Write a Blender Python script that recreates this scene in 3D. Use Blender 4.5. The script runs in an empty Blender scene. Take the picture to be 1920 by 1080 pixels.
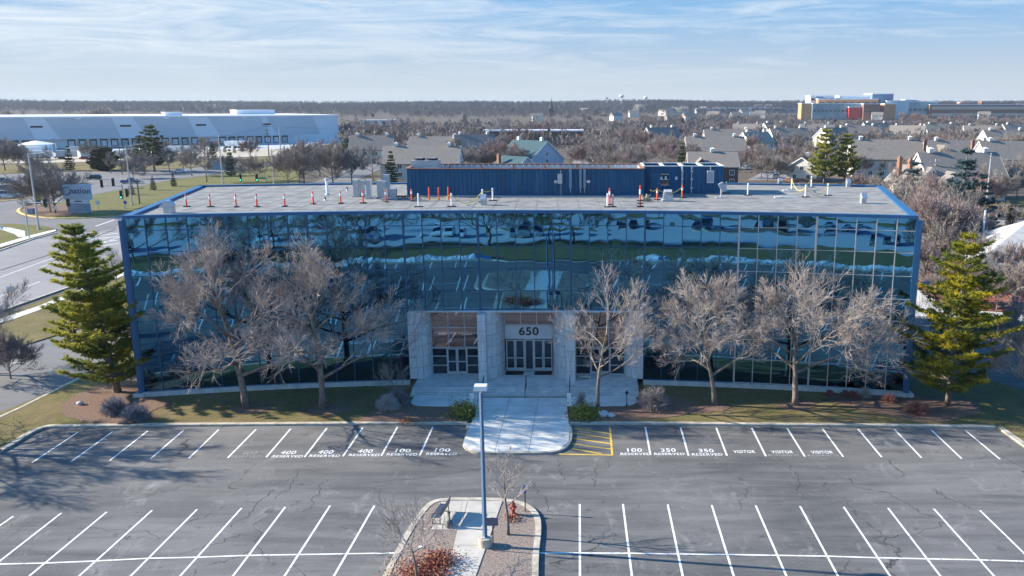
import bpy, math, random
from math import sin, cos, tan, atan, atan2, pi, sqrt, radians
from mathutils import Vector, Matrix, noise as mnoise

# ---------------------------------------------------------------- camera, world, sun
FPX, PPX, PPY, HZ, CAMH = 1576.0, 1110.0, 540.0, 200.0, 24.0
TH = atan((PPY - HZ) / FPX)
SC = bpy.context.scene
COL = SC.collection
cam_d = bpy.data.cameras.new('camera'); cam = bpy.data.objects.new('camera', cam_d); COL.objects.link(cam)
cam.location = (0, 0, CAMH); cam.rotation_euler = (pi / 2 - TH, 0, 0)
cam_d.sensor_width = 36.0; cam_d.lens = 36.0 * FPX / 1920.0
cam_d.shift_x = (960.0 - PPX) / 1920.0
cam_d.clip_start = 0.5; cam_d.clip_end = 12000
SC.camera = cam
SUN_EL, SUN_AZ = radians(24.0), radians(8.0)      # the sun stands left of the view, slightly beyond the building
sdir = Vector((-cos(SUN_AZ) * cos(SUN_EL), sin(SUN_AZ) * cos(SUN_EL), sin(SUN_EL)))
sl = bpy.data.lights.new('sun', 'SUN'); so = bpy.data.objects.new('sun', sl); COL.objects.link(so)
sl.energy = 5.0; sl.angle = radians(0.5); sl.color = (1.0, 0.93, 0.80)
so.rotation_euler = sdir.to_track_quat('Z', 'Y').to_euler()
W = bpy.data.worlds.new('World'); SC.world = W; W.use_nodes = True
wn, wl = W.node_tree.nodes, W.node_tree.links
wn.clear()
def N(nt, t, **k):
    n = nt.nodes.new(t)
    for a, b in k.items(): setattr(n, a, b)
    return n
wt = W.node_tree
sky = N(wt, 'ShaderNodeTexSky', sky_type='NISHITA', sun_disc=False)
sky.sun_elevation = SUN_EL; sky.sun_rotation = atan2(sdir.x, sdir.y); sky.air_density = 1.0; sky.dust_density = 0.1; sky.ozone_density = 3.0
tc = N(wt, 'ShaderNodeTexCoord')
sep = N(wt, 'ShaderNodeSeparateXYZ'); wl.new(tc.outputs['Generated'], sep.inputs[0])
# the paler low sky towards the horizon, blue above it
lz = N(wt, 'ShaderNodeMapRange'); wl.new(sep.outputs['Z'], lz.inputs[0]); lz.inputs[1].default_value = 0.0; lz.inputs[2].default_value = 0.135; lz.interpolation_type = 'SMOOTHSTEP'
lowc = N(wt, 'ShaderNodeMix', data_type='RGBA'); wl.new(lz.outputs[0], lowc.inputs['Factor']); lowc.inputs[6].default_value = (2.45, 2.72, 2.95, 1); lowc.inputs[7].default_value = (0.95, 2.0, 3.3, 1)
hsv = N(wt, 'ShaderNodeHueSaturation'); hsv.inputs['Saturation'].default_value = 2.3; hsv.inputs['Value'].default_value = 1.40; wl.new(sky.outputs[0], hsv.inputs['Color'])
lf2 = N(wt, 'ShaderNodeMapRange'); wl.new(sep.outputs['Z'], lf2.inputs[0]); lf2.inputs[1].default_value = 0.16; lf2.inputs[2].default_value = 0.42
skm = N(wt, 'ShaderNodeMix', data_type='RGBA'); wl.new(lf2.outputs[0], skm.inputs['Factor']); wl.new(lowc.outputs[2], skm.inputs[6]); wl.new(hsv.outputs[0], skm.inputs[7])
# wispy cloud streaks
cw = N(wt, 'ShaderNodeCombineXYZ'); zz5 = N(wt, 'ShaderNodeMath', operation='MULTIPLY'); wl.new(sep.outputs['Z'], zz5.inputs[0]); zz5.inputs[1].default_value = 5.0
wl.new(sep.outputs['X'], cw.inputs[0]); wl.new(zz5.outputs[0], cw.inputs[1]); wl.new(sep.outputs['Y'], cw.inputs[2])
mp2 = N(wt, 'ShaderNodeMapping'); wl.new(cw.outputs[0], mp2.inputs[0]); mp2.inputs['Scale'].default_value = (1.5, 3.2, 1.0); mp2.inputs['Rotation'].default_value = (0, 0, -0.22); mp2.inputs['Location'].default_value = (0.35, 0.2, 0)
nw = N(wt, 'ShaderNodeTexNoise'); wl.new(mp2.outputs[0], nw.inputs['Vector']); nw.inputs['Scale'].default_value = 3.6; nw.inputs['Detail'].default_value = 12; nw.inputs['Roughness'].default_value = 0.70; nw.inputs['Distortion'].default_value = 1.1
nb_ = N(wt, 'ShaderNodeTexNoise'); wl.new(mp2.outputs[0], nb_.inputs['Vector']); nb_.inputs['Scale'].default_value = 0.75; nb_.inputs['Detail'].default_value = 3
bias = N(wt, 'ShaderNodeMapRange'); wl.new(sep.outputs['X'], bias.inputs[0]); bias.inputs[1].default_value = 0.5; bias.inputs[2].default_value = -0.6; bias.inputs[3].default_value = -0.09; bias.inputs[4].default_value = 0.10
su = N(wt, 'ShaderNodeMath', operation='ADD'); wl.new(nw.outputs['Fac'], su.inputs[0]); wl.new(bias.outputs[0], su.inputs[1])
su2 = N(wt, 'ShaderNodeMath', operation='MULTIPLY_ADD'); wl.new(nb_.outputs['Fac'], su2.inputs[0]); su2.inputs[1].default_value = 0.55; wl.new(su.outputs[0], su2.inputs[2])
cr2 = N(wt, 'ShaderNodeMapRange'); wl.new(su2.outputs[0], cr2.inputs[0]); cr2.inputs[1].default_value = 0.74; cr2.inputs[2].default_value = 1.10; cr2.inputs[4].default_value = 0.85
ch = N(wt, 'ShaderNodeMapRange'); ch.interpolation_type = 'SMOOTHSTEP'; wl.new(sep.outputs['Z'], ch.inputs[0]); ch.inputs[1].default_value = 0.012; ch.inputs[2].default_value = 0.075; ch.inputs[3].default_value = 0.15
cml = N(wt, 'ShaderNodeMath', operation='MULTIPLY'); wl.new(cr2.outputs[0], cml.inputs[0]); wl.new(ch.outputs[0], cml.inputs[1])
mixc = N(wt, 'ShaderNodeMix', data_type='RGBA'); wl.new(cml.outputs[0], mixc.inputs['Factor']); wl.new(skm.outputs[2], mixc.inputs[6]); mixc.inputs[7].default_value = (3.5, 3.75, 3.95, 1)
bg = N(wt, 'ShaderNodeBackground'); bg.inputs['Strength'].default_value = 0.105; wl.new(mixc.outputs[2], bg.inputs['Color'])
wo = N(wt, 'ShaderNodeOutputWorld'); wl.new(bg.outputs[0], wo.inputs['Surface'])
SC.view_settings.view_transform = 'Standard'; SC.view_settings.look = 'None'; SC.view_settings.gamma = 1.0
SC.view_settings.exposure = 1.27; SC.view_settings.use_curve_mapping = False
SC.cycles.max_bounces = 6; SC.cycles.diffuse_bounces = 3; SC.cycles.glossy_bounces = 3; SC.cycles.transmission_bounces = 2; SC.cycles.volume_bounces = 0
SC.cycles.transparent_max_bounces = 4; SC.cycles.sample_clamp_indirect = 4.0
RNG = random.Random(650)

def terrain(x, y):
    d = sqrt(x * x + y * y)
    t = min(1, max(0, (d - 900) / 1900.0)); t = t * t * (3 - 2 * t)
    if t <= 0: return 0.0
    if d > 2700: return 29.0 - (d - 2700) * 0.006
    k = 1.0 + 0.10 * min(1, max(0, (x / max(y, 1) - 0.15) * 3)) + 0.12 * sin(x * 0.0031 + 1.0) + 0.07 * sin(x * 0.011)
    return t * 29.0 * k
def P(px, py, z=0.0):
    "the ground point (height z) that stands at this place of the view"
    u, v = (px - PPX) / FPX, (py - PPY) / FPX
    t = (CAMH - z) / max(1e-4, (sin(TH) + v * cos(TH)))
    return Vector((t * u, t * (cos(TH) - v * sin(TH)), z))
def ground_at(px, py):
    "the point of the rolling terrain seen at this place of the view"
    d = 60.0
    while d < 3200:
        q = PD(px, d); z = terrain(q.x, q.y)
        if PPY + FPX * tan(atan((CAMH - z) / d) - TH) <= py: break
        d += 5.0
    q.z = z; return q
def PD(px, dist, z=0.0):
    "point at forward distance dist in the direction of column px"
    zc = dist * cos(TH) + (CAMH - z) * sin(TH)
    return Vector(((px - PPX) / FPX * zc, dist, z))

# ---------------------------------------------------------------- materials
MATS = {}
def mat(name, col, rough=0.8, metal=0.0, var=0.0, vscale=1.0, col2=None, bump=0.0, bscale=20.0, spec=0.5, stretch=None, detail=6.0, emit=None, lo=0.35, hi=0.65, transl=0.0):
    if name in MATS: return MATS[name]
    m = bpy.data.materials.new(name); m.use_nodes = True; nt = m.node_tree; b = nt.nodes['Principled BSDF']
    b.inputs['Base Color'].default_value = (*col, 1); b.inputs['Roughness'].default_value = rough; b.inputs['Metallic'].default_value = metal
    b.inputs['Specular IOR Level'].default_value = spec
    if var or col2 or bump:
        g = N(nt, 'ShaderNodeTexCoord'); src = g.outputs['Object']
        if stretch:
            q = N(nt, 'ShaderNodeMapping'); q.inputs['Scale'].default_value = stretch; nt.links.new(src, q.inputs[0]); src = q.outputs[0]
    if var or col2:
        c2 = col2 or tuple(min(1, c * (1 + var)) for c in col); c1 = col if col2 else tuple(c * (1 - var) for c in col)
        n = N(nt, 'ShaderNodeTexNoise'); n.inputs['Scale'].default_value = vscale; n.inputs['Detail'].default_value = detail; n.inputs['Roughness'].default_value = 0.65
        nt.links.new(src, n.inputs['Vector'])
        r = N(nt, 'ShaderNodeMapRange'); nt.links.new(n.outputs['Fac'], r.inputs[0]); r.inputs[1].default_value = lo; r.inputs[2].default_value = hi
        x = N(nt, 'ShaderNodeMix', data_type='RGBA'); nt.links.new(r.outputs[0], x.inputs['Factor'])
        x.inputs[6].default_value = (*c1, 1); x.inputs[7].default_value = (*c2, 1)
        nt.links.new(x.outputs[2], b.inputs['Base Color'])
    if bump:
        n = N(nt, 'ShaderNodeTexNoise'); n.inputs['Scale'].default_value = bscale; n.inputs['Detail'].default_value = 5; nt.links.new(src, n.inputs['Vector'])
        bb = N(nt, 'ShaderNodeBump'); bb.inputs['Strength'].default_value = 1.0; bb.inputs['Distance'].default_value = bump
        nt.links.new(n.outputs['Fac'], bb.inputs['Height']); nt.links.new(bb.outputs[0], b.inputs['Normal'])
    if emit:
        b.inputs['Emission Color'].default_value = (*emit[0], 1); b.inputs['Emission Strength'].default_value = emit[1]
    MATS[name] = m
    return m
def nodes_of(m): return m.node_tree, m.node_tree.nodes['Principled BSDF'], m.node_tree.links
def ramp(nt, fac, a, b, lo=0.0, hi=1.0):
    r = N(nt, 'ShaderNodeMapRange'); nt.links.new(fac, r.inputs[0]); r.inputs[1].default_value = a; r.inputs[2].default_value = b; r.inputs[3].default_value = lo; r.inputs[4].default_value = hi
    return r.outputs[0]
def noise_(nt, src, scale, detail=6, rough=0.6, dist=0.0):
    n = N(nt, 'ShaderNodeTexNoise'); n.inputs['Scale'].default_value = scale; n.inputs['Detail'].default_value = detail; n.inputs['Roughness'].default_value = rough; n.inputs['Distortion'].default_value = dist
    nt.links.new(src, n.inputs['Vector']); return n.outputs['Fac']
def mixc_(nt, fac, a, b):
    x = N(nt, 'ShaderNodeMix', data_type='RGBA')
    nt.links.new(fac, x.inputs['Factor']) if hasattr(fac, 'is_linked') else setattr(x.inputs['Factor'], 'default_value', fac)
    for s, v in ((6, a), (7, b)):
        if hasattr(v, 'is_linked'): nt.links.new(v, x.inputs[s])
        else: x.inputs[s].default_value = (*v, 1)
    return x.outputs[2]
def maprot(nt, src, scale=(1, 1, 1), rot=0.0):
    q = N(nt, 'ShaderNodeMapping'); q.inputs['Scale'].default_value = scale; q.inputs['Rotation'].default_value = (0, 0, rot); nt.links.new(src, q.inputs[0]); return q.outputs[0]
def mth(nt, op, a, b=None):
    n = N(nt, 'ShaderNodeMath', operation=op)
    for i, v in enumerate((a, b)):
        if v is None: continue
        if hasattr(v, 'is_linked'): nt.links.new(v, n.inputs[i])
        else: n.inputs[i].default_value = v
    return n.outputs[0]

def asphalt(name, dark, light, crack=0.8, patch=(0.25, 0.24, 0.235), patchiness=0.5):
    m = mat(name, dark, 0.9, spec=0.25); nt, b, L = nodes_of(m)
    g = N(nt, 'ShaderNodeTexCoord').outputs['Object']
    big = noise_(nt, g, 0.06, 5, 0.6); mid = noise_(nt, maprot(nt, g, (0.10, 0.75, 1)), 0.9, 9, 0.75, 0.5); fine = noise_(nt, g, 9.0, 3, 0.7)
    f = mth(nt, 'ADD', mth(nt, 'MULTIPLY', big, 0.45), mth(nt, 'MULTIPLY', mid, 0.55))
    c = mixc_(nt, ramp(nt, f, 0.42, 0.60), dark, light)
    # worn pale patches
    pn = noise_(nt, maprot(nt, g, (1.0, 0.55, 1), 0.3), 0.55, 9, 0.78, 0.9)
    c = mixc_(nt, ramp(nt, pn, 0.55, 0.76, 0, patchiness), c, patch)
    # oil marks
    on = noise_(nt, g, 0.9, 4, 0.6, 0.3)
    c = mixc_(nt, ramp(nt, on, 0.62, 0.72, 0, 0.6), c, tuple(v * 0.45 for v in dark))
    c = mixc_(nt, ramp(nt, fine, 0.2, 0.8, 0.0, 0.22), c, tuple(min(1, v * 1.9) for v in light))
    if crack:
        wv = N(nt, 'ShaderNodeMix', data_type='VECTOR'); wv.inputs['Factor'].default_value = 0.18
        nn = N(nt, 'ShaderNodeTexNoise'); nn.inputs['Scale'].default_value = 0.5; nn.inputs['Detail'].default_value = 6; L.new(g, nn.inputs['Vector'])
        va = N(nt, 'ShaderNodeVectorMath', operation='MULTIPLY_ADD'); L.new(nn.outputs['Color'], va.inputs[0]); va.inputs[1].default_value = (3.2, 3.2, 0); L.new(g, va.inputs[2])
        vo = N(nt, 'ShaderNodeTexVoronoi', feature='DISTANCE_TO_EDGE'); vo.inputs['Scale'].default_value = 0.115; L.new(va.outputs[0], vo.inputs['Vector'])
        mk = noise_(nt, g, 0.09, 3, 0.5)
        cw = mth(nt, 'MULTIPLY', ramp(nt, vo.outputs['Distance'], 0.0, 0.0045, 1, 0), ramp(nt, mk, 0.46, 0.56, 0, crack))
        c = mixc_(nt, cw, c, tuple(v * 0.3 for v in dark))
    L.new(c, b.inputs['Base Color'])
    bb = N(nt, 'ShaderNodeBump'); bb.inputs['Distance'].default_value = 0.006; L.new(fine, bb.inputs['Height']); L.new(bb.outputs[0], b.inputs['Normal'])
    return m

M_lot = asphalt('lot_asphalt', (0.066, 0.066, 0.066), (0.172, 0.163, 0.155), 0.9, (0.34, 0.32, 0.30), 0.75)
M_road = asphalt('road_asphalt', (0.20, 0.185, 0.18), (0.27, 0.25, 0.24), 0.4, (0.34, 0.32, 0.3), 0.3)
M_road_dark = asphalt('drive_asphalt', (0.13, 0.125, 0.125), (0.18, 0.17, 0.168), 0.4, (0.24, 0.23, 0.22), 0.3)
M_lot2 = asphalt('second_lot_asphalt', (0.36, 0.36, 0.36), (0.48, 0.475, 0.46), 0.4, (0.58, 0.57, 0.55), 0.4)

def grass_mat(name, g1, g2, g3, sc=1.0):
    m = mat(name, g1, 0.95, spec=0.1); nt, b, L = nodes_of(m)
    g = N(nt, 'ShaderNodeTexCoord').outputs['Object']
    a = noise_(nt, g, 0.12 * sc, 6, 0.65, 0.4); c_ = noise_(nt, g, 1.6 * sc, 6, 0.7); f = noise_(nt, g, 14.0 * sc, 4, 0.75)
    c = mixc_(nt, ramp(nt, a, 0.38, 0.62), g1, g2)
    c = mixc_(nt, ramp(nt, c_, 0.45, 0.72, 0, 0.8), c, g3)
    c = mixc_(nt, ramp(nt, f, 0.3, 0.75, 0, 0.5), c, tuple(v * 0.42 for v in g1))
    so_ = noise_(nt, g, 0.42 * sc, 9, 0.8, 0.6); c = mixc_(nt, ramp(nt, so_, 0.50, 0.62, 0, 0.75), c, (0.15, 0.105, 0.07))
    lt = noise_(nt, g, 5.0, 4, 0.8, 0.5); c = mixc_(nt, ramp(nt, lt, 0.58, 0.66, 0, 0.6), c, (0.30, 0.24, 0.16))
    L.new(c, b.inputs['Base Color'])
    bb = N(nt, 'ShaderNodeBump'); bb.inputs['Distance'].default_value = 0.05; L.new(f, bb.inputs['Height']); L.new(bb.outputs[0], b.inputs['Normal'])
    return m
M_grass = grass_mat('winter_grass', (0.155, 0.145, 0.045), (0.25, 0.19, 0.09), (0.29, 0.22, 0.13), 2.0)
M_green = grass_mat('green_grass', (0.14, 0.15, 0.04), (0.20, 0.185, 0.065), (0.26, 0.22, 0.11))
M_field = grass_mat('field_ground', (0.125, 0.105, 0.088), (0.16, 0.13, 0.10), (0.11, 0.095, 0.07), 0.12)
M_mulch = mat('mulch', (0.13, 0.075, 0.05), 0.95, col2=(0.30, 0.20, 0.15), vscale=7.0, bump=0.06, bscale=14, spec=0.1)
M_mulch_pale = mat('pale_mulch', (0.16, 0.12, 0.10), 0.95, col2=(0.38, 0.31, 0.26), vscale=8.0, bump=0.05, bscale=16, spec=0.1)
M_mulch_red = mat('red_mulch', (0.30, 0.10, 0.065), 0.95, col2=(0.52, 0.19, 0.12), vscale=1.2, detail=10, bump=0.04, bscale=12, spec=0.1)
M_conc = mat('concrete', (0.46, 0.45, 0.42), 0.85, col2=(0.64, 0.62, 0.58), vscale=1.3, bump=0.003, bscale=40, spec=0.2)
M_conc_pale = mat('plaza_concrete', (0.58, 0.56, 0.51), 0.85, col2=(0.74, 0.72, 0.66), vscale=0.7, bump=0.002, bscale=40, spec=0.2)
M_curb = mat('curb_concrete', (0.36, 0.31, 0.24), 0.9, col2=(0.58, 0.52, 0.43), vscale=1.6, bump=0.008, bscale=18, spec=0.2)
M_curb_y = mat('yellow_curb', (0.60, 0.42, 0.12), 0.9, col2=(0.70, 0.52, 0.22), vscale=2.0)
M_paint = mat('white_road_paint', (0.32, 0.31, 0.30), 0.8, col2=(0.80, 0.79, 0.76), vscale=3.4, lo=0.34, hi=0.46, detail=9)
M_paint_worn = mat('worn_road_paint', (0.16, 0.155, 0.15), 0.85, col2=(0.36, 0.345, 0.33), vscale=3.5)
M_paint_y = mat('yellow_road_paint', (0.52, 0.34, 0.045), 0.8, col2=(0.72, 0.48, 0.07), vscale=2.5, lo=0.3, hi=0.5)
M_seal = mat('crack_filler', (0.03, 0.03, 0.032), 0.7)
M_snow = mat('snow', (0.40, 0.40, 0.40), 0.8, col2=(0.85, 0.85, 0.85), vscale=2.5, bump=0.15, bscale=3.0)
M_bluemetal = mat('blue_metal', (0.018, 0.10, 0.225), 0.42, var=0.10, vscale=0.8, spec=0.5)
M_bluewall = mat('dark_blue_panel', (0.005, 0.085, 0.175), 0.5, var=0.2, vscale=0.8, stretch=(1, 1, 0.15))
M_bluefade = mat('faded_blue_panel', (0.02, 0.105, 0.19), 0.55, var=0.25, vscale=2.0, stretch=(1, 1, 0.3))
M_mull = mat('mullion_blue', (0.02, 0.085, 0.18), 0.4, metal=0.3)
M_mull_pale = mat('mullion_pale', (0.50, 0.45, 0.42), 0.5, metal=0.2)
M_frame = mat('door_frame', (0.52, 0.52, 0.50), 0.45, metal=0.3)
def glass(name, tint, rough=0.012, base=(0.004, 0.012, 0.02), refl=1.0):
    m = mat(name, tint, rough, metal=1.0); return m
M_glass = glass('blue_mirror_glass', (0.058, 0.19, 0.325), 0.008)
M_glass_e = glass('entrance_glass', (0.24, 0.23, 0.26), 0.015)
M_glass_d = mat('dark_glass', (0.012, 0.022, 0.035), 0.05, spec=0.9)
M_hglass = mat('house_window_glass', (0.03, 0.04, 0.055), 0.08, spec=0.8)
M_roofmem = mat('roof_membrane', (0.19, 0.182, 0.17), 0.9, col2=(0.31, 0.30, 0.28), vscale=0.9, spec=0.15, detail=9)
M_galv = mat('galvanised_metal', (0.50, 0.52, 0.54), 0.4, metal=0.6, var=0.15, vscale=3)
M_white = mat('white_metal', (0.76, 0.76, 0.74), 0.5, var=0.06, vscale=3)
M_grey = mat('grey_metal', (0.40, 0.41, 0.42), 0.5, var=0.1, vscale=3)
M_steel = mat('steel_pole', (0.46, 0.46, 0.46), 0.45, metal=0.5, var=0.08, vscale=2)
M_polebl = mat('bluish_pole_paint', (0.20, 0.27, 0.36), 0.5, metal=0.3, var=0.1, vscale=1)
M_black = mat('black_rubber', (0.015, 0.015, 0.016), 0.7)
M_blackm = mat('black_metal', (0.02, 0.02, 0.022), 0.45)
M_bronze = mat('bronze_metal', (0.05, 0.035, 0.025), 0.5, metal=0.3)
M_orange = mat('orange_plastic', (0.85, 0.09, 0.03), 0.5)
M_reflw = mat('reflective_white', (0.82, 0.82, 0.80), 0.4)
M_yellow = mat('yellow_plastic', (0.75, 0.50, 0.06), 0.5)
M_red = mat('hydrant_red', (0.40, 0.08, 0.06), 0.5, var=0.15, vscale=6)
M_rust = mat('rusty_metal', (0.30, 0.11, 0.05), 0.8, col2=(0.42, 0.22, 0.14), vscale=3)
M_dblue = mat('painted_blue', (0.02, 0.10, 0.32), 0.5)
M_bark = mat('bark_grey', (0.135, 0.11, 0.095), 0.95, col2=(0.24, 0.20, 0.17), vscale=3.0, bump=0.03, bscale=14, spec=0.1)
M_twig = mat('twig_pale', (0.22, 0.18, 0.155), 0.9, col2=(0.48, 0.41, 0.365), vscale=0.9, spec=0.15)
M_twig_b = mat('twig_brown', (0.20, 0.17, 0.15), 0.95, col2=(0.36, 0.31, 0.275), vscale=0.2, spec=0.1)
M_twig_r = mat('twig_red_brown', (0.21, 0.15, 0.14), 0.95, col2=(0.34, 0.26, 0.245), vscale=0.2, spec=0.1)
M_pine = mat('pine_needles', (0.075, 0.115, 0.025), 0.75, col2=(0.46, 0.42, 0.06), vscale=0.30, lo=0.38, hi=0.62, spec=0.2)
M_pine_y = mat('yellow_pine_needles', (0.13, 0.155, 0.03), 0.75, col2=(0.70, 0.56, 0.03), vscale=0.34, lo=0.47, hi=0.66, spec=0.2)
M_pine_g = mat('green_pine_needles', (0.045, 0.07, 0.025), 0.8, col2=(0.10, 0.12, 0.035), vscale=0.3, spec=0.2)
M_spruce = mat('blue_spruce_needles', (0.045, 0.085, 0.09), 0.8, col2=(0.13, 0.19, 0.19), vscale=0.5, spec=0.2)
M_yew = mat('dark_evergreen', (0.025, 0.04, 0.018), 0.85, col2=(0.06, 0.075, 0.03), vscale=0.5, spec=0.15)
M_brick = mat('brown_brick', (0.26, 0.13, 0.085), 0.9, var=0.2, vscale=1.5)
M_brick_d = mat('dark_brick', (0.13, 0.075, 0.06), 0.9, var=0.2, vscale=1.0)
M_brick_o = mat('orange_brick', (0.50, 0.25, 0.12), 0.9, var=0.1, vscale=0.2)
M_siding = mat('cream_siding', (0.62, 0.57, 0.48), 0.8, var=0.05, vscale=0.5)
M_siding_w = mat('white_siding', (0.74, 0.72, 0.68), 0.8, var=0.04, vscale=0.5)
M_siding_g = mat('grey_siding', (0.42, 0.42, 0.42), 0.8, var=0.05, vscale=0.5)
M_shingle = mat('taupe_shingles', (0.17, 0.145, 0.125), 0.95, col2=(0.25, 0.22, 0.19), vscale=2.0, bump=0.02, bscale=10)
M_shingle_g = mat('grey_shingles', (0.30, 0.295, 0.29), 0.95, col2=(0.42, 0.41, 0.40), vscale=1.2, detail=9)
M_shingle_t = mat('teal_shingles', (0.03, 0.075, 0.09), 0.9, var=0.2, vscale=1.0)
M_red_trim = mat('red_trim', (0.50, 0.03, 0.03), 0.6)
M_ware = mat('warehouse_panel', (0.66, 0.67, 0.68), 0.7, var=0.03, vscale=0.05)
M_ware_g = mat('warehouse_grey_panel', (0.50, 0.515, 0.53), 0.75, var=0.03, vscale=0.05)
M_ware_r = mat('white_roofing', (0.80, 0.80, 0.80), 0.7)
M_dock = mat('dock_dark', (0.02, 0.03, 0.04), 0.8)
M_trav = mat('travertine', (0.36, 0.36, 0.35), 0.8); nt, b, L = nodes_of(M_trav)
g = N(nt, 'ShaderNodeTexCoord').outputs['Object']
f = noise_(nt, maprot(nt, g, (5, 5, 0.45)), 1.8, 7, 0.7, 0.3)
c = mixc_(nt, ramp(nt, f, 0.35, 0.68), (0.44, 0.44, 0.43), (0.74, 0.73, 0.71))
L.new(c, b.inputs['Base Color'])
bb = N(nt, 'ShaderNodeBump'); bb.inputs['Distance'].default_value = 0.02; L.new(f, bb.inputs['Height']); L.new(bb.outputs[0], b.inputs['Normal'])

for m_ in (M_pine, M_pine_y, M_pine_g, M_spruce):      # light shines through the thin needles
    nt, b, L = nodes_of(m_); tr = N(nt, 'ShaderNodeBsdfTranslucent'); src_ = b.inputs['Base Color'].links[0].from_socket; L.new(src_, tr.inputs['Color'])
    mx = N(nt, 'ShaderNodeMixShader'); mx.inputs[0].default_value = 0.42; L.new(b.outputs[0], mx.inputs[1]); L.new(tr.outputs[0], mx.inputs[2]); L.new(mx.outputs[0], nt.nodes['Material Output'].inputs['Surface'])
# ---------------------------------------------------------------- helpers
def link(o, parent=None, loc=None):
    COL.objects.link(o)
    if parent is not None: o.parent = parent
    if loc is not None: o.location = loc
    return o
def tag(o, label=None, cat=None, group=None, kind=None):
    if label: o['label'] = label
    if cat: o['category'] = cat
    if group: o['group'] = group
    if kind: o['kind'] = kind
    return o
def thing(name, label, cat, loc=(0, 0, 0), rz=0.0, group=None, sc=None):
    o = bpy.data.objects.new(name, None); COL.objects.link(o)
    o.location = loc; o.rotation_euler = (0, 0, rz); o.empty_display_size = 0.3
    if sc: o.scale = (sc, sc, sc) if not hasattr(sc, '__len__') else sc
    return tag(o, label, cat, group)
class MB:
    def __init__(s): s.v = []; s.f = []; s.sm = False
    def add(s, vs, fs):
        k = len(s.v); s.v.extend(tuple(p) for p in vs); s.f.extend(tuple(i + k for i in q) for q in fs); return s
    def box(s, c, d, rz=0.0, rx=0.0, ry=0.0):
        "box with its centre at c and sizes d"
        x, y, z = d[0] / 2, d[1] / 2, d[2] / 2
        vs = [Vector((a, b_, e)) for e in (-z, z) for b_ in (-y, y) for a in (-x, x)]
        if rx or ry or rz:
            R = Matrix.Rotation(rz, 3, 'Z') @ Matrix.Rotation(ry, 3, 'Y') @ Matrix.Rotation(rx, 3, 'X'); vs = [R @ p for p in vs]
        c = Vector(c)
        return s.add([p + c for p in vs], [(0, 2, 3, 1), (4, 5, 7, 6), (0, 1, 5, 4), (2, 6, 7, 3), (0, 4, 6, 2), (1, 3, 7, 5)])
    def beam(s, a, b_, w, h):
        "a bar from a to b, w wide (level), h high"
        a, b_ = Vector(a), Vector(b_); d = b_ - a
        t = d.normalized(); side = Vector((-t.y, t.x, 0))
        if side.length < 1e-5: side = Vector((1, 0, 0))
        side.normalize(); up = t.cross(side) * -1
        if up.z < 0: up = -up
        side *= w / 2; up = up * h / 2
        vs = [a - side - up, a + side - up, a + side + up, a - side + up, b_ - side - up, b_ + side - up, b_ + side + up, b_ - side + up]
        return s.add(vs, [(0, 1, 2, 3), (7, 6, 5, 4), (0, 4, 5, 1), (1, 5, 6, 2), (2, 6, 7, 3), (3, 7, 4, 0)])
    def prism(s, pts, z0, z1):
        n = len(pts); vs = [(p[0], p[1], z0) for p in pts] + [(p[0], p[1], z1) for p in pts]
        a = sum(pts[i][0] * pts[(i + 1) % n][1] - pts[(i + 1) % n][0] * pts[i][1] for i in range(n))
        if a < 0: vs = [(p[0], p[1], z0) for p in pts[::-1]] + [(p[0], p[1], z1) for p in pts[::-1]]
        return s.add(vs, [tuple(range(n))[::-1], tuple(range(n, 2 * n))] + [(i, (i + 1) % n, n + (i + 1) % n, n + i) for i in range(n)])
    def tube(s, pts, rad, n=6, cap=True):
        pts = [Vector(p) for p in pts]; m = len(pts)
        if not hasattr(rad, '__len__'): rad = [rad] * m
        k = len(s.v); t = (pts[1] - pts[0]).normalized()
        u = t.cross(Vector((0, 0, 1)));  u = u if u.length > 0.05 else t.cross(Vector((1, 0, 0)))
        u.normalize()
        for i in range(m):
            t = (pts[min(i + 1, m - 1)] - pts[max(i - 1, 0)])
            if t.length < 1e-9: t = Vector((0, 0, 1))
            t.normalize(); u = u - t * u.dot(t); u.normalize(); w = t.cross(u)
            for j in range(n):
                a = 2 * pi * j / n; q = pts[i] + (u * cos(a) + w * sin(a)) * rad[i]; s.v.append((q.x, q.y, q.z))
        for i in range(m - 1):
            for j in range(n):
                a, b_ = k + i * n + j, k + i * n + (j + 1) % n; s.f.append((a, b_, b_ + n, a + n))
        if cap:
            s.f.append(tuple(k + j for j in range(n))[::-1]); s.f.append(tuple(k + (m - 1) * n + j for j in range(n)))
        return s
    def lathe(s, c, prof, n=16):
        "prof: (radius, z) from bottom to top"
        return s.tube([(c[0], c[1], c[2] + z + i * 1e-5) for i, (r, z) in enumerate(prof)], [max(r, 1e-3) for r, z in prof], n)
    def build(s, name, m, parent=None, off=None, smooth=False):
        me = bpy.data.meshes.new(name)
        if off is not None: ox, oy, oz = off; vs = [(x - ox, y - oy, z - oz) for x, y, z in s.v]
        else: vs = s.v
        me.from_pydata(vs, [], s.f); me.materials.append(m)
        if smooth: me.polygons.foreach_set('use_smooth', [True] * len(me.polygons))
        me.update(); o = bpy.data.objects.new(name, me)
        return link(o, parent)
def clone(root, loc, rz=None, label=None, group=None, sc=None):
    def cp(o, par):
        c = o.copy(); COL.objects.link(c)
        if par is not None: c.parent = par
        for ch in o.children: cp(ch, c)
        return c
    r = cp(root, None); r.location = loc
    if rz is not None: r.rotation_euler = (0, 0, rz)
    if label: r['label'] = label
    if group: r['group'] = group
    if sc: r.scale = (sc, sc, sc) if not hasattr(sc, '__len__') else sc
    return r
def struct(name, mb, m, off=None): return tag(mb.build(name, m, None, off), kind='structure')
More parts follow.
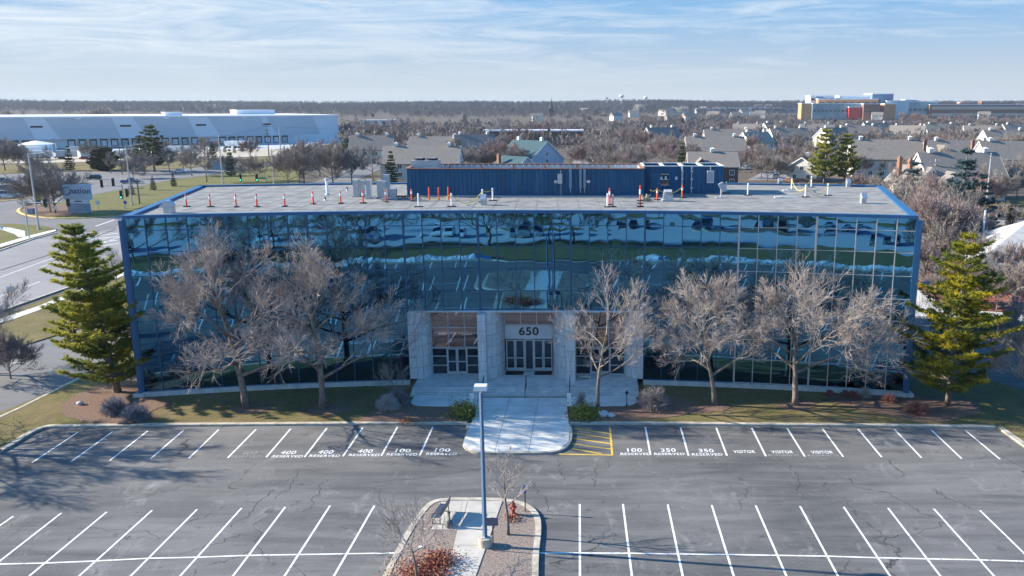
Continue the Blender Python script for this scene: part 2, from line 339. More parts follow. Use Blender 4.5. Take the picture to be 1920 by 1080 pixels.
def poly(name, pts, z, m, thick=0.0):
    mb = MB()
    if thick: mb.prism([(p[0], p[1]) for p in pts], z - thick, z)
    else:
        n = len(pts); a = sum(pts[i][0] * pts[(i + 1) % n][1] - pts[(i + 1) % n][0] * pts[i][1] for i in range(n))
        if a < 0: pts = pts[::-1]
        mb.add([(p[0], p[1], z) for p in pts], [tuple(range(len(pts)))])
    return struct(name, mb, m)
def px(*ab, z=0.0): return [P(a, b_, z) for a, b_ in ab]
def smooth_line(pts, it=2):
    for _ in range(it):
        q = [pts[0]]
        for a, b_ in zip(pts, pts[1:]): q += [a * 0.75 + b_ * 0.25, a * 0.25 + b_ * 0.75]
        q.append(pts[-1]); pts = q
    return pts
def strip(mb, pts, w, z0, z1, side=0.0):
    "a kerb of width w along a line of points; side shifts it sideways"
    n = len(pts); L_, R_ = [], []
    for i in range(n):
        t = pts[min(i + 1, n - 1)] - pts[max(i - 1, 0)]; t = Vector((t.x, t.y, 0)).normalized(); s_ = Vector((-t.y, t.x, 0))
        L_.append(pts[i] + s_ * (w / 2 + side)); R_.append(pts[i] + s_ * (-w / 2 + side))
    k = len(mb.v)
    for a, b_ in zip(L_, R_):
        for p, z in ((a, z0), (a, z1), (b_, z1), (b_, z0)): mb.v.append((p.x, p.y, z))
    for i in range(n - 1):
        for j in range(4):
            a, c_ = k + i * 4 + j, k + i * 4 + (j + 1) % 4; mb.f.append((a, a + 4, c_ + 4, c_))
    mb.f.append((k, k + 1, k + 2, k + 3)); e = k + (n - 1) * 4; mb.f.append((e + 3, e + 2, e + 1, e))
    return mb
_tc = {}
def text_mesh(s, size=1.0, bold=0.0, sx=1.0, ext=0.0):
    key = (s, size, bold, sx, ext)
    if key in _tc: return _tc[key]
    c = bpy.data.curves.new('writing', 'FONT'); c.body = s; c.size = size; c.align_x = 'CENTER'; c.align_y = 'CENTER'; c.offset = bold; c.extrude = ext; c.space_character = 1.08
    o = bpy.data.objects.new('writing', c); COL.objects.link(o)
    bpy.context.view_layer.update()
    me = bpy.data.meshes.new_from_object(o.evaluated_get(bpy.context.evaluated_depsgraph_get()))
    for v in me.vertices: v.co.x *= sx
    vs = [tuple(v.co) for v in me.vertices]; fs = [tuple(p.vertices) for p in me.polygons]
    bpy.data.objects.remove(o); bpy.data.curves.remove(c); bpy.data.meshes.remove(me)
    _tc[key] = (vs, fs); return vs, fs
def add_text(mb, s, size, M, bold=0.0, sx=1.0, ext=0.0):
    vs, fs = text_mesh(s, size, bold, sx, ext); mb.add([M @ Vector(v) for v in vs], fs)

# ---------------------------------------------------------------- ground
g = MB(); xs = [-6500, -4500, -3200, -2300, -1700, -1200, -900, -650, -450, -300, -200, -100, 0, 100, 200, 300, 450, 650, 900, 1200, 1700, 2300, 3200, 4500, 6500]
ys = [-700, -300, -100, 0, 50, 100, 200, 300, 450, 600, 750, 900, 1050, 1200, 1350, 1500, 1650, 1800, 2000, 2200, 2400, 2600, 2800, 3200, 4000, 6000, 8500]
for y in ys:
    for x in xs: g.v.append((x, y, terrain(x, y) - 0.03))
nx = len(xs)
for j in range(len(ys) - 1):
    for i in range(nx - 1): a = j * nx + i; g.f.append((a, a + 1, a + nx + 1, a + nx))
struct('ground', g, M_field)

LOTC = P(960, 1045)
# the big car park (asphalt), reaching back under and behind the camera
lot = px((-420, 1000), (0, 850), (38, 827), (80, 803), (500, 798), (880, 797), (1065, 797), (1400, 799), (1870, 804), (1920, 838), (2300, 1040))
lot = [Vector((-62, 34, 0)), Vector((-60, 52, 0))] + lot[1:10] + [Vector((56, 36, 0)), Vector((56, 10.4, 0)), Vector((-62, 10.4, 0))]
poly('parking_lot', lot, 0.0, M_lot)
kb = MB()
front = smooth_line(px((0, 850), (30, 834), (62, 812), (88, 803)), 2)
strip(kb, [Vector((-60, 52.3, 0))] + front + px((300, 800), (500, 798.5), (700, 797), (845, 796.5), (874, 797)), 0.42, 0.0, 0.15, 0.21)
c2 = smooth_line(px((874, 797), (876, 812), (866, 838), (880, 850), (920, 852.5)), 2) + smooth_line(px((960, 853), (1020, 852.5), (1055, 848), (1072, 832), (1074, 812), (1069, 797)), 2)
strip(kb, c2, 0.40, 0.0, 0.15, 0.2)
strip(kb, px((1069, 797), (1200, 797), (1400, 799), (1650, 801), (1868, 804)), 0.42, 0.0, 0.15, 0.21)
strip(kb, px((1870, 804), (1920, 839), (1990, 890)) + [Vector((56, 37, 0))], 0.42, 0.0, 0.15, 0.21)
strip(kb, [Vector((56, 10.2, 0)), Vector((-3.4, 10.2, 0)), Vector((-5, 11.5, 0)), Vector((-12, 11.5, 0)), Vector((-13.6, 10.2, 0)), Vector((-62, 10.2, 0))], 0.4, 0.0, 0.15, -0.2)
struct('lot_kerb', kb, M_curb)
# lawns round the building
lawn_l = px((874, 795), (500, 797), (90, 801), (60, 810), (30, 832), (0, 848)) + [Vector((-60, 52.6, 0)), Vector((-66, 60, 0))] + px((-60, 800), (40, 760), (143, 714), (190, 690), (232, 640))
lawn_l += [Vector((-46, 82, 0)), Vector((-50, 97, 0)), Vector((-5.7, 101, 0)), Vector((-5.7, 66, 0))] + px((905, 762))
poly('front_lawn', lawn_l, 0.12, M_grass, 0.15)
lawn_r = px((1062, 795), (1400, 797), (1866, 802), (1920, 836), (1990, 888)) + [Vector((57, 37, 0)), Vector((75, 37, 0)), Vector((62, 64, 0))] + px((1925, 735), (1930, 700), (1712, 690)) + [Vector((34, 97, 0)), Vector((-5.7, 101.2, 0)), Vector((-5.7, 66, 0))] + px((1045, 762))
poly('side_lawn', lawn_r, 0.121, M_grass, 0.15)
# mulch beds
def bed(pts, m, z=0.15, nm='mulch_bed', it=2, jit=0.25):
    r_ = random.Random(len(pts) * 7 + int(abs(pts[0].x) * 10)); q = smooth_line(pts + [pts[0]], it)[:-1]
    q = [Vector((p.x + r_.uniform(-jit, jit), p.y + r_.uniform(-jit, jit), 0)) for p in q]
    return poly(nm, q, z, m)
bed(px((115, 780), (108, 762), (140, 745), (190, 722), (240, 690), (262, 700), (275, 752), (330, 757), (290, 770), (268, 797), (200, 798), (150, 794)), M_mulch)
bed(px((425, 770), (440, 762), (490, 760), (512, 768), (495, 777), (455, 780)), M_mulch, 0.152)
bed(px((570, 772), (590, 762), (640, 760), (668, 768), (640, 780), (590, 782)), M_mulch, 0.152)
bed(px((672, 792), (700, 774), (720, 740), (765, 742), (775, 764), (880, 768), (884, 794), (760, 795)), M_mulch, 0.152, jit=0.1)
bed(px((1066, 794), (1066, 768), (1190, 764), (1210, 745), (1260, 742), (1330, 770), (1290, 782), (1160, 793)), M_mulch, 0.152, jit=0.1)
bed(px((1295, 771), (1320, 760), (1360, 758), (1372, 768), (1350, 776), (1310, 778)), M_mulch, 0.153)
bed(px((1455, 768), (1470, 755), (1510, 752), (1535, 762), (1510, 771), (1475, 774)), M_mulch, 0.153)
bed(px((1540, 752), (1560, 742), (1700, 744), (1760, 742), (1850, 762), (1830, 785), (1760, 798), (1690, 790), (1590, 765)), M_mulch, 0.153)
# entrance platform, steps, walk, plaza
walk = MB(); wx0, wx1 = P(893, 775).x, P(1063, 775).x
pl = px((897, 749), (893, 775), (884, 797), (872, 825), (868, 838), (882, 848), (920, 851), (1020, 850.5), (1050, 847), (1066, 832), (1068, 810), (1064, 775), (1062, 749))
walk.prism([(p.x, p.y) for p in pl], -0.05, 0.17); struct('entrance_walk', walk, M_conc_pale)
lw = MB(); a0, a1 = P(770, 757).x, P(1194, 757).x
for s_, xa, xb in ((-1, P(770, 757).x, wx0 - 0.004), (1, P(1194, 757).x, wx1 + 0.004)):
    y0, y1 = 67.15, 64.9; r_ = 1.2
    arc = [(xa - s_ * -r_ + s_ * r_ * cos(t) * 1.0 - 0, y1 + r_ - r_ * sin(t)) for t in [i * pi / 12 for i in range(7)]]
    arc = [(xa - s_ * r_ + s_ * r_ * cos(t), y1 + r_ - r_ * sin(t)) for t in [i * pi / 12 for i in range(7)]]
    lw.prism([(xb, y0), (xa, y0)] + arc + [(xb, y1)], -0.05, 0.165)
struct('landing_walk', lw, M_conc_pale)
st = MB(); sx0, sx1 = -15.3, 3.95
for i in range(4):
    st.box(((sx0 + sx1) / 2, (67.15 + 0.32 * i + 74) / 2, 0.16 + 0.115 * i + 0.0575), (sx1 - sx0, 74 - 67.15 - 0.32 * i, 0.115 - 0.002))
struct('entrance_steps', st, M_conc)
jl = MB()
for xx in (wx0 + (wx1 - wx0) * 0.33, wx0 + (wx1 - wx0) * 0.66): jl.box((xx, 61.3, 0.173), (0.025, 11.5, 0.004))
for yy in (58.6, 61.8, 65.0): jl.box(((wx0 + wx1) / 2, yy, 0.1735), (wx1 - wx0, 0.025, 0.003))
struct('walk_joints', jl, mat('joint_dark', (0.14, 0.13, 0.12), 0.9))

# ---------------------------------------------------------------- painted markings
mk = MB(); wk = MB(); yk = MB(); ZM = 0.005
def line(mb, a, b_, w=0.11, z=ZM):
    a, b_ = Vector(a), Vector(b_); t = (b_ - a).normalized(); s_ = Vector((-t.y, t.x, 0)) * w / 2
    mb.add([(q.x, q.y, z) for q in (a - s_, b_ - s_, b_ + s_, a + s_)], [(0, 1, 2, 3)])
ft = [(145.3, 811), (211, 809.5), (277, 808), (344, 807), (410, 805.5), (480, 805), (545, 804), (613, 802.5), (680, 802), (745, 801), (811.5, 800.5), (1210, 801), (1276, 801.5), (1343, 802), (1409.5, 802.5), (1476, 803), (1542, 803.5), (1609, 804.5), (1677, 805), (1746, 806), (1810, 807)]
fb = [(60.5, 867), (133, 866), (206, 863.5), (282, 860.5), (354, 859.5), (427, 858.5), (499, 857.5), (571, 857), (643, 855.5), (715, 854.5), (787, 854), (1219.5, 852.5), (1291, 854), (1363, 854.5), (1436, 855.5), (1509, 856), (1581, 856.5), (1653, 857), (1728, 858.5), (1803, 860), (1875, 861)]
for t, b_ in zip(ft, fb): line(mk, P(*t), P(*b_), 0.13)
mt = [(115, 962), (200, 960), (285, 957), (369.5, 955), (453, 952.6), (535, 950.5), (619, 948), (702, 948), (1087, 945), (1168, 945), (1252, 946), (1334.5, 947), (1417, 948), (1500, 949), (1582, 950.5), (1665, 952.5), (1751, 954), (1837.5, 957)]
mc = [(-8, 1058), (84, 1056), (179.5, 1052), (278, 1047), (369.5, 1045), (466, 1041.5), (559.5, 1040), (650, 1038.5), (1087.3, 1037), (1179.5, 1037.5), (1271.5, 1039), (1363.4, 1040), (1457.7, 1041.5), (1551, 1043), (1646, 1046), (1738.5, 1048), (1837, 1050), (1936, 1053)]
cl = []
for t, c_ in zip(mt, mc):
    t, c_ = P(*t), P(*c_); cl.append(c_); line(mk, t, c_ + (c_ - t), 0.12)
p0 = P(25, 968); line(mk, p0, P(-110, 1061) * 2 - p0, 0.12)
left, right = [P(-220, 1063)] + cl[:8] + [P(742, 1037)], [P(1006, 1037)] + cl[8:]
for q in (left, right):
    for a, b_ in zip(q, q[1:]): line(mk, a, b_, 0.12, ZM + 0.004)
for side, xa, xb in ((0, -58, -14.6), (1, -1.6, 54)):      # rows nearer the camera, below the picture, seen in the glass
    x = xb if side == 0 else xa
    while xa - 0.1 <= x <= xb + 0.1:
        line(mk, (x, 32.6, 0), (x, 21.6, 0), 0.14)
        x += -2.74 if side == 0 else 2.74
    line(mk, (xa, 27.1, 0), (xb, 27.1, 0), 0.14, ZM + 0.004)
x = -57
while x < 53:
    if not -13.8 < x < -3.2: line(mk, (x, 15.9, 0), (x, 10.5, 0), 0.14)
    x += 2.74
struct('parking_lines', mk, M_paint)
for a, b_ in (((1076, 803), (1143.5, 813)), ((1075, 812), (1144.5, 822)), ((1075, 822), (1145, 832)), ((1072, 832), (1145.5, 842)), ((1072, 841), (1128, 851)), ((1048, 851.5), (1148.5, 853.5)), ((1143.5, 801), (1148, 853))): line(yk, P(*a), P(*b_), 0.16, ZM + (0.004 if b_ == (1148, 853) or a[0] == 1048 else 0))
struct('yellow_hatching', yk, M_paint_y)
tx = MB()
def stencil(mb, s, c, w, h, z=ZM + 0.003):
    vs, fs = text_mesh(s, 1.0, 0.012, 1.0); X = [v[0] for v in vs]; Y = [v[1] for v in vs]; xa, xb, ya, yb = min(X), max(X), min(Y), max(Y)
    mb.add([(c.x + (v[0] - (xa + xb) / 2) * w / (xb - xa), c.y + (v[1] - (ya + yb) / 2) * h / (yb - ya), z) for v in vs], fs)
for n_, x_, y_ in (('400', 541, 848.5), ('400', 611, 847.5), ('400', 685, 846), ('100', 756, 845), ('100', 830, 844), ('100', 1190, 844), ('350', 1253, 844), ('350', 1324, 845)):
    stencil(tx, n_, P(x_, y_), 1.06, 0.62); stencil(tx, 'RESERVED', P(x_ - (2 if x_ < 900 else -2) * 1, y_ + 7.2), 2.15, 0.40)
for x_, y_ in ((1395.5, 847), (1466.5, 847.5), (1541, 848)): stencil(tx, 'VISITOR', P(x_, y_), 1.55, 0.50)
struct('stall_lettering', tx, M_paint)
stencil(wk, '400', P(468, 849.5), 1.06, 0.62); stencil(wk, 'RESERVED', P(461, 856), 2.15, 0.4)
stencil(wk, 'RESERVED', P(1469, 853.5), 2.15, 0.34); stencil(wk, 'RESERVED', P(1543, 854), 2.15, 0.34)
struct('worn_lettering', wk, M_paint_worn)
# sealed cracks wandering over the asphalt
ck = MB(); r_ = random.Random(5)
for a, b_ in (((1455, 857), (1492, 935)), ((1672, 861), (1712, 892)), ((1750, 915), (1838, 952)), ((440, 990), (540, 920)), ((560, 880), (500, 935)), ((620, 900), (560, 960)), ((1050, 860), (1060, 900)), ((960, 870), (700, 905)), ((300, 1010), (130, 1000)), ((1000, 905), (1045, 960)), ((640, 985), (870, 1000)), ((380, 905), (200, 960)), ((455, 1000), (380, 1050)), ((120, 930), (60, 960))):
    A, B = P(*a), P(*b_); n = 22; q = []; off = 0
    for i in range(n + 1):
        off += r_.uniform(-0.22, 0.22); t = (B - A).normalized(); q.append(A.lerp(B, i / n) + Vector((-t.y, t.x, 0)) * off)
    for u_, v_ in zip(q, q[1:]): line(ck, u_, v_, r_.uniform(0.02, 0.05), 0.0035)
struct('asphalt_cracks', ck, M_seal)

# ---------------------------------------------------------------- traffic islands
def island(name, outer, beds, zz=0.15):
    k = MB(); n = len(outer); strip(k, outer + [outer[0]], 0.34, 0.0, zz, 0.0); struct(name + '_kerb', k, M_curb)
    poly(name + '_bed', outer, zz - 0.03, beds)
il = smooth_line(px((700, 1135), (733, 1065), (764, 1005), (790, 965), (812, 942), (850, 939)), 2) + smooth_line(px((900, 939), (945, 940), (985, 948), (1008, 968), (1010, 1000), (1004, 1040), (1003, 1135)), 2)
isl = il + [Vector((il[-1].x, 34.5, 0)), Vector((il[-1].x - 2, 33.2, 0)), Vector((il[0].x + 2, 33.2, 0)), Vector((il[0].x, 34.5, 0))]
island('island', isl, M_mulch_pale)
iw = MB(); q = px((868, 943), (942, 943), (893, 1082)); q2 = px((838, 1082))[0]
iw.prism([(p.x, p.y) for p in (q[0], q[1], q[2], Vector((q[2].x, 33.4, 0)), Vector((q2.x, 33.4, 0)), q2, P(858, 998))], 0.05, 0.155)
iw.prism([(p.x, p.y) for p in px((826, 943), (867.5, 943), (857.5, 998), (809, 997), (816, 978))], 0.05, 0.154)
struct('island_walk', iw, mat('island_concrete', (0.40, 0.365, 0.32), 0.9, col2=(0.52, 0.48, 0.42), vscale=0.8))
jn = MB()
for y_ in (965, 998, 1027, 1060): a, b_ = P(863 - (y_ - 965) * 0.22, y_), P(925 - (y_ - 985) * 0.33, y_); jn.box(((a.x + b_.x) / 2, a.y, 0.1565), (b_.x - a.x - .1, 0.03, 0.004))
a, b_ = P(877, 944), P(868, 980); jn.beam((a.x, a.y, 0.1565), (b_.x, b_.y, 0.1565), 0.03, 0.003)
struct('island_joints', jn, MATS['joint_dark'])
i2 = [Vector(v) for v in ((-13.2, 22.5, 0), (-12.8, 31.5, 0), (-10.8, 33, 0)) ]
i2 = smooth_line([Vector((-13.2, 20.6, 0)), Vector((-13.4, 24, 0)), Vector((-13.2, 31, 0)), Vector((-11, 32.9, 0)), Vector((-5, 32.9, 0)), Vector((-2.9, 31, 0)), Vector((-2.6, 24, 0)), Vector((-3, 20.6, 0)), Vector((-8, 19.8, 0)), Vector((-13.2, 20.6, 0))], 2)[:-1]
island('second_island', i2, M_mulch_pale)
poly('second_island_walk', [Vector((-9, 20.2, 0)), Vector((-9, 32.7, 0)), Vector((-6.6, 32.7, 0)), Vector((-6.6, 20.2, 0))], 0.155, M_conc)

# ---------------------------------------------------------------- the land behind the camera (seen in the mirror glass)
poly('back_lawn', [Vector(v) for v in ((-90, 10, 0), (-62, 10, 0), (57, 10, 0), (90, 10, 0), (90, -8, 0), (40, -8.5, 0), (0, -8, 0), (-45, -9, 0), (-90, -8, 0))], 0.1, M_grass, 0.1)
poly('back_lot', [Vector(v) for v in ((-110, -8.2, 0), (110, -8.2, 0), (110, -70, 0), (-110, -70, 0))], 0.0, M_lot2)
kk = MB(); strip(kk, [Vector(v) for v in ((-90, -8.2, 0), (-45, -9.2, 0), (0, -8.2, 0), (40, -8.7, 0), (90, -8.2, 0))], 0.35, 0, 0.16, 0)
for cx_, w_ in ((-52, 12), (-30, 9), (-12, 8), (6, 10), (24, 9), (44, 12)):
    r2 = [Vector((cx_ + w_ * 0.5 * cos(t), -25.5 + 2.1 * sin(t), 0)) for t in [i * 2 * pi / 20 for i in range(21)]]
    strip(kk, r2, 0.3, 0, 0.16, 0); poly('back_island', r2[:-1], 0.12, M_mulch if cx_ % 4 else M_green)
strip(kk, [Vector(v) for v in ((-90, -44, 0), (-20, -43, 0), (-8, -41, 0), (-2, -44, 0), (30, -43, 0), (90, -44, 0))], 0.35, 0, 0.16, 0)
struct('back_kerb', kk, M_curb)
poly('back_verge', [Vector(v) for v in ((-110, -44.2, 0), (-20, -43.2, 0), (30, -43.2, 0), (110, -44.2, 0), (110, -48, 0), (-110, -48, 0))], 0.1, M_green)
# snow ploughed up along the lawn
sn = MB(); r_ = random.Random(9)
for xa, xb in ((-57, -14), (-1, 1.5), (3, 55)):
    nxs = max(6, int((xb - xa) / 0.3)); ny_ = 12; k = len(sn.v)
    for i in range(nxs + 1):
        x = xa + (xb - xa) * i / nxs; e = min(1, i / 2.0, (nxs - i) / 2.0)
        hh = 0.62 * e * (0.55 + 0.75 * abs(mnoise.noise(Vector((x * 0.23, 3.1, 0)))) * 1.6 + 0.25 * mnoise.noise(Vector((x * 0.9, 0, 0))))
        for j in range(ny_ + 1):
            t = j / ny_; w_ = 2.0 + 0.6 * mnoise.noise(Vector((x * 0.3, 9, 0))); y = 8.3 + w_ * (t - 0.35)
            z = hh * sin(pi * t) ** 0.7 * (1 + 0.5 * mnoise.noise(Vector((x * 1.3, y * 1.6, 1))) + 0.4 * mnoise.noise(Vector((x * 4, y * 4, 2)))) if 0 < j < ny_ else -0.02
            sn.v.append((x + 0.15 * mnoise.noise(Vector((x * 2, y * 2, 5))), y, 0.1 + max(z, 0) - (0.1 if j in (0, ny_) else 0)))
    for i in range(nxs):
        for j in range(ny_): a = k + i * (ny_ + 1) + j; sn.f.append((a, a + ny_ + 1, a + ny_ + 2, a + 1))
o = sn.build('snow_bank', M_snow); tag(o, kind='stuff')
# ---------------------------------------------------------------- the office building: concave front of mirror glass
BC, BY, RF, NB = -5.75, 71.0, 144.0, 41
PHM = math.asin(32.05 / RF); ZT = 15.4
def arc(i, r=RF, n=NB): a = -PHM + 2 * PHM * i / n; return Vector((BC + r * sin(a), BY - RF + r * cos(a), 0))
BO = (BC, BY, 0)
bld = thing('office_building', 'wide blue mirror glass office building with concave front and flat grey roof', 'office building', BO)
BAYS = [0, 5, 9, 14, 18, 23, 27, 32, 36, 41]
ZL = [0.55, 2.65, 4.65, 6.6, 8.45, 10.4, 12.35, 14.15, 15.17]
STOREYS = [(0, 2), (2, 4), (4, 6), (6, 8)]          # rows of panes in each storey
E0, E1 = 14, 27                                       # the entrance opening takes these modules, below z 6.6
r_ = random.Random(3)
def pane(mb, a, b_, z0, z1, amp):
    "one pane of float glass, very slightly bowed and out of true"
    n = 5; k = len(mb.v); d = b_ - a; nrm = Vector((d.y, -d.x, 0)).normalized(); t1, t2 = r_.gauss(0, 0.0020), r_.gauss(0, 0.0014); s1, s2, ph = r_.gauss(0, amp), r_.gauss(0, amp * 0.6), r_.uniform(0, 6)
    for j in range(n + 1):
        v = j / n
        for i in range(n + 1):
            u = i / n
            o_ = s1 * sin(pi * u) * sin(pi * v) + s2 * sin(2 * pi * u + ph) * sin(pi * v) + t1 * (u - 0.5) + t2 * (v - 0.5)
            q = a.lerp(b_, u) + nrm * o_; mb.v.append((q.x, q.y, z0 + (z1 - z0) * v))
    for j in range(n):
        for i in range(n): c_ = k + j * (n + 1) + i; mb.f.append((c_, c_ + 1, c_ + n + 2, c_ + n + 1))
for bi in range(9):
    for si, (ra, rb) in enumerate(STOREYS):
        gl, fr = MB(), MB(); i0, i1 = BAYS[bi], BAYS[bi + 1]
        if si == 0 or si == 1:
            pass
        any_ = False
        for i in range(i0, i1):
            for k_ in range(ra, rb):
                if E0 <= i < E1 and ZL[k_ + 1] <= 6.61: continue
                pane(gl, arc(i), arc(i + 1), ZL[k_], ZL[k_ + 1], 0.0013); any_ = True
                a, b_ = arc(i), arc(i + 1); t = (b_ - a).normalized(); nn = Vector((t.y, -t.x, 0)) * 0.03
                fr.beam(a + nn + Vector((0, 0, ZL[k_])) + t * 0.04, b_ + nn + Vector((0, 0, ZL[k_])) - t * 0.04, 0.07, 0.045)
                w_ = 0.07 if i != i0 else 0.15
                p = arc(i); rr = (p - Vector((BC, BY - RF, 0))).normalized()
                c_ = p - rr * 0.035; fr.box((c_.x, c_.y, (ZL[k_] + ZL[k_ + 1]) / 2), (w_, 0.09 if w_ < 0.1 else 0.14, ZL[k_ + 1] - ZL[k_] - 0.002), rz=-atan2(rr.x, rr.y))
        if not any_: continue
        w = gl.build('window', M_glass, bld, BO, smooth=True)
        fr.build('window_frame', M_mull_pale if bi >= 7 else M_mull, w, BO)
# edge of the roof, corner posts, side and back walls, roof deck
rim = MB()
for i in range(NB):
    a, b_ = arc(i, RF - 0.1), arc(i + 1, RF - 0.1); a2, b2 = arc(i, RF + 0.35), arc(i + 1, RF + 0.35)
    rim.add([(a.x, a.y, 15.17), (b_.x, b_.y, 15.17), (b_.x, b_.y, 15.42), (a.x, a.y, 15.42), (a2.x, a2.y, 15.42), (b2.x, b2.y, 15.42), (a2.x, a2.y, 15.22), (b2.x, b2.y, 15.22)], [(0, 1, 2, 3), (3, 2, 5, 4), (4, 5, 7, 6)])
RB = 171.6; bl, br = arc(0, RB), arc(NB, RB); fl, fr_ = arc(0, RF - 0.1), arc(NB, RF - 0.1)
bk = [arc(i * NB / 10, RB) for i in range(11)]
def wallrim(a, b_, inw):
    n_ = Vector((-(b_ - a).y, (b_ - a).x, 0)).normalized() * inw
    rim.add([(p.x, p.y, z) for p, z in ((a, 15.05), (b_, 15.05), (b_, 15.425), (a, 15.425), (a + n_, 15.425), (b_ + n_, 15.425), (a + n_, 15.2), (b_ + n_, 15.2))], [(0, 1, 2, 3), (3, 2, 5, 4), (4, 5, 7, 6)])
wallrim(fl, bl, -0.65); wallrim(fr_, br, 0.65)
for a, b_ in zip(bk, bk[1:]): wallrim(a, b_, -0.6)
rim.build('roof_edge', M_bluemetal, bld, BO)
deck = MB(); pts = [arc(i, RF + 0.2) for i in range(NB + 1)] + bk[::-1]; deck.add([(p.x, p.y, 15.25) for p in pts], [tuple(range(len(pts)))])
dk = deck.build('roof', M_roofmem, bld, BO)
seam = MB()
for i in range(2, 42, 1):
    x0 = -46 + i * 1.9
    a, b_ = Vector((x0 + 1.3, 71.8, 0)), Vector((x0 + 1.3 * 0, 97.2, 0))
    def inside(p): rr = sqrt((p.x - BC) ** 2 + (p.y - BY + RF) ** 2); return abs(atan2(p.x - BC, p.y - BY + RF)) < PHM - 0.004 and RF + .6 < rr < RB - .7
    q = [a.lerp(b_, t / 30) for t in range(31)]; q = [p for p in q if inside(p)]
    if len(q) > 1: seam.beam((q[0].x, q[0].y, 15.256), (q[-1].x, q[-1].y, 15.256), 0.06, 0.008)
for rr in (RF + 3.2, RF + 8.6, RF + 14, RF + 20):
    q = [arc(i, rr) for i in range(1, NB)]
    for a, b_ in zip(q, q[1:]): seam.beam((a.x, a.y, 15.2575), (b_.x, b_.y, 15.2575), 0.07, 0.008)
seam.build('roof_seam', mat('seam_dark', (0.17, 0.165, 0.16), 0.9), dk, BO)
for i in (0, NB):
    post = MB(); p = arc(i, RF - 0.05); rr = (p - Vector((BC, BY - RF, 0))).normalized(); post.box((p.x + (-0.16 if i == 0 else .16), p.y + 0.22, 7.74), (0.5, 0.6, 14.6), rz=-atan2(rr.x, rr.y))
    post.build('corner_post', M_bluemetal, bld, BO)
for nm, a, b_ in (('side_wall', arc(0), bl), ('side_wall', br, arc(NB))):
    w_ = MB(); n = 18
    w_.add([(a.x, a.y, 0), (b_.x, b_.y, 0), (b_.x, b_.y, 15.05), (a.x, a.y, 15.05)], [(3, 2, 1, 0)])
    o = w_.build(nm, M_glass, bld, BO); f_ = MB(); t = (b_ - a).normalized(); n_ = Vector((-t.y, t.x, 0)) * 0.04
    for i in range(1, n): q = a.lerp(b_, i / n) + n_; f_.box((q.x, q.y, 7.8), (0.08, 0.08, 14.4), rz=atan2(t.y, t.x))
    for z in ZL[1:-1]: f_.beam(a + n_ + Vector((0, 0, z)), b_ + n_ + Vector((0, 0, z)), 0.07, 0.05)
    f_.build('window_frame', M_mull, o, BO)
bw = MB()
for a, b_ in zip(bk, bk[1:]): bw.add([(a.x, a.y, 0), (b_.x, b_.y, 0), (b_.x, b_.y, 15.05), (a.x, a.y, 15.05)], [(3, 2, 1, 0)])
bw.build('back_wall', M_glass, bld, BO)
for i in range(NB):
    if i in (0, E1): pl_ = MB()
    if E0 <= i < E1: continue
    a, b_ = arc(i, RF - 0.28), arc(i + 1, RF - 0.28); a2, b2 = arc(i, RF + 0.2), arc(i + 1, RF + 0.2)
    pl_.add([(a.x, a.y, 0), (b_.x, b_.y, 0), (b_.x, b_.y, 0.5), (a.x, a.y, 0.5), (a2.x, a2.y, 0.5), (b2.x, b2.y, 0.5)], [(0, 1, 2, 3), (3, 2, 5, 4)])
    if i in (E0 - 1, NB - 1): pl_.build('plinth', M_conc, bld, BO)
for i in (0, NB): p = arc(i, RF - 0.1); MB().box((p.x + (-0.25 if i == 0 else 0.25), p.y + 0.2, 0.22), (0.95, 1.0, 0.45)).build('post_base', M_conc, bld, BO)
# dark backing inside the glass, so that nothing is seen through the entrance
# entrance recess
ZF = 0.62; ZC = 6.6
def curve_wall(x0, y0, x1, y1, n=9):
    "quarter turn from facing the camera at (x0,y0) to facing the recess at (x1,y1)"
    return [(x0 + (x1 - x0) * sin(t), y0 + (y1 - y0) * (1 - cos(t))) for t in [i * pi / 2 / n for i in range(n + 1)]]
cols = [curve_wall(-15.97, 70.5, -14.2, 71.9), curve_wall(-9.15, 70.5, -7.85, 73.0), curve_wall(-2.25, 70.5, -3.5, 73.0), curve_wall(4.46, 70.5, 2.9, 71.9)]
for ci, cw in enumerate(cols):
    m_ = MB(); n = len(cw)
    back = {0: (-15.97, 71.9), 1: (-9.15, 73.0), 2: (-2.25, 73.0), 3: (4.46, 71.9)}[ci]
    m_.prism([*cw, back], ZF, ZC + 0.02)
    c_ = m_.build('curved_column', M_trav, bld, BO)
    j = MB(); zz = ZF + 1.0; rows = 0
    pr = [Vector((p[0], p[1], 0)) for p in cw]
    cc = Vector((back[0], back[1], 0))
    out = [p + (p - cc).normalized() * 0.004 for p in pr]
    while zz < ZC - 0.3:
        for a, b_ in zip(out, out[1:]): j.beam(a + Vector((0, 0, zz)), b_ + Vector((0, 0, zz)), 0.012, 0.035)
        zz += 0.98
    zz = ZF; rows = 0
    while zz < ZC - 0.05:
        for q in ((2, 6) if rows % 2 else (4, 8)): p = out[q]; j.box((p.x, p.y, min(zz + 0.5, ZC)), (0.03, 0.03, 0.94))
        zz += 0.98; rows += 1
    j.build('column_joint', mat('joint_pale', (0.27, 0.27, 0.265), 0.9), c_, BO)
for xa, xb in ((-9.85, -9.155), (-2.245, -1.45)):
    m_ = MB(); m_.box(((xa + xb) / 2, 71.35, (ZF + ZC) / 2), (xb - xa, 3.1 - 0.0, ZC - ZF)); c_ = m_.build('pier', M_trav, bld, BO)
    j = MB()
    for k_ in range(1, 7): j.box(((xa + xb) / 2, 71.35, ZF + k_ * 0.9), (xb - xa + 0.008, 3.108, 0.03))
    j.build('pier_joint', mat('joint_pale', (0.27, 0.27, 0.265)), c_, BO)
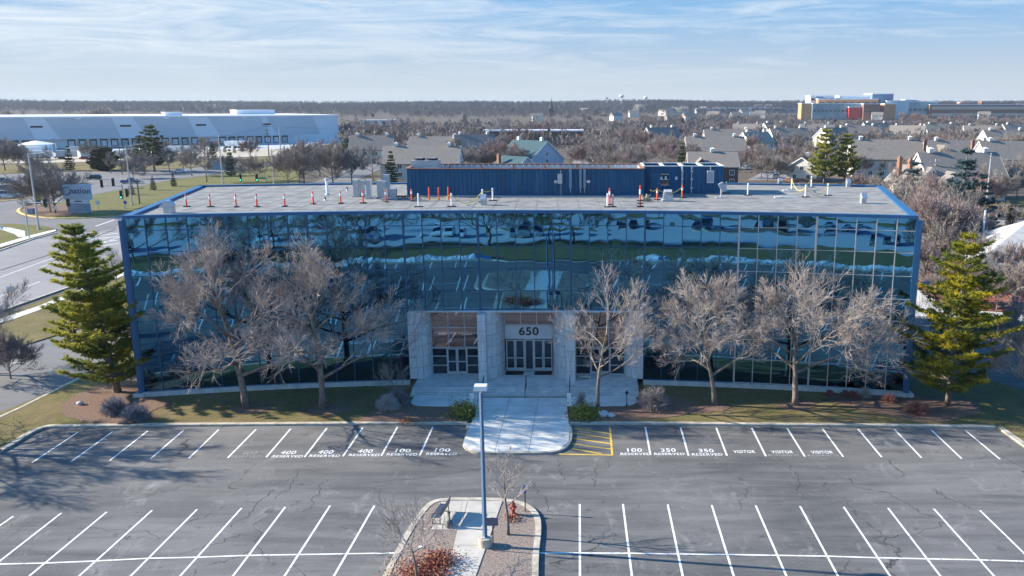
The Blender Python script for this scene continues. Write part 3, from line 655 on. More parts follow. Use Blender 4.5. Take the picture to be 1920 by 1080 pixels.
sf = MB(); sf.box(((-15.9 + 4.6) / 2, 72.35, ZC + 0.08), (20.4, 3.6, 0.12)); sf.build('soffit', M_conc, bld, BO)
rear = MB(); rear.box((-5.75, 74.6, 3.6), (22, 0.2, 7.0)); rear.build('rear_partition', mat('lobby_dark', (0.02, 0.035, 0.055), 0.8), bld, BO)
def e_window(x0, x1, y, z0, z1, xs_, zs_, fw=0.07, m=None, amp=0.0008):
    gl, f_ = MB(), MB(); X = [x0] + xs_ + [x1]; Z = [z0] + zs_ + [z1]
    for a, b_ in zip(X, X[1:]):
        for c_, d_ in zip(Z, Z[1:]): pane(gl, Vector((a, y, 0)), Vector((b_, y, 0)), c_, d_, amp)
    for a in X: f_.box((a, y - 0.03, (z0 + z1) / 2), (fw, 0.1, z1 - z0 + fw))
    for c_ in Z:
        for a, b_ in zip(X, X[1:]): f_.box(((a + b_) / 2, y - 0.032, c_), (b_ - a - fw - 0.002, 0.09, fw))
    w_ = gl.build('entrance_window', m or M_glass_e, bld, BO, smooth=True); f_.build('window_frame', M_frame, w_, BO); return w_
def door(x0, x1, y, z0, z1, hx):
    f_, gl, h_ = MB(), MB(), MB(); w_ = 0.10
    f_.box((x0 + w_ / 2, y, (z0 + z1) / 2), (w_, 0.09, z1 - z0)); f_.box((x1 - w_ / 2, y, (z0 + z1) / 2), (w_, 0.09, z1 - z0))
    for z in (z0 + 0.12, z0 + 1.15, z1 - 0.06): f_.box(((x0 + x1) / 2, y + 0.001, z), (x1 - x0 - 2 * w_ - 0.002, 0.08, 0.22 if z < z0 + 0.2 else 0.09))
    gl.box(((x0 + x1) / 2, y + 0.02, (z0 + z1) / 2), (x1 - x0 - 2 * w_ + 0.02, 0.015, z1 - z0 - 0.1))
    h_.tube([(hx, y - 0.12, z0 + 0.95), (hx, y - 0.12, z0 + 1.4)], 0.02, 6)
    h_.box((hx, y - 0.08, z0 + 0.98), (0.02, 0.08, 0.02)); h_.box((hx, y - 0.08, z0 + 1.37), (0.02, 0.08, 0.02))
    d = f_.build('door', M_frame, bld, BO); gl.build('door_glass', M_glass_d, d, BO); h_.build('handle', M_steel, d, BO); return d
for x0, x1 in ((-14.2, -9.86), (-1.44, 2.88)):
    w = x1 - x0; xa, xb = x0 + w * 0.345, x0 + w * 0.675
    e_window(x0, x1, 71.9, 3.12, ZC, [x0 + w * 0.345, x0 + w * 0.675], [4.95])
    e_window(x0, x0 + w * 0.30, 71.9, ZF + 0.02, 3.04, [], [1.45, 2.3], m=M_glass_d); e_window(x0 + w * 0.71, x1, 71.9, ZF + 0.02, 3.04, [], [1.45, 2.3], m=M_glass_d)
    xm = x0 + w * 0.505; door(x0 + w * 0.305, xm - 0.01, 71.9, ZF + 0.02, 3.02, xm - 0.1); door(xm + 0.01, x0 + w * 0.705, 71.9, ZF + 0.02, 3.02, xm + 0.1)
x0, x1 = -7.83, -3.52; w = x1 - x0
e_window(x0, x1, 73.0, 4.9, ZC, [x0 + w * 0.335, x0 + w * 0.665], [])
sg = MB(); sg.box(((x0 + x1) / 2, 72.97, 4.22), (w, 0.16, 1.26)); s_ = sg.build('sign_panel', mat('light_panel', (0.60, 0.60, 0.59), 0.7, var=0.05), bld, BO)
nb = MB(); add_text(nb, '650', 1.02, Matrix.Translation((-5.68, 72.87, 4.28)) @ Matrix.Rotation(pi / 2, 4, 'X'), 0.022, 1.12, 0.03); nb.build('number', M_blackm, s_, BO)
for a, b_, h_ in ((0.02, 0.205, 0.19), (0.21, 0.405, 0.23), (0.60, 0.795, 0.77), (0.80, 0.985, 0.81)): door(x0 + w * a, x0 + w * b_, 73.0, ZF + 0.02, 3.5, x0 + w * h_)
e_window(x0 + w * 0.42, x0 + w * 0.585, 73.0, ZF + 0.1, 3.5, [], [], m=M_glass_d, fw=0.09)
for a in (0.0, 0.99):
    pass
for i, (xa, xb) in enumerate(((-7.75, -6.15), (-5.15, -3.6))):
    m_ = MB(); m_.box(((xa + xb) / 2, 72.15, ZF + 0.012), (xb - xa, 1.1, 0.02)); m_.box(((xa + xb) / 2, 72.15, ZF + 0.026), (xb - xa - 0.2, 0.9, 0.008))
    tag(m_.build('door_mat', M_black), 'dark door mat in front of the %s glass doors under the number' % ('left pair of' if i == 0 else 'right pair of'), 'door mat', 'door mats')
# penthouse
def corr(mb, a, b_, z0, z1, pitch=0.42, dep=0.07, flip=False):
    a, b_ = Vector(a), Vector(b_); L_ = (b_ - a).length; n = max(2, int(L_ / pitch)); t = (b_ - a).normalized(); nr = Vector((t.y, -t.x, 0)) * (-1 if flip else 1)
    pts = []
    for i in range(n):
        for f_, o_ in ((0.0, 0), (0.62, 0), (0.72, 1), (0.90, 1)): pts.append(a + t * (L_ * (i + f_) / n) + nr * dep * o_)
    pts.append(b_); k = len(mb.v)
    for p in pts: mb.v.append((p.x, p.y, z0)); mb.v.append((p.x, p.y, z1))
    for i in range(len(pts) - 1): mb.f.append((k + 2 * i, k + 2 * i + 2, k + 2 * i + 3, k + 2 * i + 1))
ZR = 15.26; PT = 18.0
pa, pb, pc, pd = (-18.3, 83.6), (5.1, 83.6), (5.1, 90.6), (-18.6, 90.6)
w_ = MB(); corr(w_, (*pa, 0), (*pb, 0), ZR + 0.12, PT); ph = w_.build('penthouse_wall', M_bluewall, bld, BO)
w_ = MB(); corr(w_, (*pb, 0), (*pc, 0), ZR + 0.12, PT); corr(w_, (*pd, 0), (*pa, 0), ZR + 0.12, PT); corr(w_, (*pc, 0), (*pd, 0), ZR + 0.12, PT); w_.build('penthouse_wall', M_bluewall, bld, BO)
w_ = MB(); e = 0.2
for a, b_ in (((pa[0] + e, pa[1] + e), (pb[0] - e, pb[1] + e)), ((pb[0] - e, pb[1] + e), (pc[0] - e, pc[1] - e)), ((pc[0] - e, pc[1] - e), (pd[0] + e, pd[1] - e)), ((pd[0] + e, pd[1] - e), (pa[0] + e, pa[1] + e))): corr(w_, (*a, 0), (*b_, 0), ZR, PT - 0.05, 0.6, 0.05, True)
w_.build('inner_lining', mat('pale_lining', (0.42, 0.44, 0.46), 0.6, var=0.15, vscale=0.6), bld, BO)
w_ = MB()
for a, b_ in ((pa, pb), (pb, pc), (pc, pd), (pd, pa)): w_.beam((*a, PT + 0.03), (*b_, PT + 0.03), 0.3, 0.07)
for i in range(1, 7): w_.box((pd[0] + i * 3.4, 90.3, 17.0), (0.12, 0.12, 1.9))
w_.build('rusty_rim', M_rust, bld, BO)
for xx, ww in ((-7.7, 0.75), (-5.6, 0.8), (-3.4, 0.45)):
    w_ = MB(); corr(w_, (xx, 83.56, 0), (xx + ww, 83.56, 0), ZR + 0.2, PT - 0.1); w_.build('faded_panel', M_bluefade, bld, BO)
qa, qb, qc, qd = (5.3, 86.4), (13.4, 86.4), (13.4, 91.0), (5.3, 91.0)
w_ = MB(); corr(w_, (*qa, 0), (*qb, 0), ZR, PT + 0.05); corr(w_, (*qb, 0), (*qc, 0), ZR, PT + 0.05); corr(w_, (*qc, 0), (*qd, 0), ZR, PT + 0.05); w_.build('penthouse_wall', M_bluewall, bld, BO)
w_ = MB()
for a, b_ in ((qa, qb), (qb, qc), (qc, qd), (qd, qa)): w_.beam((*a, PT + 0.08), (*b_, PT + 0.08), 0.22, 0.09)
for i in range(1, 4): w_.beam((5.3 + i * 2.0, 86.5, PT + 0.05), (5.3 + i * 2.0, 90.9, PT + 0.05), 0.35, 0.08)
w_.build('pale_rim', M_white, bld, BO)
w_ = MB(); w_.box((-6.6, 83.5, ZR + 0.06), (23.6, 0.16, 0.12)); w_.box((-2.0, 82.7, ZR + 0.05), (14.0, 0.18, 0.1)); w_.build('base_flashing', M_galv, bld, BO)
d_ = MB(); d_.box((6.5, 86.3, ZR + 1.05), (1.1, 0.08, 2.1)); dd = d_.build('penthouse_door', M_bluefade, bld, BO); h_ = MB(); h_.box((6.85, 86.22, ZR + 1.05), (0.12, 0.06, 0.06)); h_.build('handle', M_steel, dd, BO)
d_ = MB(); d_.box((7.45, 86.3, ZR + 1.45), (0.75, 0.06, 1.1)); dd = d_.build('penthouse_window', M_glass_d, bld, BO); h_ = MB()
for z in (0.9, 1.45, 2.0): h_.box((7.45, 86.26, ZR + z), (0.8, 0.05, 0.05))
h_.build('window_frame', M_white, dd, BO)

# ---------------------------------------------------------------- things on the roof
def RP(a, b_): return P(a, b_, ZR)
def cooling(loc):
    t = thing('cooling_unit', 'pale rooftop cooling unit with two round fans on top behind the blue screen', 'cooling unit', loc)
    m_ = MB(); m_.box((0, 0, 1.85), (2.7, 1.9, 3.1)); m_.build('casing', M_galv, t)
    for s_ in (-1, 1):
        m_ = MB(); m_.lathe((s_ * 0.65, 0, 3.4), [(0.58, 0), (0.6, 0.18), (0.5, 0.2), (0.06, 0.16)], 18); f_ = m_.build('fan_guard', M_blackm, t)
        m_ = MB()
        for k in range(4): m_.box((s_ * 0.65, 0, 3.62), (1.05, 0.07, 0.02), rz=k * pi / 4)
        m_.build('fan_blade', M_grey, f_)
    m_ = MB()
    for i in range(8): m_.box((0, -0.96, 0.6 + i * 0.25), (2.4, 0.04, 0.06))
    m_.build('louvre', M_grey, t); m_ = MB(); m_.box((0, 0, 0.1), (2.8, 1.9, 0.2)); m_.build('base', M_grey, t)
cooling((P(817, 322, 17.0).x + 0.2, 86.8, ZR + 0.0))
def hood(loc, rz, label, h=0.95, w=0.62):
    t = thing('roof_vent', label, 'roof vent', loc, rz, 'galvanised hood vents on the roof')
    m_ = MB(); m_.box((0, 0, h * 0.3), (w, w * 0.8, h * 0.6)); m_.build('shaft', M_galv, t)
    m_ = MB(); n = 8; pts = [(-w * 0.9, h * 0.55)] + [(-w * 0.2 + w * 0.75 * sin(a) * 1.0, h * 0.55 + (h * 0.45) * (1 if False else cos(a))) for a in [i * pi / 2 / n for i in range(n + 1)]] + [(w * 0.55, h * 0.45), (-w * 0.9, h * 0.45)]
    k = len(pts); m_.v = [(p[0], -w * 0.42, p[1]) for p in pts] + [(p[0], w * 0.42, p[1]) for p in pts]
    m_.f = [tuple(range(k)), tuple(range(k, 2 * k))[::-1]] + [(i, k + i, k + (i + 1) % k, (i + 1) % k) for i in range(k)]
    m_.build('hood', M_galv, t); return t
hood(RP(318, 399), 0.0, 'galvanised hood vent at the near left corner of the roof', 1.05, 0.75)
hood(RP(907, 384), pi / 2, 'galvanised hood vent standing among the yellow chain posts in front of the blue screen', 1.0, 0.6)
hood(RP(1618, 381), pi / 2, 'galvanised hood vent near the front right corner of the roof', 1.0, 0.55)
hood(RP(1590, 350), pi / 2, 'small galvanised hood vent near the far right edge of the roof', 0.9, 0.5)
hood(RP(1462, 345), pi / 2, 'pale vent box at the far roof edge behind the white posts', 0.7, 0.5)
def delineator(loc, label, group, col=M_orange, base=True, band=True, h=1.15):
    t = thing('delineator_post', label, 'post', loc, 0, group)
    m_ = MB(); m_.lathe((0, 0, 0.04), [(0.075, 0), (0.065, h * 0.9), (0.05, h * 0.93), (0.05, h * 0.97), (0.02, h)], 8); m_.build('tube', col, t)
    if base: m_ = MB(); m_.prism([(0.36 * cos(a + pi / 8), 0.24 * sin(a + pi / 8)) for a in [i * pi / 4 for i in range(8)]], 0, 0.07); m_.build('base', M_black, t)
    if band:
        m_ = MB(); m_.tube([(0, 0, h * 0.60), (0, 0, h * 0.82)], 0.085, 8); m_.build('reflective_band', M_reflw, t)
    return t
dl = [(350, 387.5), (394.5, 388), (443, 388), (482, 387.5), (534, 387), (587.5, 382.5), (639, 381.5), (681, 381), (724, 379), (772, 377)]
names = ['leftmost orange post of the row along the left roof, near the hood vent'] + ['%s orange post from the left in the row along the left roof' % w_ for w_ in ('second', 'third', 'fourth', 'fifth', 'sixth', 'seventh')] + ['orange post in front of the left pair of grey cabinets', 'orange post in front of the right grey cabinets', 'orange post leaning at the left end of the blue screen']
base_d = None
for (a, b_), nm in zip(dl, names):
    t = delineator(RP(a, b_), nm, 'orange posts on the left roof') if base_d is None else clone(base_d, RP(a, b_), RNG.uniform(0, 3), nm)
    if base_d is None: base_d = t
base_d = None
for a, b_, nm in ((805, 376, 'leftmost of three plain orange posts against the blue screen'), (823, 376, 'middle of three plain orange posts against the blue screen'), (841, 375.5, 'rightmost of three plain orange posts against the blue screen')):
    delineator(RP(a, b_) + Vector((0, 0, 0)), nm, 'orange posts against the blue screen', base=False, band=False, h=1.25)
for a, b_, nm, c_, h in ((1139, 388, 'white post of the bunch stored on the front roof edge', M_reflw, 1.2), (1143, 384, 'tall orange post in the middle of the bunch stored on the front roof edge', M_orange, 1.5), (1149, 388, 'short pinkish post of the bunch stored on the front roof edge', mat('faded_pink', (0.75, 0.35, 0.28), 0.6), 1.1), (1200, 388, 'stack of orange posts with several black bases on the roof edge', M_orange, 1.9), (1232, 375, 'orange post with white band before the penthouse door', M_orange, 1.1), (1279, 371, 'orange topped post with chain before the penthouse', M_orange, 1.25)):
    t = delineator(RP(a, b_), nm, 'orange posts near the penthouse', c_, base=(h != 1.9), band=(h > 1.2 or a == 1232), h=h)
    if h == 1.9:
        m_ = MB()
        for z in (0.03, 0.3, 0.55): m_.prism([(0.34 * cos(q), 0.22 * sin(q)) for q in [i * pi / 4 for i in range(8)]], z, z + 0.07)
        m_.build('base', M_black, t)
def stanchion(loc, nm):
    t = thing('chain_post', nm, 'post', loc, 0, 'white chain posts on the roof')
    m_ = MB(); m_.tube([(0, 0, 0.05), (0, 0, 1.1)], 0.07, 8); m_.build('pole', M_reflw, t); m_ = MB(); m_.box((0, 0, 0.035), (0.75, 0.4, 0.07)); m_.build('base', M_black, t)
    m_ = MB(); m_.lathe((0, 0, 1.1), [(0.085, 0), (0.085, 0.08), (0.03, 0.12)], 8); m_.build('cap', M_reflw, t); return t
sp = {}
for k, (a, b_, nm) in {1: (785, 388, 'leftmost white chain post in front of the blue screen'), 2: (847, 387.5, 'second white chain post in front of the blue screen'), 3: (905, 379, 'white chain post standing behind the hood vent'), 4: (924, 376.5, 'white chain post right of the hood vent by the blue screen'), 5: (1402, 366, 'white post alone right of the penthouse shadow'), 6: (1484, 356, 'white chain post at the far left of the right roof square'), 7: (1521, 351, 'white chain post at the far right of the right roof square'), 8: (1510, 369.5, 'nearest white chain post of the right roof square'), 9: (1552, 366.5, 'rightmost white chain post of the right roof'), 10: (1361, 362, 'short white post with round cap at the penthouse right corner')}.items():
    stanchion(RP(a, b_), nm); sp[k] = RP(a, b_)
def chain(a, b_, sag, nm, low=None):
    m_ = MB(); q = []
    for i in range(13): t = i / 12; q.append(a.lerp(b_, t) + Vector((0, 0, 1.05 - sag * 4 * t * (1 - t))))
    m_.tube([p - a for p in q], 0.035, 5); o = m_.build('plastic_chain', M_yellow); o.location = a; tag(o, nm, 'chain', 'yellow chains on the roof')
chain(sp[1], sp[2], 0.32, 'yellow chain sagging between the two leftmost white posts'); chain(sp[2], sp[3], 0.95, 'yellow chain hanging to the roof left of the hood vent'); chain(sp[3], sp[4], 0.12, 'short yellow chain right behind the hood vent')
chain(sp[6], sp[8], 0.75, 'yellow chain at the left side of the right roof square'); chain(sp[7], sp[8] + Vector((0, 3, 0)), 0.6, 'yellow chain falling from the far right white post'); chain(sp[8], sp[9], 0.95, 'yellow chain lying low between the two nearest right posts')
chain(RP(1219, 377), RP(1232, 375), 0.15, 'short yellow chain before the penthouse door'); chain(RP(1232, 375), RP(1279, 371), 0.5, 'pale chain sagging before the penthouse wall')
def cabinet(a, b_, w, d, h, nm, m=M_galv, two=False):
    t = thing('equipment_cabinet', nm, 'cabinet', RP(a, b_), 0, 'grey equipment cabinets on the roof')
    m_ = MB(); m_.box((0, 0, 0.16 + h / 2), (w, d, h)); m_.box((0, 0, 0.16 + h + 0.03), (w + 0.08, d + 0.08, 0.06)); m_.build('casing', m, t)
    m_ = MB(); m_.box((0, -d / 2 - 0.012, 0.16 + h / 2), (w * 0.8, 0.02, h * 0.85)); m_.build('front_panel', M_grey, t)
    m_ = MB(); m_.box((0, 0, 0.07), (w + 0.25, d + 0.1, 0.14)); m_.build('base', M_grey, t); return t
cabinet(669, 369, 0.5, 0.6, 1.45, 'leftmost tall grey cabinet on the left roof'); cabinet(680, 368.5, 0.38, 0.6, 1.4, 'narrow grey cabinet beside the leftmost cabinet', M_grey)
cabinet(693, 372, 0.45, 0.6, 1.6, 'tall pale cabinet in the middle of the roof cabinets'); cabinet(713, 371, 0.42, 0.6, 1.5, 'fourth roof cabinet with a grey door'); cabinet(727, 368, 0.5, 0.6, 1.95, 'tallest roof cabinet, behind the others'); cabinet(722, 375, 0.4, 0.5, 1.6, 'nearest roof cabinet, just behind an orange post'); cabinet(738, 374, 0.6, 0.5, 0.85, 'low grey cabinet at the right end of the cabinets')
cb = MB(); r_ = random.Random(8)
for k in range(5):
    a = RP(745, 372); q = [(0.0 + i * 0.32 + r_.uniform(-.1, .1), r_.uniform(-.3, .3), 0.05 + 0.28 * abs(sin(i * 1.1 + k))) for i in range(8)]; cb.tube(q, 0.03, 5)
o = cb.build('cable_bundle', M_black); o.location = RP(744, 373); tag(o, 'tangle of black cables between the grey cabinets and the blue screen', 'cables')
def pipe(a, b_, h, r, nm, cap=True, m=M_reflw):
    t = thing('vent_pipe', nm, 'pipe', RP(a, b_), 0, 'vent pipes on the roof')
    m_ = MB(); m_.tube([(0, 0, 0), (0, 0, h)], r, 10); m_.build('pipe', m, t)
    m_ = MB(); m_.lathe((0, 0, 0), [(r * 1.9, 0), (r * 1.5, 0.06), (r * 1.1, 0.12)], 10); m_.build('flashing', M_galv, t)
    if cap: m_ = MB(); m_.lathe((0, 0, h), [(r * 1.6, 0), (r * 1.6, 0.12), (r, 0.2)], 10); m_.build('cap', M_galv, t)
pipe(614, 365, 1.45, 0.14, 'tall white vent pipe near the far edge of the left roof'); pipe(651, 357, 0.35, 0.07, 'small dark vent pipe left of the grey cabinets', False, M_blackm); pipe(610, 375.5, 0.3, 0.07, 'short dark vent pipe in front of the tall white pipe', False, M_blackm)
def antenna(x, y, z, h, nm, w=0.26):
    t = thing('antenna_panel', nm, 'antenna', (x, y, z), 0, 'antenna panels on the penthouse wall')
    m_ = MB(); m_.box((0, -0.18, h * 0.55), (w, 0.14, h * 0.9)); m_.build('panel', M_polebl if w > 0.25 else M_grey, t)
    m_ = MB(); m_.tube([(0, -0.06, -0.35), (0, -0.06, h * 1.0)], 0.035, 6); m_.build('mount_pipe', M_galv, t); m_ = MB(); m_.tube([(0.05, -.15, 0.02), (0.1, -.1, -.3), (-.3, -.2, -.42)], 0.02, 4); m_.build('cable', M_black, t)
antenna(P(1069, 350, 16.4).x, 83.45, ZR + 0.72, 2.0, 'antenna panel on the screen just right of the grey box'); antenna(P(1088, 350, 16.4).x, 83.45, ZR + 0.7, 2.0, 'left one of the close pair of antenna panels'); antenna(P(1096, 350, 16.4).x, 83.45, ZR + 0.7, 2.0, 'right one of the close pair of antenna panels')
t = thing('junction_box', 'grey junction box on the blue screen with conduit below', 'junction box', (P(1048, 340, 17).x, 83.42, ZR + 1.35))
m_ = MB(); m_.box((0, -0.12, 0.45), (0.46, 0.24, 0.95)); m_.box((-0.42, -.1, 0.15), (0.3, 0.15, 0.28)); m_.build('box', M_galv, t); m_ = MB(); m_.tube([(0.1, -0.06, -1.2), (0.1, -0.06, 1.25)], 0.03, 6); m_.build('conduit', M_galv, t)
for a, h_, nm in ((1291, 2.9, 'thick vertical pipe on the right penthouse with small fittings'), (1310, 2.75, 'thin vertical conduit on the right penthouse')):
    t = thing('wall_pipe', nm, 'pipe', (P(a, 345, 16.8).x, 86.2, ZR)); m_ = MB(); m_.tube([(0, 0, 0.1), (0, 0, h_)], 0.09 if h_ > 2.8 else 0.05, 8); m_.build('pipe', M_galv, t)
    m_ = MB()
    for z in (0.6, 1.5, 2.3): m_.box((0.03, 0, z), (0.26, 0.2, 0.14))
    m_.build('bracket', M_galv, t)
t = thing('control_cabinet', 'pale control cabinet hanging on the right penthouse wall', 'cabinet', (P(1329, 330, 17).x, 86.25, ZR + 1.15)); m_ = MB(); m_.box((0, -0.1, 0.6), (0.7, 0.25, 1.25)); m_.build('casing', M_white, t); m_ = MB(); m_.box((0, -0.235, 0.6), (0.6, 0.02, 1.12)); m_.build('door', M_grey, t); m_ = MB(); m_.tube([(0, -0.1, 1.2), (0, -0.1, 1.75)], 0.035, 6); m_.build('conduit', M_galv, t)
for a, b_, w_, h_, nm in ((1238, 330, 0.28, 0.3, 'small white notice right of the penthouse door'), (1253, 336, 0.2, 0.35, 'tiny white plate in the middle of the right penthouse'), (1271, 334, 0.22, 0.32, 'small beige plate left of the thick pipe')):
    m_ = MB(); m_.box((0, 0, 0), (w_, 0.04, h_)); m_.box((0, -0.025, 0), (w_ * .7, 0.02, h_ * .6)); o = m_.build('wall_plate', M_white); q = P(a, b_, 17.0); o.location = (q.x, 86.28, ZR + 1.6); tag(o, nm, 'plate')
m_ = MB(); m_.box((0, 0, 0), (0.34, 0.04, 0.26)); m_.box((0, -.025, 0), (0.28, 0.02, 0.2)); o = m_.build('wall_plate', M_white); o.location = (P(1103, 341, 17).x, 83.48, ZR + 1.5); tag(o, 'small white plate on the blue screen right of the antennas', 'plate')
t = thing('roof_fan_box', 'square grey fan box standing before the penthouse with slanted lid', 'fan box', RP(1252, 377)); m_ = MB(); m_.box((0, 0, 0.4), (0.9, 0.7, 0.5)); m_.build('casing', M_galv, t); m_ = MB(); m_.box((0, 0, 0.82), (0.75, 0.6, 0.35), rx=0.3); m_.build('lid', M_grey, t); m_ = MB(); m_.box((0, 0, 0.075), (1.1, 0.9, 0.15)); m_.build('base', M_grey, t)
t = thing('swivel_antenna', 'grey slanted dish bracket on a short stand at the penthouse right corner', 'antenna', RP(1352, 371)); m_ = MB(); m_.tube([(0, 0, 0), (0, 0, 0.9)], 0.09, 8); m_.build('stand', M_galv, t); m_ = MB(); m_.box((0.1, 0, 1.05), (0.5, 0.3, 0.9), ry=-0.5); m_.build('head', M_grey, t); m_ = MB(); m_.box((0, 0, 0.04), (1.1, 0.6, 0.08)); m_.build('base', M_grey, t)
rb = MB(); r_ = random.Random(4)
for k in range(9): rb.tube([(r_.uniform(-.6, .6), r_.uniform(-.3, .3), 0.05), (r_.uniform(-.6, .6), r_.uniform(-.3, .3), r_.uniform(.2, .75)), (r_.uniform(-.6, .6), r_.uniform(-.3, .3), 0.1)], 0.06, 5)
o = rb.build('hose_heap', mat('hose_beige', (0.35, 0.30, 0.22), 0.8)); o.location = RP(1212, 378); tag(o, 'heap of beige hoses on the roof beside the penthouse corner', 'hoses')
for a, b_, nm in ((1490, 358, 'dark strap and white pipe lying on the right roof'), (1476, 371, 'short white pipe with black foot lying on the right roof')):
    m_ = MB(); m_.tube([(-0.7, 0, 0.07), (1.0, -0.1, 0.07)], 0.06, 6); m_.box((-0.9, 0.05, 0.05), (0.7, 0.35, 0.1)); o = m_.build('fallen_post', M_reflw); o.location = RP(a, b_); tag(o, nm, 'post')
# ---------------------------------------------------------------- trees
def perp(d, r_):
    v = Vector((r_.uniform(-1, 1), r_.uniform(-1, 1), r_.uniform(-1, 1))); v = v - d * v.dot(d)
    return v.normalized() if v.length > 1e-4 else Vector((1, 0, 0))
def bare_tree(seed, H, trunk_h, spread=1.0, limbs=7, levels=5, r0=0.2, up=0.18, twig=0.012, dens=1.0, lean=(0, 0), thin=3, wig=0.16, ang=0.85, leader=0.55, droop=0.0):
    """a leafless tree: returns (trunk mesh builder, crown mesh builder). Limbs fork again and again down to twigs."""
    r_ = random.Random(seed); T, C = MB(), MB(); tips = []
    def limb(p, d, L_, rad, lev):
        if lev >= 1 and p.z < trunk_h * 0.8 and trunk_h > 1.2: return
        n = 5 if lev <= 1 else (4 if lev == 2 else 3); pts = [p]; rads = [rad]; dd = d.copy()
        for i in range(n):
            dd = (dd + perp(dd, r_) * wig * (1.0 if lev else 0.5) + Vector((0, 0, up - (droop if lev >= 2 else 0))) * (0.5 if lev else 0.2)).normalized()
            if pts[-1].z < trunk_h * 1.1 and dd.z < 0.3: dd.z = 0.45; dd.normalize()
            pts.append(pts[-1] + dd * L_ / n); rads.append(max(twig * 0.6, rad * (1 - 0.72 * (i + 1) / n)))
        (T if lev == 0 else C).tube(pts, rads, 7 if lev == 0 else (5 if lev == 1 else (4 if lev == 2 and thin > 3 else 3)), cap=(lev == 0))
        if lev >= levels: return
        k = {0: 5, 1: 6, 2: 5, 3: 5, 4: 4, 5: 4}.get(lev, 3); k = max(2, int(round(k * dens * r_.uniform(0.8, 1.2))))
        for j in range(k):
            t = 0.28 + 0.72 * (j + r_.random()) / k; f = t * n; i = min(n - 1, int(f)); q = pts[i].lerp(pts[i + 1], f - i)
            base = (pts[i + 1] - pts[i]).normalized(); a = r_.uniform(0.45, 0.95) * ang
            nd = (base * cos(a) + perp(base, r_) * sin(a)).normalized()
            limb(q, nd, L_ * (r_.uniform(0.42, 0.68) if lev < 2 else r_.uniform(0.5, 0.9)) * (1.12 - 0.35 * t), max(twig, rads[i] * 0.55), lev + 1)
        # the limb goes on as one or two finer shoots
        limb(pts[-1], dd, L_ * 0.5, max(twig, rads[-1]), lev + 1)
    p0 = Vector((0, 0, -0.05)); d0 = Vector((lean[0], lean[1], 1)).normalized()
    tp, tr = [p0], [r0 * 1.25]; dd = d0.copy(); n = 8; top = H * leader
    for i in range(n):
        dd = (dd + perp(dd, r_) * 0.06).normalized(); tp.append(tp[-1] + dd * top / n); tr.append(r0 * (1.05 - 0.75 * (i + 1) / n))
    T.tube(tp, tr, 9)
    for i in range(limbs):
        t = trunk_h / top + (1 - trunk_h / top) * ((i + 0.3) / limbs); f = min(0.999, t) * n; k = int(f); q = tp[k].lerp(tp[k + 1], f - k)
        az = i * 2.4 + r_.uniform(-0.4, 0.4); el = r_.uniform(0.15, 0.55) + 0.65 * (i / limbs)
        d = Vector((cos(az) * cos(el), sin(az) * cos(el), sin(el)))
        L_ = (H - q.z) * r_.uniform(0.42, 0.58) * (spread if i < limbs * 0.75 else 1.0) * 1.0
        limb(q, d, L_, tr[k] * 0.62, 0 if L_ > 3 else 1)
    for i in range(2): limb(tp[-1], (dd + perp(dd, r_) * 0.35).normalized(), (H - tp[-1].z) * 0.62, tr[-1], 1)
    return T, C
def put_tree(name, label, loc, TC, mt, mc, group=None, cat='tree', rz=0.0, sc=None):
    t = thing(name, label, cat, loc, rz, group, sc); TC[0].build('trunk', mt, t, smooth=True); TC[1].build('crown', mc, t); return t

big = [
 ('bare_tree', 'tallest bare tree with full pale twiggy crown before the left half of the glass front', (462, 768), dict(seed=11, H=15.2, trunk_h=2.6, spread=0.98, limbs=17, levels=4, r0=0.28, dens=0.84, lean=(-0.06, 0), twig=0.0125, wig=0.26, up=0.10, leader=0.70)),
 ('bare_tree', 'second tall bare tree with pale crown, between the tallest tree and the entrance', (605, 769), dict(seed=23, H=14.3, trunk_h=2.4, spread=0.92, limbs=15, levels=4, r0=0.26, dens=0.82, lean=(0.0, 0), twig=0.0125, wig=0.26, up=0.10, leader=0.70)),
 ('bare_tree', 'slender bare tree with upswept branches standing right in front of the entrance', (1121, 773), dict(seed=35, H=11.6, trunk_h=2.7, spread=0.95, limbs=9, levels=4, r0=0.17, dens=0.70, lean=(-0.04, 0), twig=0.012, wig=0.20)),
 ('bare_tree', 'brownish bare tree just right of the entrance steps with ivy-free forked trunk', (1340, 762), dict(seed=47, H=11.6, trunk_h=2.5, spread=1.0, limbs=11, levels=4, r0=0.21, dens=0.82, lean=(-0.03, 0), twig=0.0125, wig=0.26, up=0.1, leader=0.62)),
 ('bare_tree', 'wide bare tree with broad pale crown before the right wing of the glass front', (1491, 762), dict(seed=59, H=12.3, trunk_h=2.6, spread=1.25, limbs=11, levels=4, r0=0.26, dens=0.86, lean=(0.02, 0), twig=0.0125, wig=0.26, up=0.07)),
]
for nm, lb, pp, kw in big:
    lb = lb.replace(' with ivy-free forked trunk', ' with forked trunk')
    q = P(*pp); q.z = 0.12; put_tree(nm, lb, q, bare_tree(**kw), M_bark, M_twig, 'bare trees on the front lawn')
q = P(783, 1096); q.z = 0.12
put_tree('young_tree', 'young bare tree with low crooked limbs at the near left of the traffic island', q, bare_tree(71, 4.9, 1.7, 1.25, 6, 3, 0.10, dens=1.0, twig=0.014, lean=(-0.03, 0), leader=0.42, wig=0.24, ang=1.0), M_bark, M_twig, 'young trees on the island')
q = P(953, 1006); q.z = 0.12
put_tree('young_tree', 'slim young bare tree with thin whippy shoots beside the red hydrant', q, bare_tree(83, 5.6, 1.7, 0.75, 8, 3, 0.09, dens=0.75, twig=0.011, leader=0.7), M_bark, M_twig, 'young trees on the island')
TL = bare_tree(95, 11.0, 2.0, 0.95, 9, 4, 0.2, dens=0.95, twig=0.013)
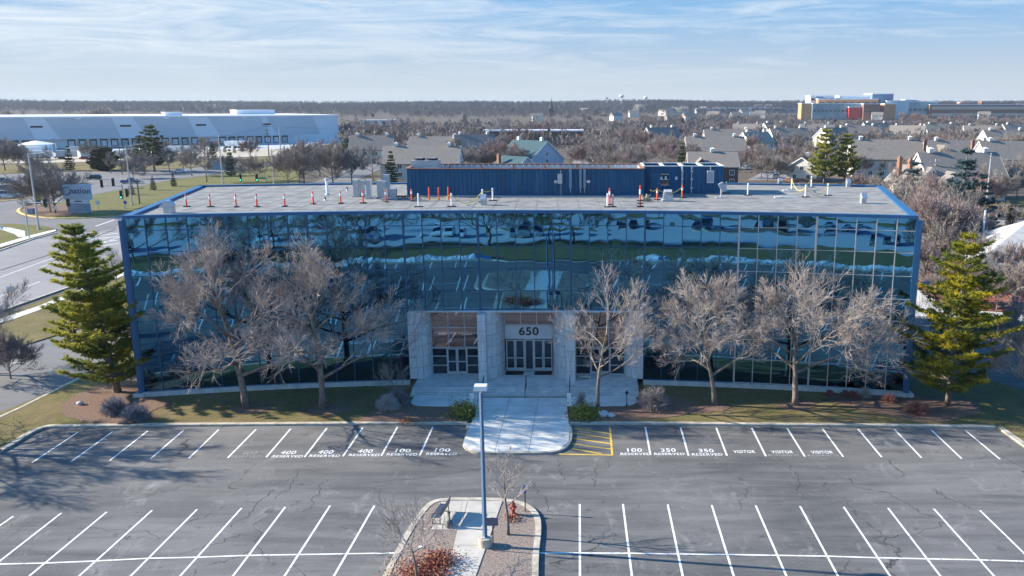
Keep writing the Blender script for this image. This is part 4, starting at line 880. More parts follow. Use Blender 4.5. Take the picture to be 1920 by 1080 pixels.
tl = put_tree('bare_tree', 'bare tree whose branches reach in at the left picture edge beside the road', P(-75, 700) + Vector((0, 0, .1)), TL, M_bark, M_twig, 'bare trees at the left side')
put_tree('bare_tree', 'bare tree outside the left edge that throws its shadow over the stalls', Vector((-54.5, 57.2, 0.1)), bare_tree(97, 13.0, 3.0, 1.1, 10, 4, 0.36, dens=0.8, twig=0.02, up=0.05), M_bark, M_twig, 'bare trees at the left side')
clone(tl, Vector((-47.5, 46.5, 0.0)), 4.0, 'bare tree outside the lower left edge that shades the corner stalls', sc=0.5)
clone(tl, P(1935, 775) + Vector((0, 0, .1)), 1.0, 'bare tree with spreading branches at the right picture edge beside the yellow pine', sc=0.78)
# ornamental small trees by the front
q = P(738, 752); q.z = .12
put_tree('ornamental_tree', 'small dark multi-stemmed tree in the shade left of the entrance columns', q, bare_tree(101, 3.9, 0.5, 1.0, 8, 3, 0.06, dens=1.1, twig=0.010, leader=0.4), M_bark, M_twig_b, None)
q = P(1765, 690) + Vector((0, 4, .1))
put_tree('ornamental_tree', 'thin bare tree in the building shade near the right corner lamp', P(1742, 633), bare_tree(103, 6.2, 1.0, 0.9, 7, 3, 0.09, dens=1.0, twig=0.012, leader=0.5), M_bark, M_twig_b, None)
q = P(218, 545)
put_tree('ornamental_tree', 'low spreading bare tree behind the left corner of the glass building', P(221, 546), bare_tree(105, 6.0, 1.0, 1.1, 8, 3, 0.11, dens=1.2, twig=0.016, leader=0.4), M_bark, M_twig_b, None)

def conifer(seed, H, R, z0=1.0, whorls=18, lean=(0, 0), tuft=0.30, dens=1.0, rise=0.15, gap=0.35, power=0.85, trunk=0.22, open_=0.0, blades=6, nb=7, bw=0.045):
    "an evergreen: whorls of limbs, each carrying sprays of small needle blades"
    r_ = random.Random(seed); T, C = MB(), MB(); tp = []
    for i in range(9):
        t = i / 8; tp.append(Vector((lean[0] * H * t + 0.1 * mnoise.noise(Vector((t * 3, seed, 0))), lean[1] * H * t, H * t - 0.05)))
    T.tube(tp, [trunk * (1 - 0.93 * i / 8) + 0.01 for i in range(9)], 8)
    def ax(z): f = max(0, min(7.999, z / H * 8)); i = int(f); return tp[i].lerp(tp[i + 1], f - i)
    for w_ in range(whorls):
        t = (w_ + r_.uniform(-0.3, 0.3)) / whorls; t = max(0, min(0.985, t)); z = z0 + (H - z0) * t; prof = R * (1 - t) ** power * (0.72 + 0.28 * min(1, t * 6))
        for b_ in range(nb):
            az = b_ * 2 * pi / nb + w_ * 0.9 + r_.uniform(-0.35, 0.35)
            if r_.random() < open_: continue
            L_ = prof * r_.uniform(1 - gap, 1.08) + 0.12; o_ = ax(z); d = Vector((cos(az), sin(az), 0)); pts = []
            for i in range(5): s_ = i / 4; pts.append(o_ + d * L_ * s_ + Vector((0, 0, L_ * (rise * s_ + 0.10 * s_ * s_ - 0.28 * (1 - t) * s_ * (1 - s_)))))
            T.tube(pts, [max(0.012, trunk * 0.30 * (1 - t * 0.6) * (1 - 0.8 * i / 4)) for i in range(5)], 4, cap=False)
            ns = max(2, int(L_ / tuft * 1.15 * dens))
            for k in range(ns):
                s_ = 0.22 + 0.78 * (k + r_.random()) / ns; f = s_ * 4; i = min(3, int(f)); q = pts[i].lerp(pts[i + 1], f - i)
                wdt = L_ * 0.30 * (1.15 - s_) + 0.18; side = Vector((-d.y, d.x, 0))
                for e in range(3):
                    c_ = q + side * r_.uniform(-wdt, wdt) + Vector((0, 0, r_.uniform(-0.06, 0.14)))
                    for _ in range(blades):
                        dv = Vector((r_.gauss(0, 1), r_.gauss(0, 1), r_.gauss(0.35, 0.6))) + d * 0.7; dv.normalize(); l_ = tuft * r_.uniform(0.6, 1.15)
                        sv = perp(dv, r_) * bw * (0.6 + r_.random()); a = c_ - dv * l_ * 0.3; C.add([a - sv, a + sv, c_ + dv * l_], [(0, 1, 2)])
    return T, C
q = P(222, 738); q.z = .12
put_tree('pine_tree', 'big olive green pine standing at the left corner of the glass building', q, conifer(7, 14.6, 5.5, 1.2, 27, (-0.14, 0.0), 0.40, 1.5, 0.22, 0.75, 0.60, 0.30, 0.16, 11, 8, 0.040), M_bark, M_pine)
q = P(1776, 762); q.z = .12
put_tree('pine_tree', 'yellow green pine with open tiers at the right corner of the glass building', q, conifer(19, 14.3, 5.8, 1.6, 20, (0.035, 0.0), 0.38, 1.6, 0.22, 0.70, 0.60, 0.24, 0.25, 11, 8, 0.040), M_bark, M_pine_y)

# shrubs: dense domes of twigs
def shrub(seed, w, h, n=170, twig=0.010, m=None):
    r_ = random.Random(seed); S = MB()
    for i in range(n):
        az = r_.uniform(0, 2 * pi); el = math.acos(r_.uniform(0.05, 1)); d = Vector((cos(az) * sin(el), sin(az) * sin(el), cos(el))); b0 = Vector((d.x * 0.12, d.y * 0.12, 0)); p = b0; pts = [p]; L_ = r_.uniform(0.75, 1.0)
        for k in range(4):
            t = (k + 1) / 4; q = Vector((d.x * w / 2 * t * L_, d.y * w / 2 * t * L_, (d.z * h * t + 0.25 * h * t * (1 - t)) * L_)) + Vector((r_.gauss(0, .03), r_.gauss(0, .03), r_.gauss(0, .02))) * w; pts.append(q)
        S.tube(pts, [twig * 1.6, twig * 1.3, twig, twig, twig * 0.6], 3, cap=False)
        for k in (2, 3, 4):
            for _ in range(3):
                d2 = (pts[k] - pts[k - 1]).normalized(); d2 = (d2 + perp(d2, r_) * 0.8).normalized(); S.tube([pts[k], pts[k] + d2 * 0.22 * w * r_.uniform(0.5, 1)], [twig * 0.8, twig * 0.5], 3, cap=False)
    return S
M_shr = mat('shrub_twigs', (0.17, 0.15, 0.15), 0.9, col2=(0.30, 0.27, 0.26), vscale=2.0); M_shr_b = mat('bluish_shrub_twigs', (0.13, 0.14, 0.17), 0.9, col2=(0.22, 0.23, 0.27), vscale=2.0); M_shr_r = mat('reddish_stems', (0.22, 0.08, 0.06), 0.9, col2=(0.34, 0.16, 0.12), vscale=3.0); M_shr_w = mat('pale_stems', (0.45, 0.40, 0.36), 0.9, var=0.15)
for a, b_, w, h, m, sd, lb in ((216, 778, 1.9, 1.3, M_shr_b, 1, 'bluish twiggy dome shrub nearest the big olive pine'), (256, 792, 2.0, 1.3, M_shr_b, 2, 'bluish twiggy dome shrub nearest the car park kerb'), (1224, 768, 2.5, 1.75, M_shr, 3, 'round grey brown shrub at the right end of the entrance steps'), (728, 770, 1.8, 1.1, M_shr_w, 4, 'pinkish pale twiggy shrub left of the entrance walk'), (748, 762, 1.6, 1.5, M_shr, 5, 'grey shrub close to the left column'),
                          (1090, 764, 0.9, 1.4, M_shr_w, 6, 'pale dry grass tuft behind the right entrance plants'), (1556, 745, 0.8, 0.5, M_shr_r, 7, 'first small reddish tuft from the left below the right wing'), (1585, 746, 0.9, 0.5, M_shr_r, 8, 'second small reddish tuft below the right wing'), (1600, 748, 0.9, 0.6, M_shr_r, 9, 'third small reddish tuft below the right wing'), (1622, 748, 1.0, 0.9, M_shr_w, 10, 'tan tuft below the right wing, taller than its neighbours'), (1667, 756, 1.2, 0.6, M_shr_r, 11, 'red brown tuft near the right corner plinth'), (1720, 776, 1.9, 0.7, M_shr_r, 12, 'wide red brown perennial clump between right corner and yellow pine')):
    q = P(a, b_); q.z = 0.14; s_ = shrub(sd, w, h, 230 if w > 1.5 else 110, 0.011); o = s_.build('shrub', m); o.location = q; tag(o, lb, 'shrub')
def leafy(seed, w, h, n, lf=0.10):
    r_ = random.Random(seed); S = MB()
    for i in range(n):
        d = Vector((r_.gauss(0, .3) * w, r_.gauss(0, .3) * w, abs(r_.gauss(0.4, 0.28)) * h)); t = Vector((r_.gauss(0, 1), r_.gauss(0, 1), r_.gauss(.5, .6))).normalized(); s_ = perp(t, r_) * lf * 0.4; S.add([d - s_, d + t * lf * .6 - s_ * 1.2, d + t * lf * 1.4, d + t * lf * .6 + s_ * 1.2, d + s_], [(0, 1, 2, 3, 4)])
    return S
M_leaf_g = mat('green_yellow_leaves', (0.05, 0.10, 0.02), 0.7, col2=(0.30, 0.26, 0.03), vscale=3.0); M_leaf_r = mat('red_autumn_leaves', (0.24, 0.025, 0.03), 0.7, col2=(0.42, 0.22, 0.09), vscale=4.0, lo=0.42, hi=0.62)
for a, b_, w, h, n, m, lb in ((868, 783, 1.8, 1.2, 1500, M_leaf_g, 'green and yellow leafy bush at the left edge of the entrance walk'), (1096, 784, 2.0, 0.9, 1500, M_leaf_g, 'low green leafy bush at the right edge of the entrance walk'), (762, 795, 1.2, 0.3, 300, M_leaf_r, 'patch of red leaves in the bed left of the walk'), (792, 1083, 2.6, 0.55, 2600, M_leaf_r, 'large red and yellow leaved shrub on the near left of the island'), (822, 1058, 1.6, 0.6, 1300, M_leaf_r, 'smaller red leaved shrub further up the island bed'), (960, 977, 0.9, 0.25, 260, M_leaf_r, 'small patch of orange leaves around the hydrant')):
    q = P(a, b_); q.z = 0.12; S_ = leafy(a, w, h, n, 0.10 if m is M_leaf_g else 0.065); o = S_.build('bush', m); o.location = q; tag(o, lb, 'bush')
def rock(seed, w):
    r_ = random.Random(seed); m_ = MB(); n = 9
    for j in range(7):
        for i in range(n):
            a, e = i * 2 * pi / n, -pi / 2 + pi * j / 6; v = Vector((cos(a) * cos(e), sin(a) * cos(e) * 0.8, sin(e) * 0.6)); v *= w / 2 * (1 + 0.22 * mnoise.noise(v * 1.8 + Vector((seed, 0, 0)))); m_.v.append((v.x, v.y, v.z + w * 0.2))
    for j in range(6):
        for i in range(n): a, b_ = j * n + i, j * n + (i + 1) % n; m_.f.append((a, b_, b_ + n, a + n))
    return m_
M_rock = mat('pale_rock', (0.40, 0.40, 0.40), 0.9, col2=(0.60, 0.58, 0.55), vscale=3, bump=0.03, bscale=5)
for a, b_, w, lb in ((1131, 784, 1.0, 'larger pale boulder in the bed right of the entrance walk'), (1146, 785, 0.7, 'smaller bluish boulder beside the larger pale one'), (151, 762, 0.6, 'small grey rock in the mulch under the olive pine')):
    o = rock(a, w).build('boulder', M_rock if a > 1000 else M_grey, smooth=True); q = P(a, b_); q.z = .15; o.location = q; tag(o, lb, 'rock')
o = MB().box((0, 0, .02), (0.28, 0.2, 0.03)).build('litter', M_white); q = P(852, 1030) if False else P(790, 1030); q.z = .13; o.location = q; tag(o, 'scrap of white paper on the island mulch', 'litter')

# ---------------------------------------------------------------- furniture of the island and the entrance
q = P(910, 1027); t = thing('parking_lamp', 'tall square car park lamp on a round concrete base in the island', 'street lamp', (q.x, q.y, 0.1))
m_ = MB(); m_.lathe((0, 0, 0), [(0.38, 0), (0.38, 0.5), (0.36, 0.53)], 24); m_.build('base', M_curb, t)
m_ = MB(); m_.box((0, 0, 0.55), (0.32, 0.32, 0.05)); m_.build('base_plate', M_galv, t)
m_ = MB(); m_.tube([(0, 0, 0.55), (0, 0, 8.95)], [0.13, 0.10], 4); m_.build('pole', M_dblue if False else mat('lamp_blue_pole', (0.10, 0.17, 0.28), 0.45, metal=0.2), t)
m_ = MB(); m_.tube([(0, 0, 8.9), (0, 0, 9.15)], 0.06, 8); m_.build('bracket', M_galv, t)
m_ = MB(); m_.prism([(-0.36, -0.28), (0.36, -0.28), (0.36, 0.28), (-0.36, 0.28)], 9.15, 9.2); m_.add([(-0.36, -.28, 9.2), (0.36, -.28, 9.2), (0.36, .28, 9.2), (-0.36, .28, 9.2), (-0.33, -.25, 9.40), (0.33, -.25, 9.40), (0.33, .25, 9.40), (-0.33, .25, 9.40)], [(0, 1, 5, 4), (1, 2, 6, 5), (2, 3, 7, 6), (3, 0, 4, 7), (4, 5, 6, 7)]); m_.build('lamp_head', mat('lamp_head_white', (0.72, 0.72, 0.70), 0.5), t)
m_ = MB(); m_.box((0, 0, 9.14), (0.6, 0.42, 0.02)); m_.build('lens', M_reflw, t)
# hydrant
q = P(962, 968); t = thing('fire_hydrant', 'red fire hydrant in the right bed of the island', 'fire hydrant', (q.x, q.y, 0.12), 0.3)
m_ = MB(); m_.lathe((0, 0, 0), [(0.2, 0), (0.2, 0.05), (0.13, 0.06), (0.12, 0.55), (0.17, 0.57), (0.17, 0.62), (0.15, 0.7), (0.10, 0.8), (0.04, 0.84), (0.04, 0.9), (0.01, 0.9)], 14); m_.build('barrel', M_red, t, smooth=False)
for s_ in (-1, 1): m_ = MB(); m_.tube([(0.1 * s_, 0, 0.45), (0.22 * s_, 0, 0.45)], 0.07, 8); m_.build('outlet_cap', M_red, t)
m_ = MB(); m_.tube([(0, -0.1, 0.42), (0, -0.24, 0.42)], 0.09, 8); m_.build('outlet_cap', M_red, t)
def signpost(a, b_, w, h, zc, nm, face, post, base_h=0.12, rz=0.0, two=False):
    q = P(a, b_); t = thing('sign_post', nm, 'sign', (q.x, q.y, base_h), rz); m_ = MB(); m_.tube([(0, 0, 0), (0, 0, zc + h / 2)], 0.035, 6); m_.build('post', post, t)
    m_ = MB(); m_.box((0, -0.05, zc), (w, 0.025, h)); m_.build('panel', face, t); return t
signpost(925, 1036, 0.62, 0.48, 1.75, 'dark square sign seen from the back beside the lamp base', mat('dark_sign_back', (0.12, 0.12, 0.17), 0.5), M_bronze)
signpost(985, 962, 0.14, 0.5, 1.45, 'narrow blue sign on a thin post at the island tip', M_dblue, M_blackm)
for a, nm in ((886, 'white notice board on a post left of the entrance walk'), (1067, 'white notice board on a post right of the entrance walk')):
    t = signpost(a, 777, 0.32, 1.05, 1.15, nm, M_white, M_blackm); m_ = MB()
    for k in range(5): m_.box((0, -0.066, 0.8 + k * 0.17), (0.24, 0.008, 0.05))
    m_.build('lettering', mat('faded_print', (0.45, 0.47, 0.50), 0.8), t)
# bench seen from behind its end, and ash urn
q = P(826, 975); t = thing('park_bench', 'dark metal bench with curved back on the island paving', 'bench', (q.x, q.y, 0.155), radians(-98))
Mb = mat('bench_metal', (0.06, 0.07, 0.10), 0.45)
m_ = MB()
for i in range(7): m_.box((0, -0.24 + i * 0.08, 0.45), (1.75, 0.076, 0.025))
m_.build('seat', Mb, t); m_ = MB()
for i in range(5): m_.box((0, 0.30 + i * 0.025, 0.56 + i * 0.10), (1.75 - 0.1 * max(0, i - 2), 0.03, 0.10))
m_.build('backrest', Mb, t)
for s_ in (-0.8, 0.8):
    for y_ in (-0.22, 0.25): m_ = MB(); m_.tube([(s_, y_, 0), (s_, y_, 0.45)], 0.028, 6); m_.build('leg', M_bronze, t)
    m_ = MB(); m_.tube([(s_, -0.24, 0.45), (s_, -0.24, 0.64), (s_, 0.28, 0.66), (s_, 0.42, 1.0)], 0.022, 5); m_.build('armrest', M_bronze, t)
    m_ = MB(); m_.tube([(s_, -0.22, 0.03), (s_, 0.25, 0.03)], 0.03, 5); m_.build('foot_rail', M_bronze, t)
q = P(843, 993); t = thing('ash_urn', 'dark bottle shaped ash urn standing beside the bench', 'ash urn', (q.x, q.y, 0.155))
m_ = MB(); m_.lathe((0, 0, 0), [(0.19, 0), (0.2, 0.05), (0.2, 0.25), (0.15, 0.4), (0.06, 0.52), (0.055, 0.85), (0.05, 0.87)], 16); m_.build('body', mat('urn_grey', (0.10, 0.10, 0.11), 0.6), t, smooth=True); m_ = MB(); m_.lathe((0, 0, 0.86), [(0.075, 0), (0.085, 0.05), (0.07, 0.12), (0.02, 0.16)], 12); m_.build('cap', M_bronze, t)
# handrails
def rail(x, nm, z0=0.17):
    t = thing('handrail', nm, 'handrail', (x, 66.9, z0), 0, 'handrails on the entrance steps')
    for y_ in (0.0, 1.45): m_ = MB(); m_.tube([(0, y_, 0 if y_ == 0 else 0.4), (0, y_, 0.92 if y_ == 0 else 1.35)], 0.028, 6); m_.build('upright', M_blackm, t)
    m_ = MB(); m_.tube([(0, -0.3, 0.86), (0, -0.25, 0.93), (0, 0, 0.95), (0, 1.45, 1.38), (0, 1.8, 1.38)], 0.026, 6); m_.build('rail', M_blackm, t)
    m_ = MB(); m_.tube([(0, 0, 0.45), (0, 1.45, 0.88)], 0.02, 6); m_.build('lower_rail', M_blackm, t)
rail(P(985, 748).x, 'black handrail in the middle of the entrance steps'); rail(P(904, 748).x, 'black handrail at the left side of the entrance steps'); rail(P(1068, 748).x, 'black handrail at the right of the entrance steps')
q = P(1175, 764); t = thing('post_light', 'short black post with ball top on the right landing', 'post light', (q.x, q.y, 0.165)); m_ = MB(); m_.lathe((0, 0, 0), [(0.12, 0), (0.1, 0.05), (0.04, 0.1), (0.035, 0.95)], 10); m_.build('post', M_blackm, t); m_ = MB(); m_.lathe((0, 0, 0.95), [(0.05, 0), (0.14, 0.1), (0.12, 0.22), (0.03, 0.3)], 10); m_.build('lamp_head', M_blackm, t)
o = MB().box((0, 0, .2), (1.0, .45, .08)).box((-.4, 0, .08), (.08, .4, .16)).box((.4, 0, .08), (.08, .4, .16)).build('stone_bench', M_conc); o.location = (-0.6, 70.6, ZF); tag(o, 'low stone bench at the right pier of the entrance', 'bench')

# ---------------------------------------------------------------- vehicles
CARM = {}
def paint(nm, c, metal=0.3): return mat(nm + '_car_paint', c, 0.3, metal=metal, spec=0.6)
M_tyre = mat('tyre', (0.02, 0.02, 0.02), 0.85); M_rim = mat('wheel_rim', (0.45, 0.45, 0.46), 0.35, metal=0.7); M_headl = mat('headlight', (0.75, 0.76, 0.78), 0.15); M_taill = mat('tail_light', (0.45, 0.02, 0.02), 0.3)
def car(label, loc, rz, col, kind='suv', group='parked cars', nm='parked_car'):
    key = (kind, col.name)
    if key in CARM: return clone(CARM[key], loc, rz, label, group)
    t = thing(nm, label, 'car' if kind not in ('van', 'pickup') else kind, loc, rz, group); CARM[key] = t
    L_, W_, H_, belt, hood = {'suv': (4.6, 1.86, 1.68, 1.02, 0.95), 'sedan': (4.7, 1.82, 1.42, 0.92, 0.85), 'van': (5.2, 1.95, 2.0, 1.15, 1.1), 'pickup': (5.5, 1.95, 1.8, 1.1, 1.08)}[kind]
    h = L_ / 2
    prof = {'suv': [(-h, .45), (-h, .9), (-h + .1, belt + .02), (-h + .3, belt + .04), (h - 1.25, belt), (h - .25, hood - .1), (h, hood - .3), (h, .45), (h - .1, .3), (-h + .1, .3)]}.get(kind) or [(-h, .42), (-h, belt - .1), (-h + .15, belt), (h - 1.2, belt), (h - .2, hood - .12), (h, hood - .3), (h, .42), (h - .1, .28), (-h + .1, .28)]
    cabp = {'suv': [(-h + .12, belt), (-h + .45, H_ - .06), (-h + .8, H_), (.35, H_), (.75, H_ - .06), (h - 1.25, belt)], 'sedan': [(-h + .7, belt), (-h + 1.35, H_ - .04), (-.4, H_), (.2, H_ - .02), (h - 1.3, belt)], 'van': [(-h + .05, belt), (-h + .15, H_ - .05), (-h + .4, H_), (.9, H_), (1.2, H_ - .08), (h - .9, belt)], 'pickup': [(-.65, belt), (-.55, H_ - .05), (-.35, H_), (.6, H_), (.85, H_ - .05), (h - 1.5, belt)]}[kind]
    def loft(pr, ys_, inset=None):
        m_ = MB(); n = len(pr)
        for yi, y in enumerate(ys_):
            for x, z in pr:
                k = 1.0 if abs(y) < W_ / 2 - 0.08 else 0.97
                m_.v.append((x * k, y, z if k == 1 else 0.3 + (z - 0.3) * 0.95 if z > .5 else z))
        for j in range(len(ys_) - 1):
            for i in range(n): a, b_ = j * n + i, j * n + (i + 1) % n; m_.f.append((a, b_, b_ + n, a + n))
        m_.f.append(tuple(range(n))[::-1]); m_.f.append(tuple((len(ys_) - 1) * n + i for i in range(n))); return m_
    loft(prof, [-W_ / 2, -W_ / 2 + .09, W_ / 2 - .09, W_ / 2]).build('body', col, t)
    m_ = MB(); n = len(cabp); tw = 0.16
    for s_ in (-1, 1):
        for x, z in cabp: m_.v.append((x, s_ * (W_ / 2 - .06 - tw * (z - belt) / (H_ - belt)), z))
    m_.f = [(i, i + 1, n + i + 1, n + i) for i in range(n - 1)] + [tuple(range(n))[::-1], tuple(range(n, 2 * n))]; m_.build('cabin_glass', M_glass_d, t)
    m_ = MB(); tops = [p for p in cabp if p[1] > H_ - .07]; y = W_ / 2 - .06 - tw
    m_.box(((tops[0][0] + tops[-1][0]) / 2, 0, H_ + .005), (tops[-1][0] - tops[0][0] - .05, 2 * y, .05))
    for s_ in (-1, 1):
        for (xa, za), (xb, zb) in ((cabp[0], cabp[1]), (cabp[-1], cabp[-2])): m_.beam((xa, s_ * (W_ / 2 - .055), za), (xb, s_ * (W_ / 2 - .055 - tw * (zb - belt) / (H_ - belt)), zb), .07, .07)
        xm = (tops[0][0] + tops[-1][0]) / 2; m_.beam((xm - .05, s_ * (W_ / 2 - .05), belt), (xm - .05, s_ * (y + .01), H_), .03, .08)
    m_.build('roof', col, t)
    if kind == 'pickup': m_ = MB(); m_.box((-h + 1.05, 0, belt + .003), (1.75, W_ - .3, .02)); m_.build('cargo_bed', M_black, t)
    for sx in (-1, 1):
        for sy in (-1, 1):
            x, y = sx * (h - .88), sy * (W_ / 2 - .1); m_ = MB(); m_.tube([(x, y - .11, .34), (x, y + .11, .34)], .34, 14); w_ = m_.build('wheel', M_tyre, t); m_ = MB(); m_.tube([(x, y + sy * .1, .34), (x, y + sy * .125, .34)], .21, 10); m_.build('rim', M_rim, w_)
    for s_ in (-1, 1):
        m_ = MB(); m_.box((h - .06, s_ * (W_ / 2 - .3), hood - .32), (.14, .36, .14)); m_.build('headlight', M_headl, t)
        m_ = MB(); m_.box((-h + .03, s_ * (W_ / 2 - .2), belt - .18), (.1, .22, .2)); m_.build('tail_light', M_taill, t)
    return t
PW, PS, PK, PB, PR, PG = paint('white', (0.75, 0.75, 0.74), 0), paint('silver', (0.42, 0.44, 0.46), .5), paint('black', (0.02, 0.022, 0.026)), paint('blue', (0.03, 0.09, 0.22)), paint('red', (0.32, 0.02, 0.02)), paint('grey', (0.14, 0.15, 0.16))
# cars of the second car park (behind the camera, seen in the mirror glass)
rc = [(-44, -17.5, PK, 'suv', 'black car at the far left of the reflected car park'), (-34, -18, PW, 'sedan', 'white car second from the left in the reflected car park'), (-26, -17, PS, 'suv', 'silver car parked near the left reflected tree'), (-19.5, -17.6, PW, 'suv', 'pale car beside the silver one in the reflected car park'), (-12.5, -17, PS, 'van', 'silver van left of the middle in the reflected car park'), (-4.5, -29.8, PK, 'sedan', 'black sedan in the far row of the reflected car park'), (1.5, -29.5, PB, 'suv', 'dark blue car in the far row of the reflected car park'), (7.5, -29.8, PK, 'suv', 'black car right of the blue one in the reflected far row'), (13, -29.5, PW, 'sedan', 'white sedan in the far row of the reflected car park'), (17.5, -17.5, PG, 'suv', 'grey car parked alone in the near reflected row'), (22, -30, PK, 'sedan', 'dark sedan at the right of the far reflected row'), (29, -29.8, PW, 'suv', 'white car at the right of the far reflected row'), (27, -17, PK, 'pickup', 'black pickup near the right reflected trees'), (-52, -30, PW, 'suv', 'white car in the far row behind the left reflected trees')]
for x, y, c_, k, lb in rc: car(lb, (x, y, 0), pi / 2 + (0 if y > -20 else pi) + RNG.uniform(-.04, .04), c_, k, 'cars behind the camera seen in the glass')
TB = [bare_tree(200 + i, 10.0, 2.2, 1.0, 8, 3, 0.19, dens=1.15, twig=0.022, leader=0.5) for i in range(3)]
rt = []
for i, (x, y, s_, k) in enumerate(((-42, -3, .95, 0), (-33, -4.5, 1.05, 1), (-25.5, -5, 1.1, 2), (-15, -4, 1.1, 0), (-8.5, -6, 1.05, 1), (23, -2, .85, 2), (32, -1, .85, 0), (40, 1.5, .8, 1), (47, 2.5, .9, 2), (-51, -6, 1, 1), (54, -2, 1, 0), (9, -27, .5, 1), (-28, -26, .5, 0), (20, -26, .5, 2), (43, -26, .6, 1), (-2, -44, .7, 2), (28, -46, .9, 0))):
    lb = 'bare tree behind the snow, reflected %s in the glass' % ('far left', 'left beside a car', 'left of the silver van', 'above the silver van', 'left of middle', 'first right of middle', 'second right of middle', 'third right of middle', 'fourth right of middle', 'at the left end', 'at the right end', 'small, in the middle island', 'small, in the left island', 'small, in the right island', 'small, in the far right island', 'at the top of the middle', 'at the top right')[i]
    if i < 3: t = put_tree('bare_tree', lb, (x, y, 0.1), TB[k], M_bark, M_twig_b, 'bare trees seen in the mirror glass', rz=i * 1.7, sc=s_); rt.append(t)
    else: clone(rt[[0, 1, 2].index(k)], (x, y, 0.1), i * 1.7, lb, sc=s_)
# ---------------------------------------------------------------- roads and grounds left of the building
def ext(p, q, f): return p + (q - p) * f
def pxpoly(name, pts, z, m, kind=None):
    q = [P(*p) if len(p) == 2 else Vector(p) for p in pts]; return poly(name, q, z, m)
pxpoly('main_road', [(-380, 590), (0, 469), (61, 448), (107, 438), (150, 420), (215, 405), (330, 372), (460, 355), (560, 350), (560, 375), (400, 430), (232, 503), (50, 566), (0, 584), (-380, 705)], 0.0, M_road)
pxpoly('crossing_road', [(-300, 420), (-60, 385), (0, 378), (50, 372), (110, 362), (90, 350), (0, 352), (-200, 355), (-200, 330), (0, 327), (150, 322), (330, 317), (480, 306), (520, 309), (420, 325), (330, 336), (170, 366), (110, 380), (40, 392), (30, 400), (45, 406), (130, 411), (215, 407), (240, 400), (215, 430), (120, 440), (60, 449), (50, 432), (0, 428), (-300, 470)], 0.004, M_road_dark)
pxpoly('side_drive', [(-420, 740), (0, 662), (60, 644), (130, 622), (200, 604), (238, 600), (245, 625), (190, 690), (142, 713), (0, 784), (-160, 850), (-600, 900)], 0.0, M_road_dark)
k = MB()
strip(k, smooth_line([P(*p) for p in ((-160, 852), (0, 786), (142, 714.5), (190, 692), (236, 640))], 1), 0.3, 0, .14); struct('drive_kerb', k, M_curb)
k = MB(); mkr = MB()
strip(k, [P(*p) for p in ((-380, 590), (0, 470), (61, 449), (90, 441), (107, 437))], 0.35, 0, .14)
strip(k, [P(*p) for p in ((-380, 706), (0, 585), (50, 567), (232, 503.5), (400, 430))], 0.35, 0, .14)
struct('road_kerb', k, M_curb)
k = MB(); strip(k, smooth_line([P(*p) for p in ((215, 406), (130, 411), (60, 407), (36, 400), (33, 393), (48, 388), (110, 379))], 2), 0.6, 0, .16); strip(k, smooth_line([P(*p) for p in ((-40, 384), (0, 378), (50, 372.5), (108, 364))], 1), 0.6, 0, .16); struct('yellow_kerb', k, M_curb_y)
pxpoly('road_verge', [(-420, 728), (-420, 712), (0, 594), (50, 576), (232, 510), (400, 436), (250, 560), (232, 620), (200, 604), (130, 622), (60, 644), (0, 662), (-420, 742)], 0.10, M_grass)
pxpoly('sidewalk', [(-380, 726), (0, 600), (71, 576), (180, 532), (232, 512), (232, 518), (180, 539), (71, 584), (0, 609), (-380, 736)], 0.13, M_conc_pale)
pxpoly('corner_grass', [(-300, 500), (-300, 462), (0, 420), (40, 421), (80, 424), (107, 430), (100, 436), (60, 447), (0, 467), (-300, 560)], 0.10, M_green)
pxpoly('sidewalk_corner', [(-300, 536), (0, 459), (55, 443), (104, 431), (106, 434), (58, 447.5), (0, 465), (-300, 550)], 0.13, M_conc_pale)
pxpoly('sidewalk_spur', [(0, 427), (20, 428), (47, 434), (48, 445), (35, 446), (27, 440), (0, 431)], 0.132, M_conc)
pxpoly('corner_lawn', [(215, 405), (130, 409.5), (60, 405.5), (39, 399), (36, 394), (50, 389), (110, 380), (170, 367), (330, 337), (420, 326), (520, 310), (560, 318), (560, 345), (460, 353), (330, 370)], 0.12, M_green)
pxpoly('sign_bed', [(45, 401), (38, 394), (60, 386), (110, 384), (150, 390), (165, 400), (130, 406), (70, 404)], 0.135, M_mulch)
pxpoly('far_verge', [(-200, 329), (0, 326), (150, 321), (330, 316), (480, 305), (560, 300), (560, 292), (300, 303), (0, 309), (-200, 312)], 0.05, M_grass)
pxpoly('yard_ground', [(-300, 311), (0, 307), (300, 301), (560, 290), (640, 282), (640, 264), (480, 273), (0, 286), (-300, 292)], 0.04, mat('yard_gravel', (0.36, 0.29, 0.20), 0.95, col2=(0.48, 0.42, 0.33), vscale=0.06))
pxpoly('truck_yard', [(-300, 298), (0, 293), (300, 287), (560, 277), (650, 268), (650, 262), (480, 270), (0, 284), (-300, 290)], 0.05, M_lot2)
M_lane = M_paint
def pline(mb, a, b_, w, z=0.012): line(mb, P(*a), P(*b_), w, z)
for a, b_, w in (((0, 520), (200, 447), .16), ((0, 556), (75, 528), .16), ((75, 502), (235, 440), .16), ((160, 445), (222, 437), .35), ((163, 450), (222, 443), .35), ((185, 455), (222, 450), .5), ((188, 462), (223, 456), .3), ((180, 424), (215, 412), .3), ((0, 663.5), (64, 663.5), .15), ((0, 680.5), (64, 680.5), .15), ((100, 345), (240, 334), .25), ((110, 353), (200, 345), .25)): pline(mkr, a, b_, w)
struct('road_lines', mkr, M_lane)
mkr = MB(); 
for a, b_ in (((0, 507), (86, 480)), ((86, 480), (219, 429))): pline(mkr, a, b_, 0.35)  # thin dark line drawn along the main road
struct('road_dark_line', mkr, M_seal)
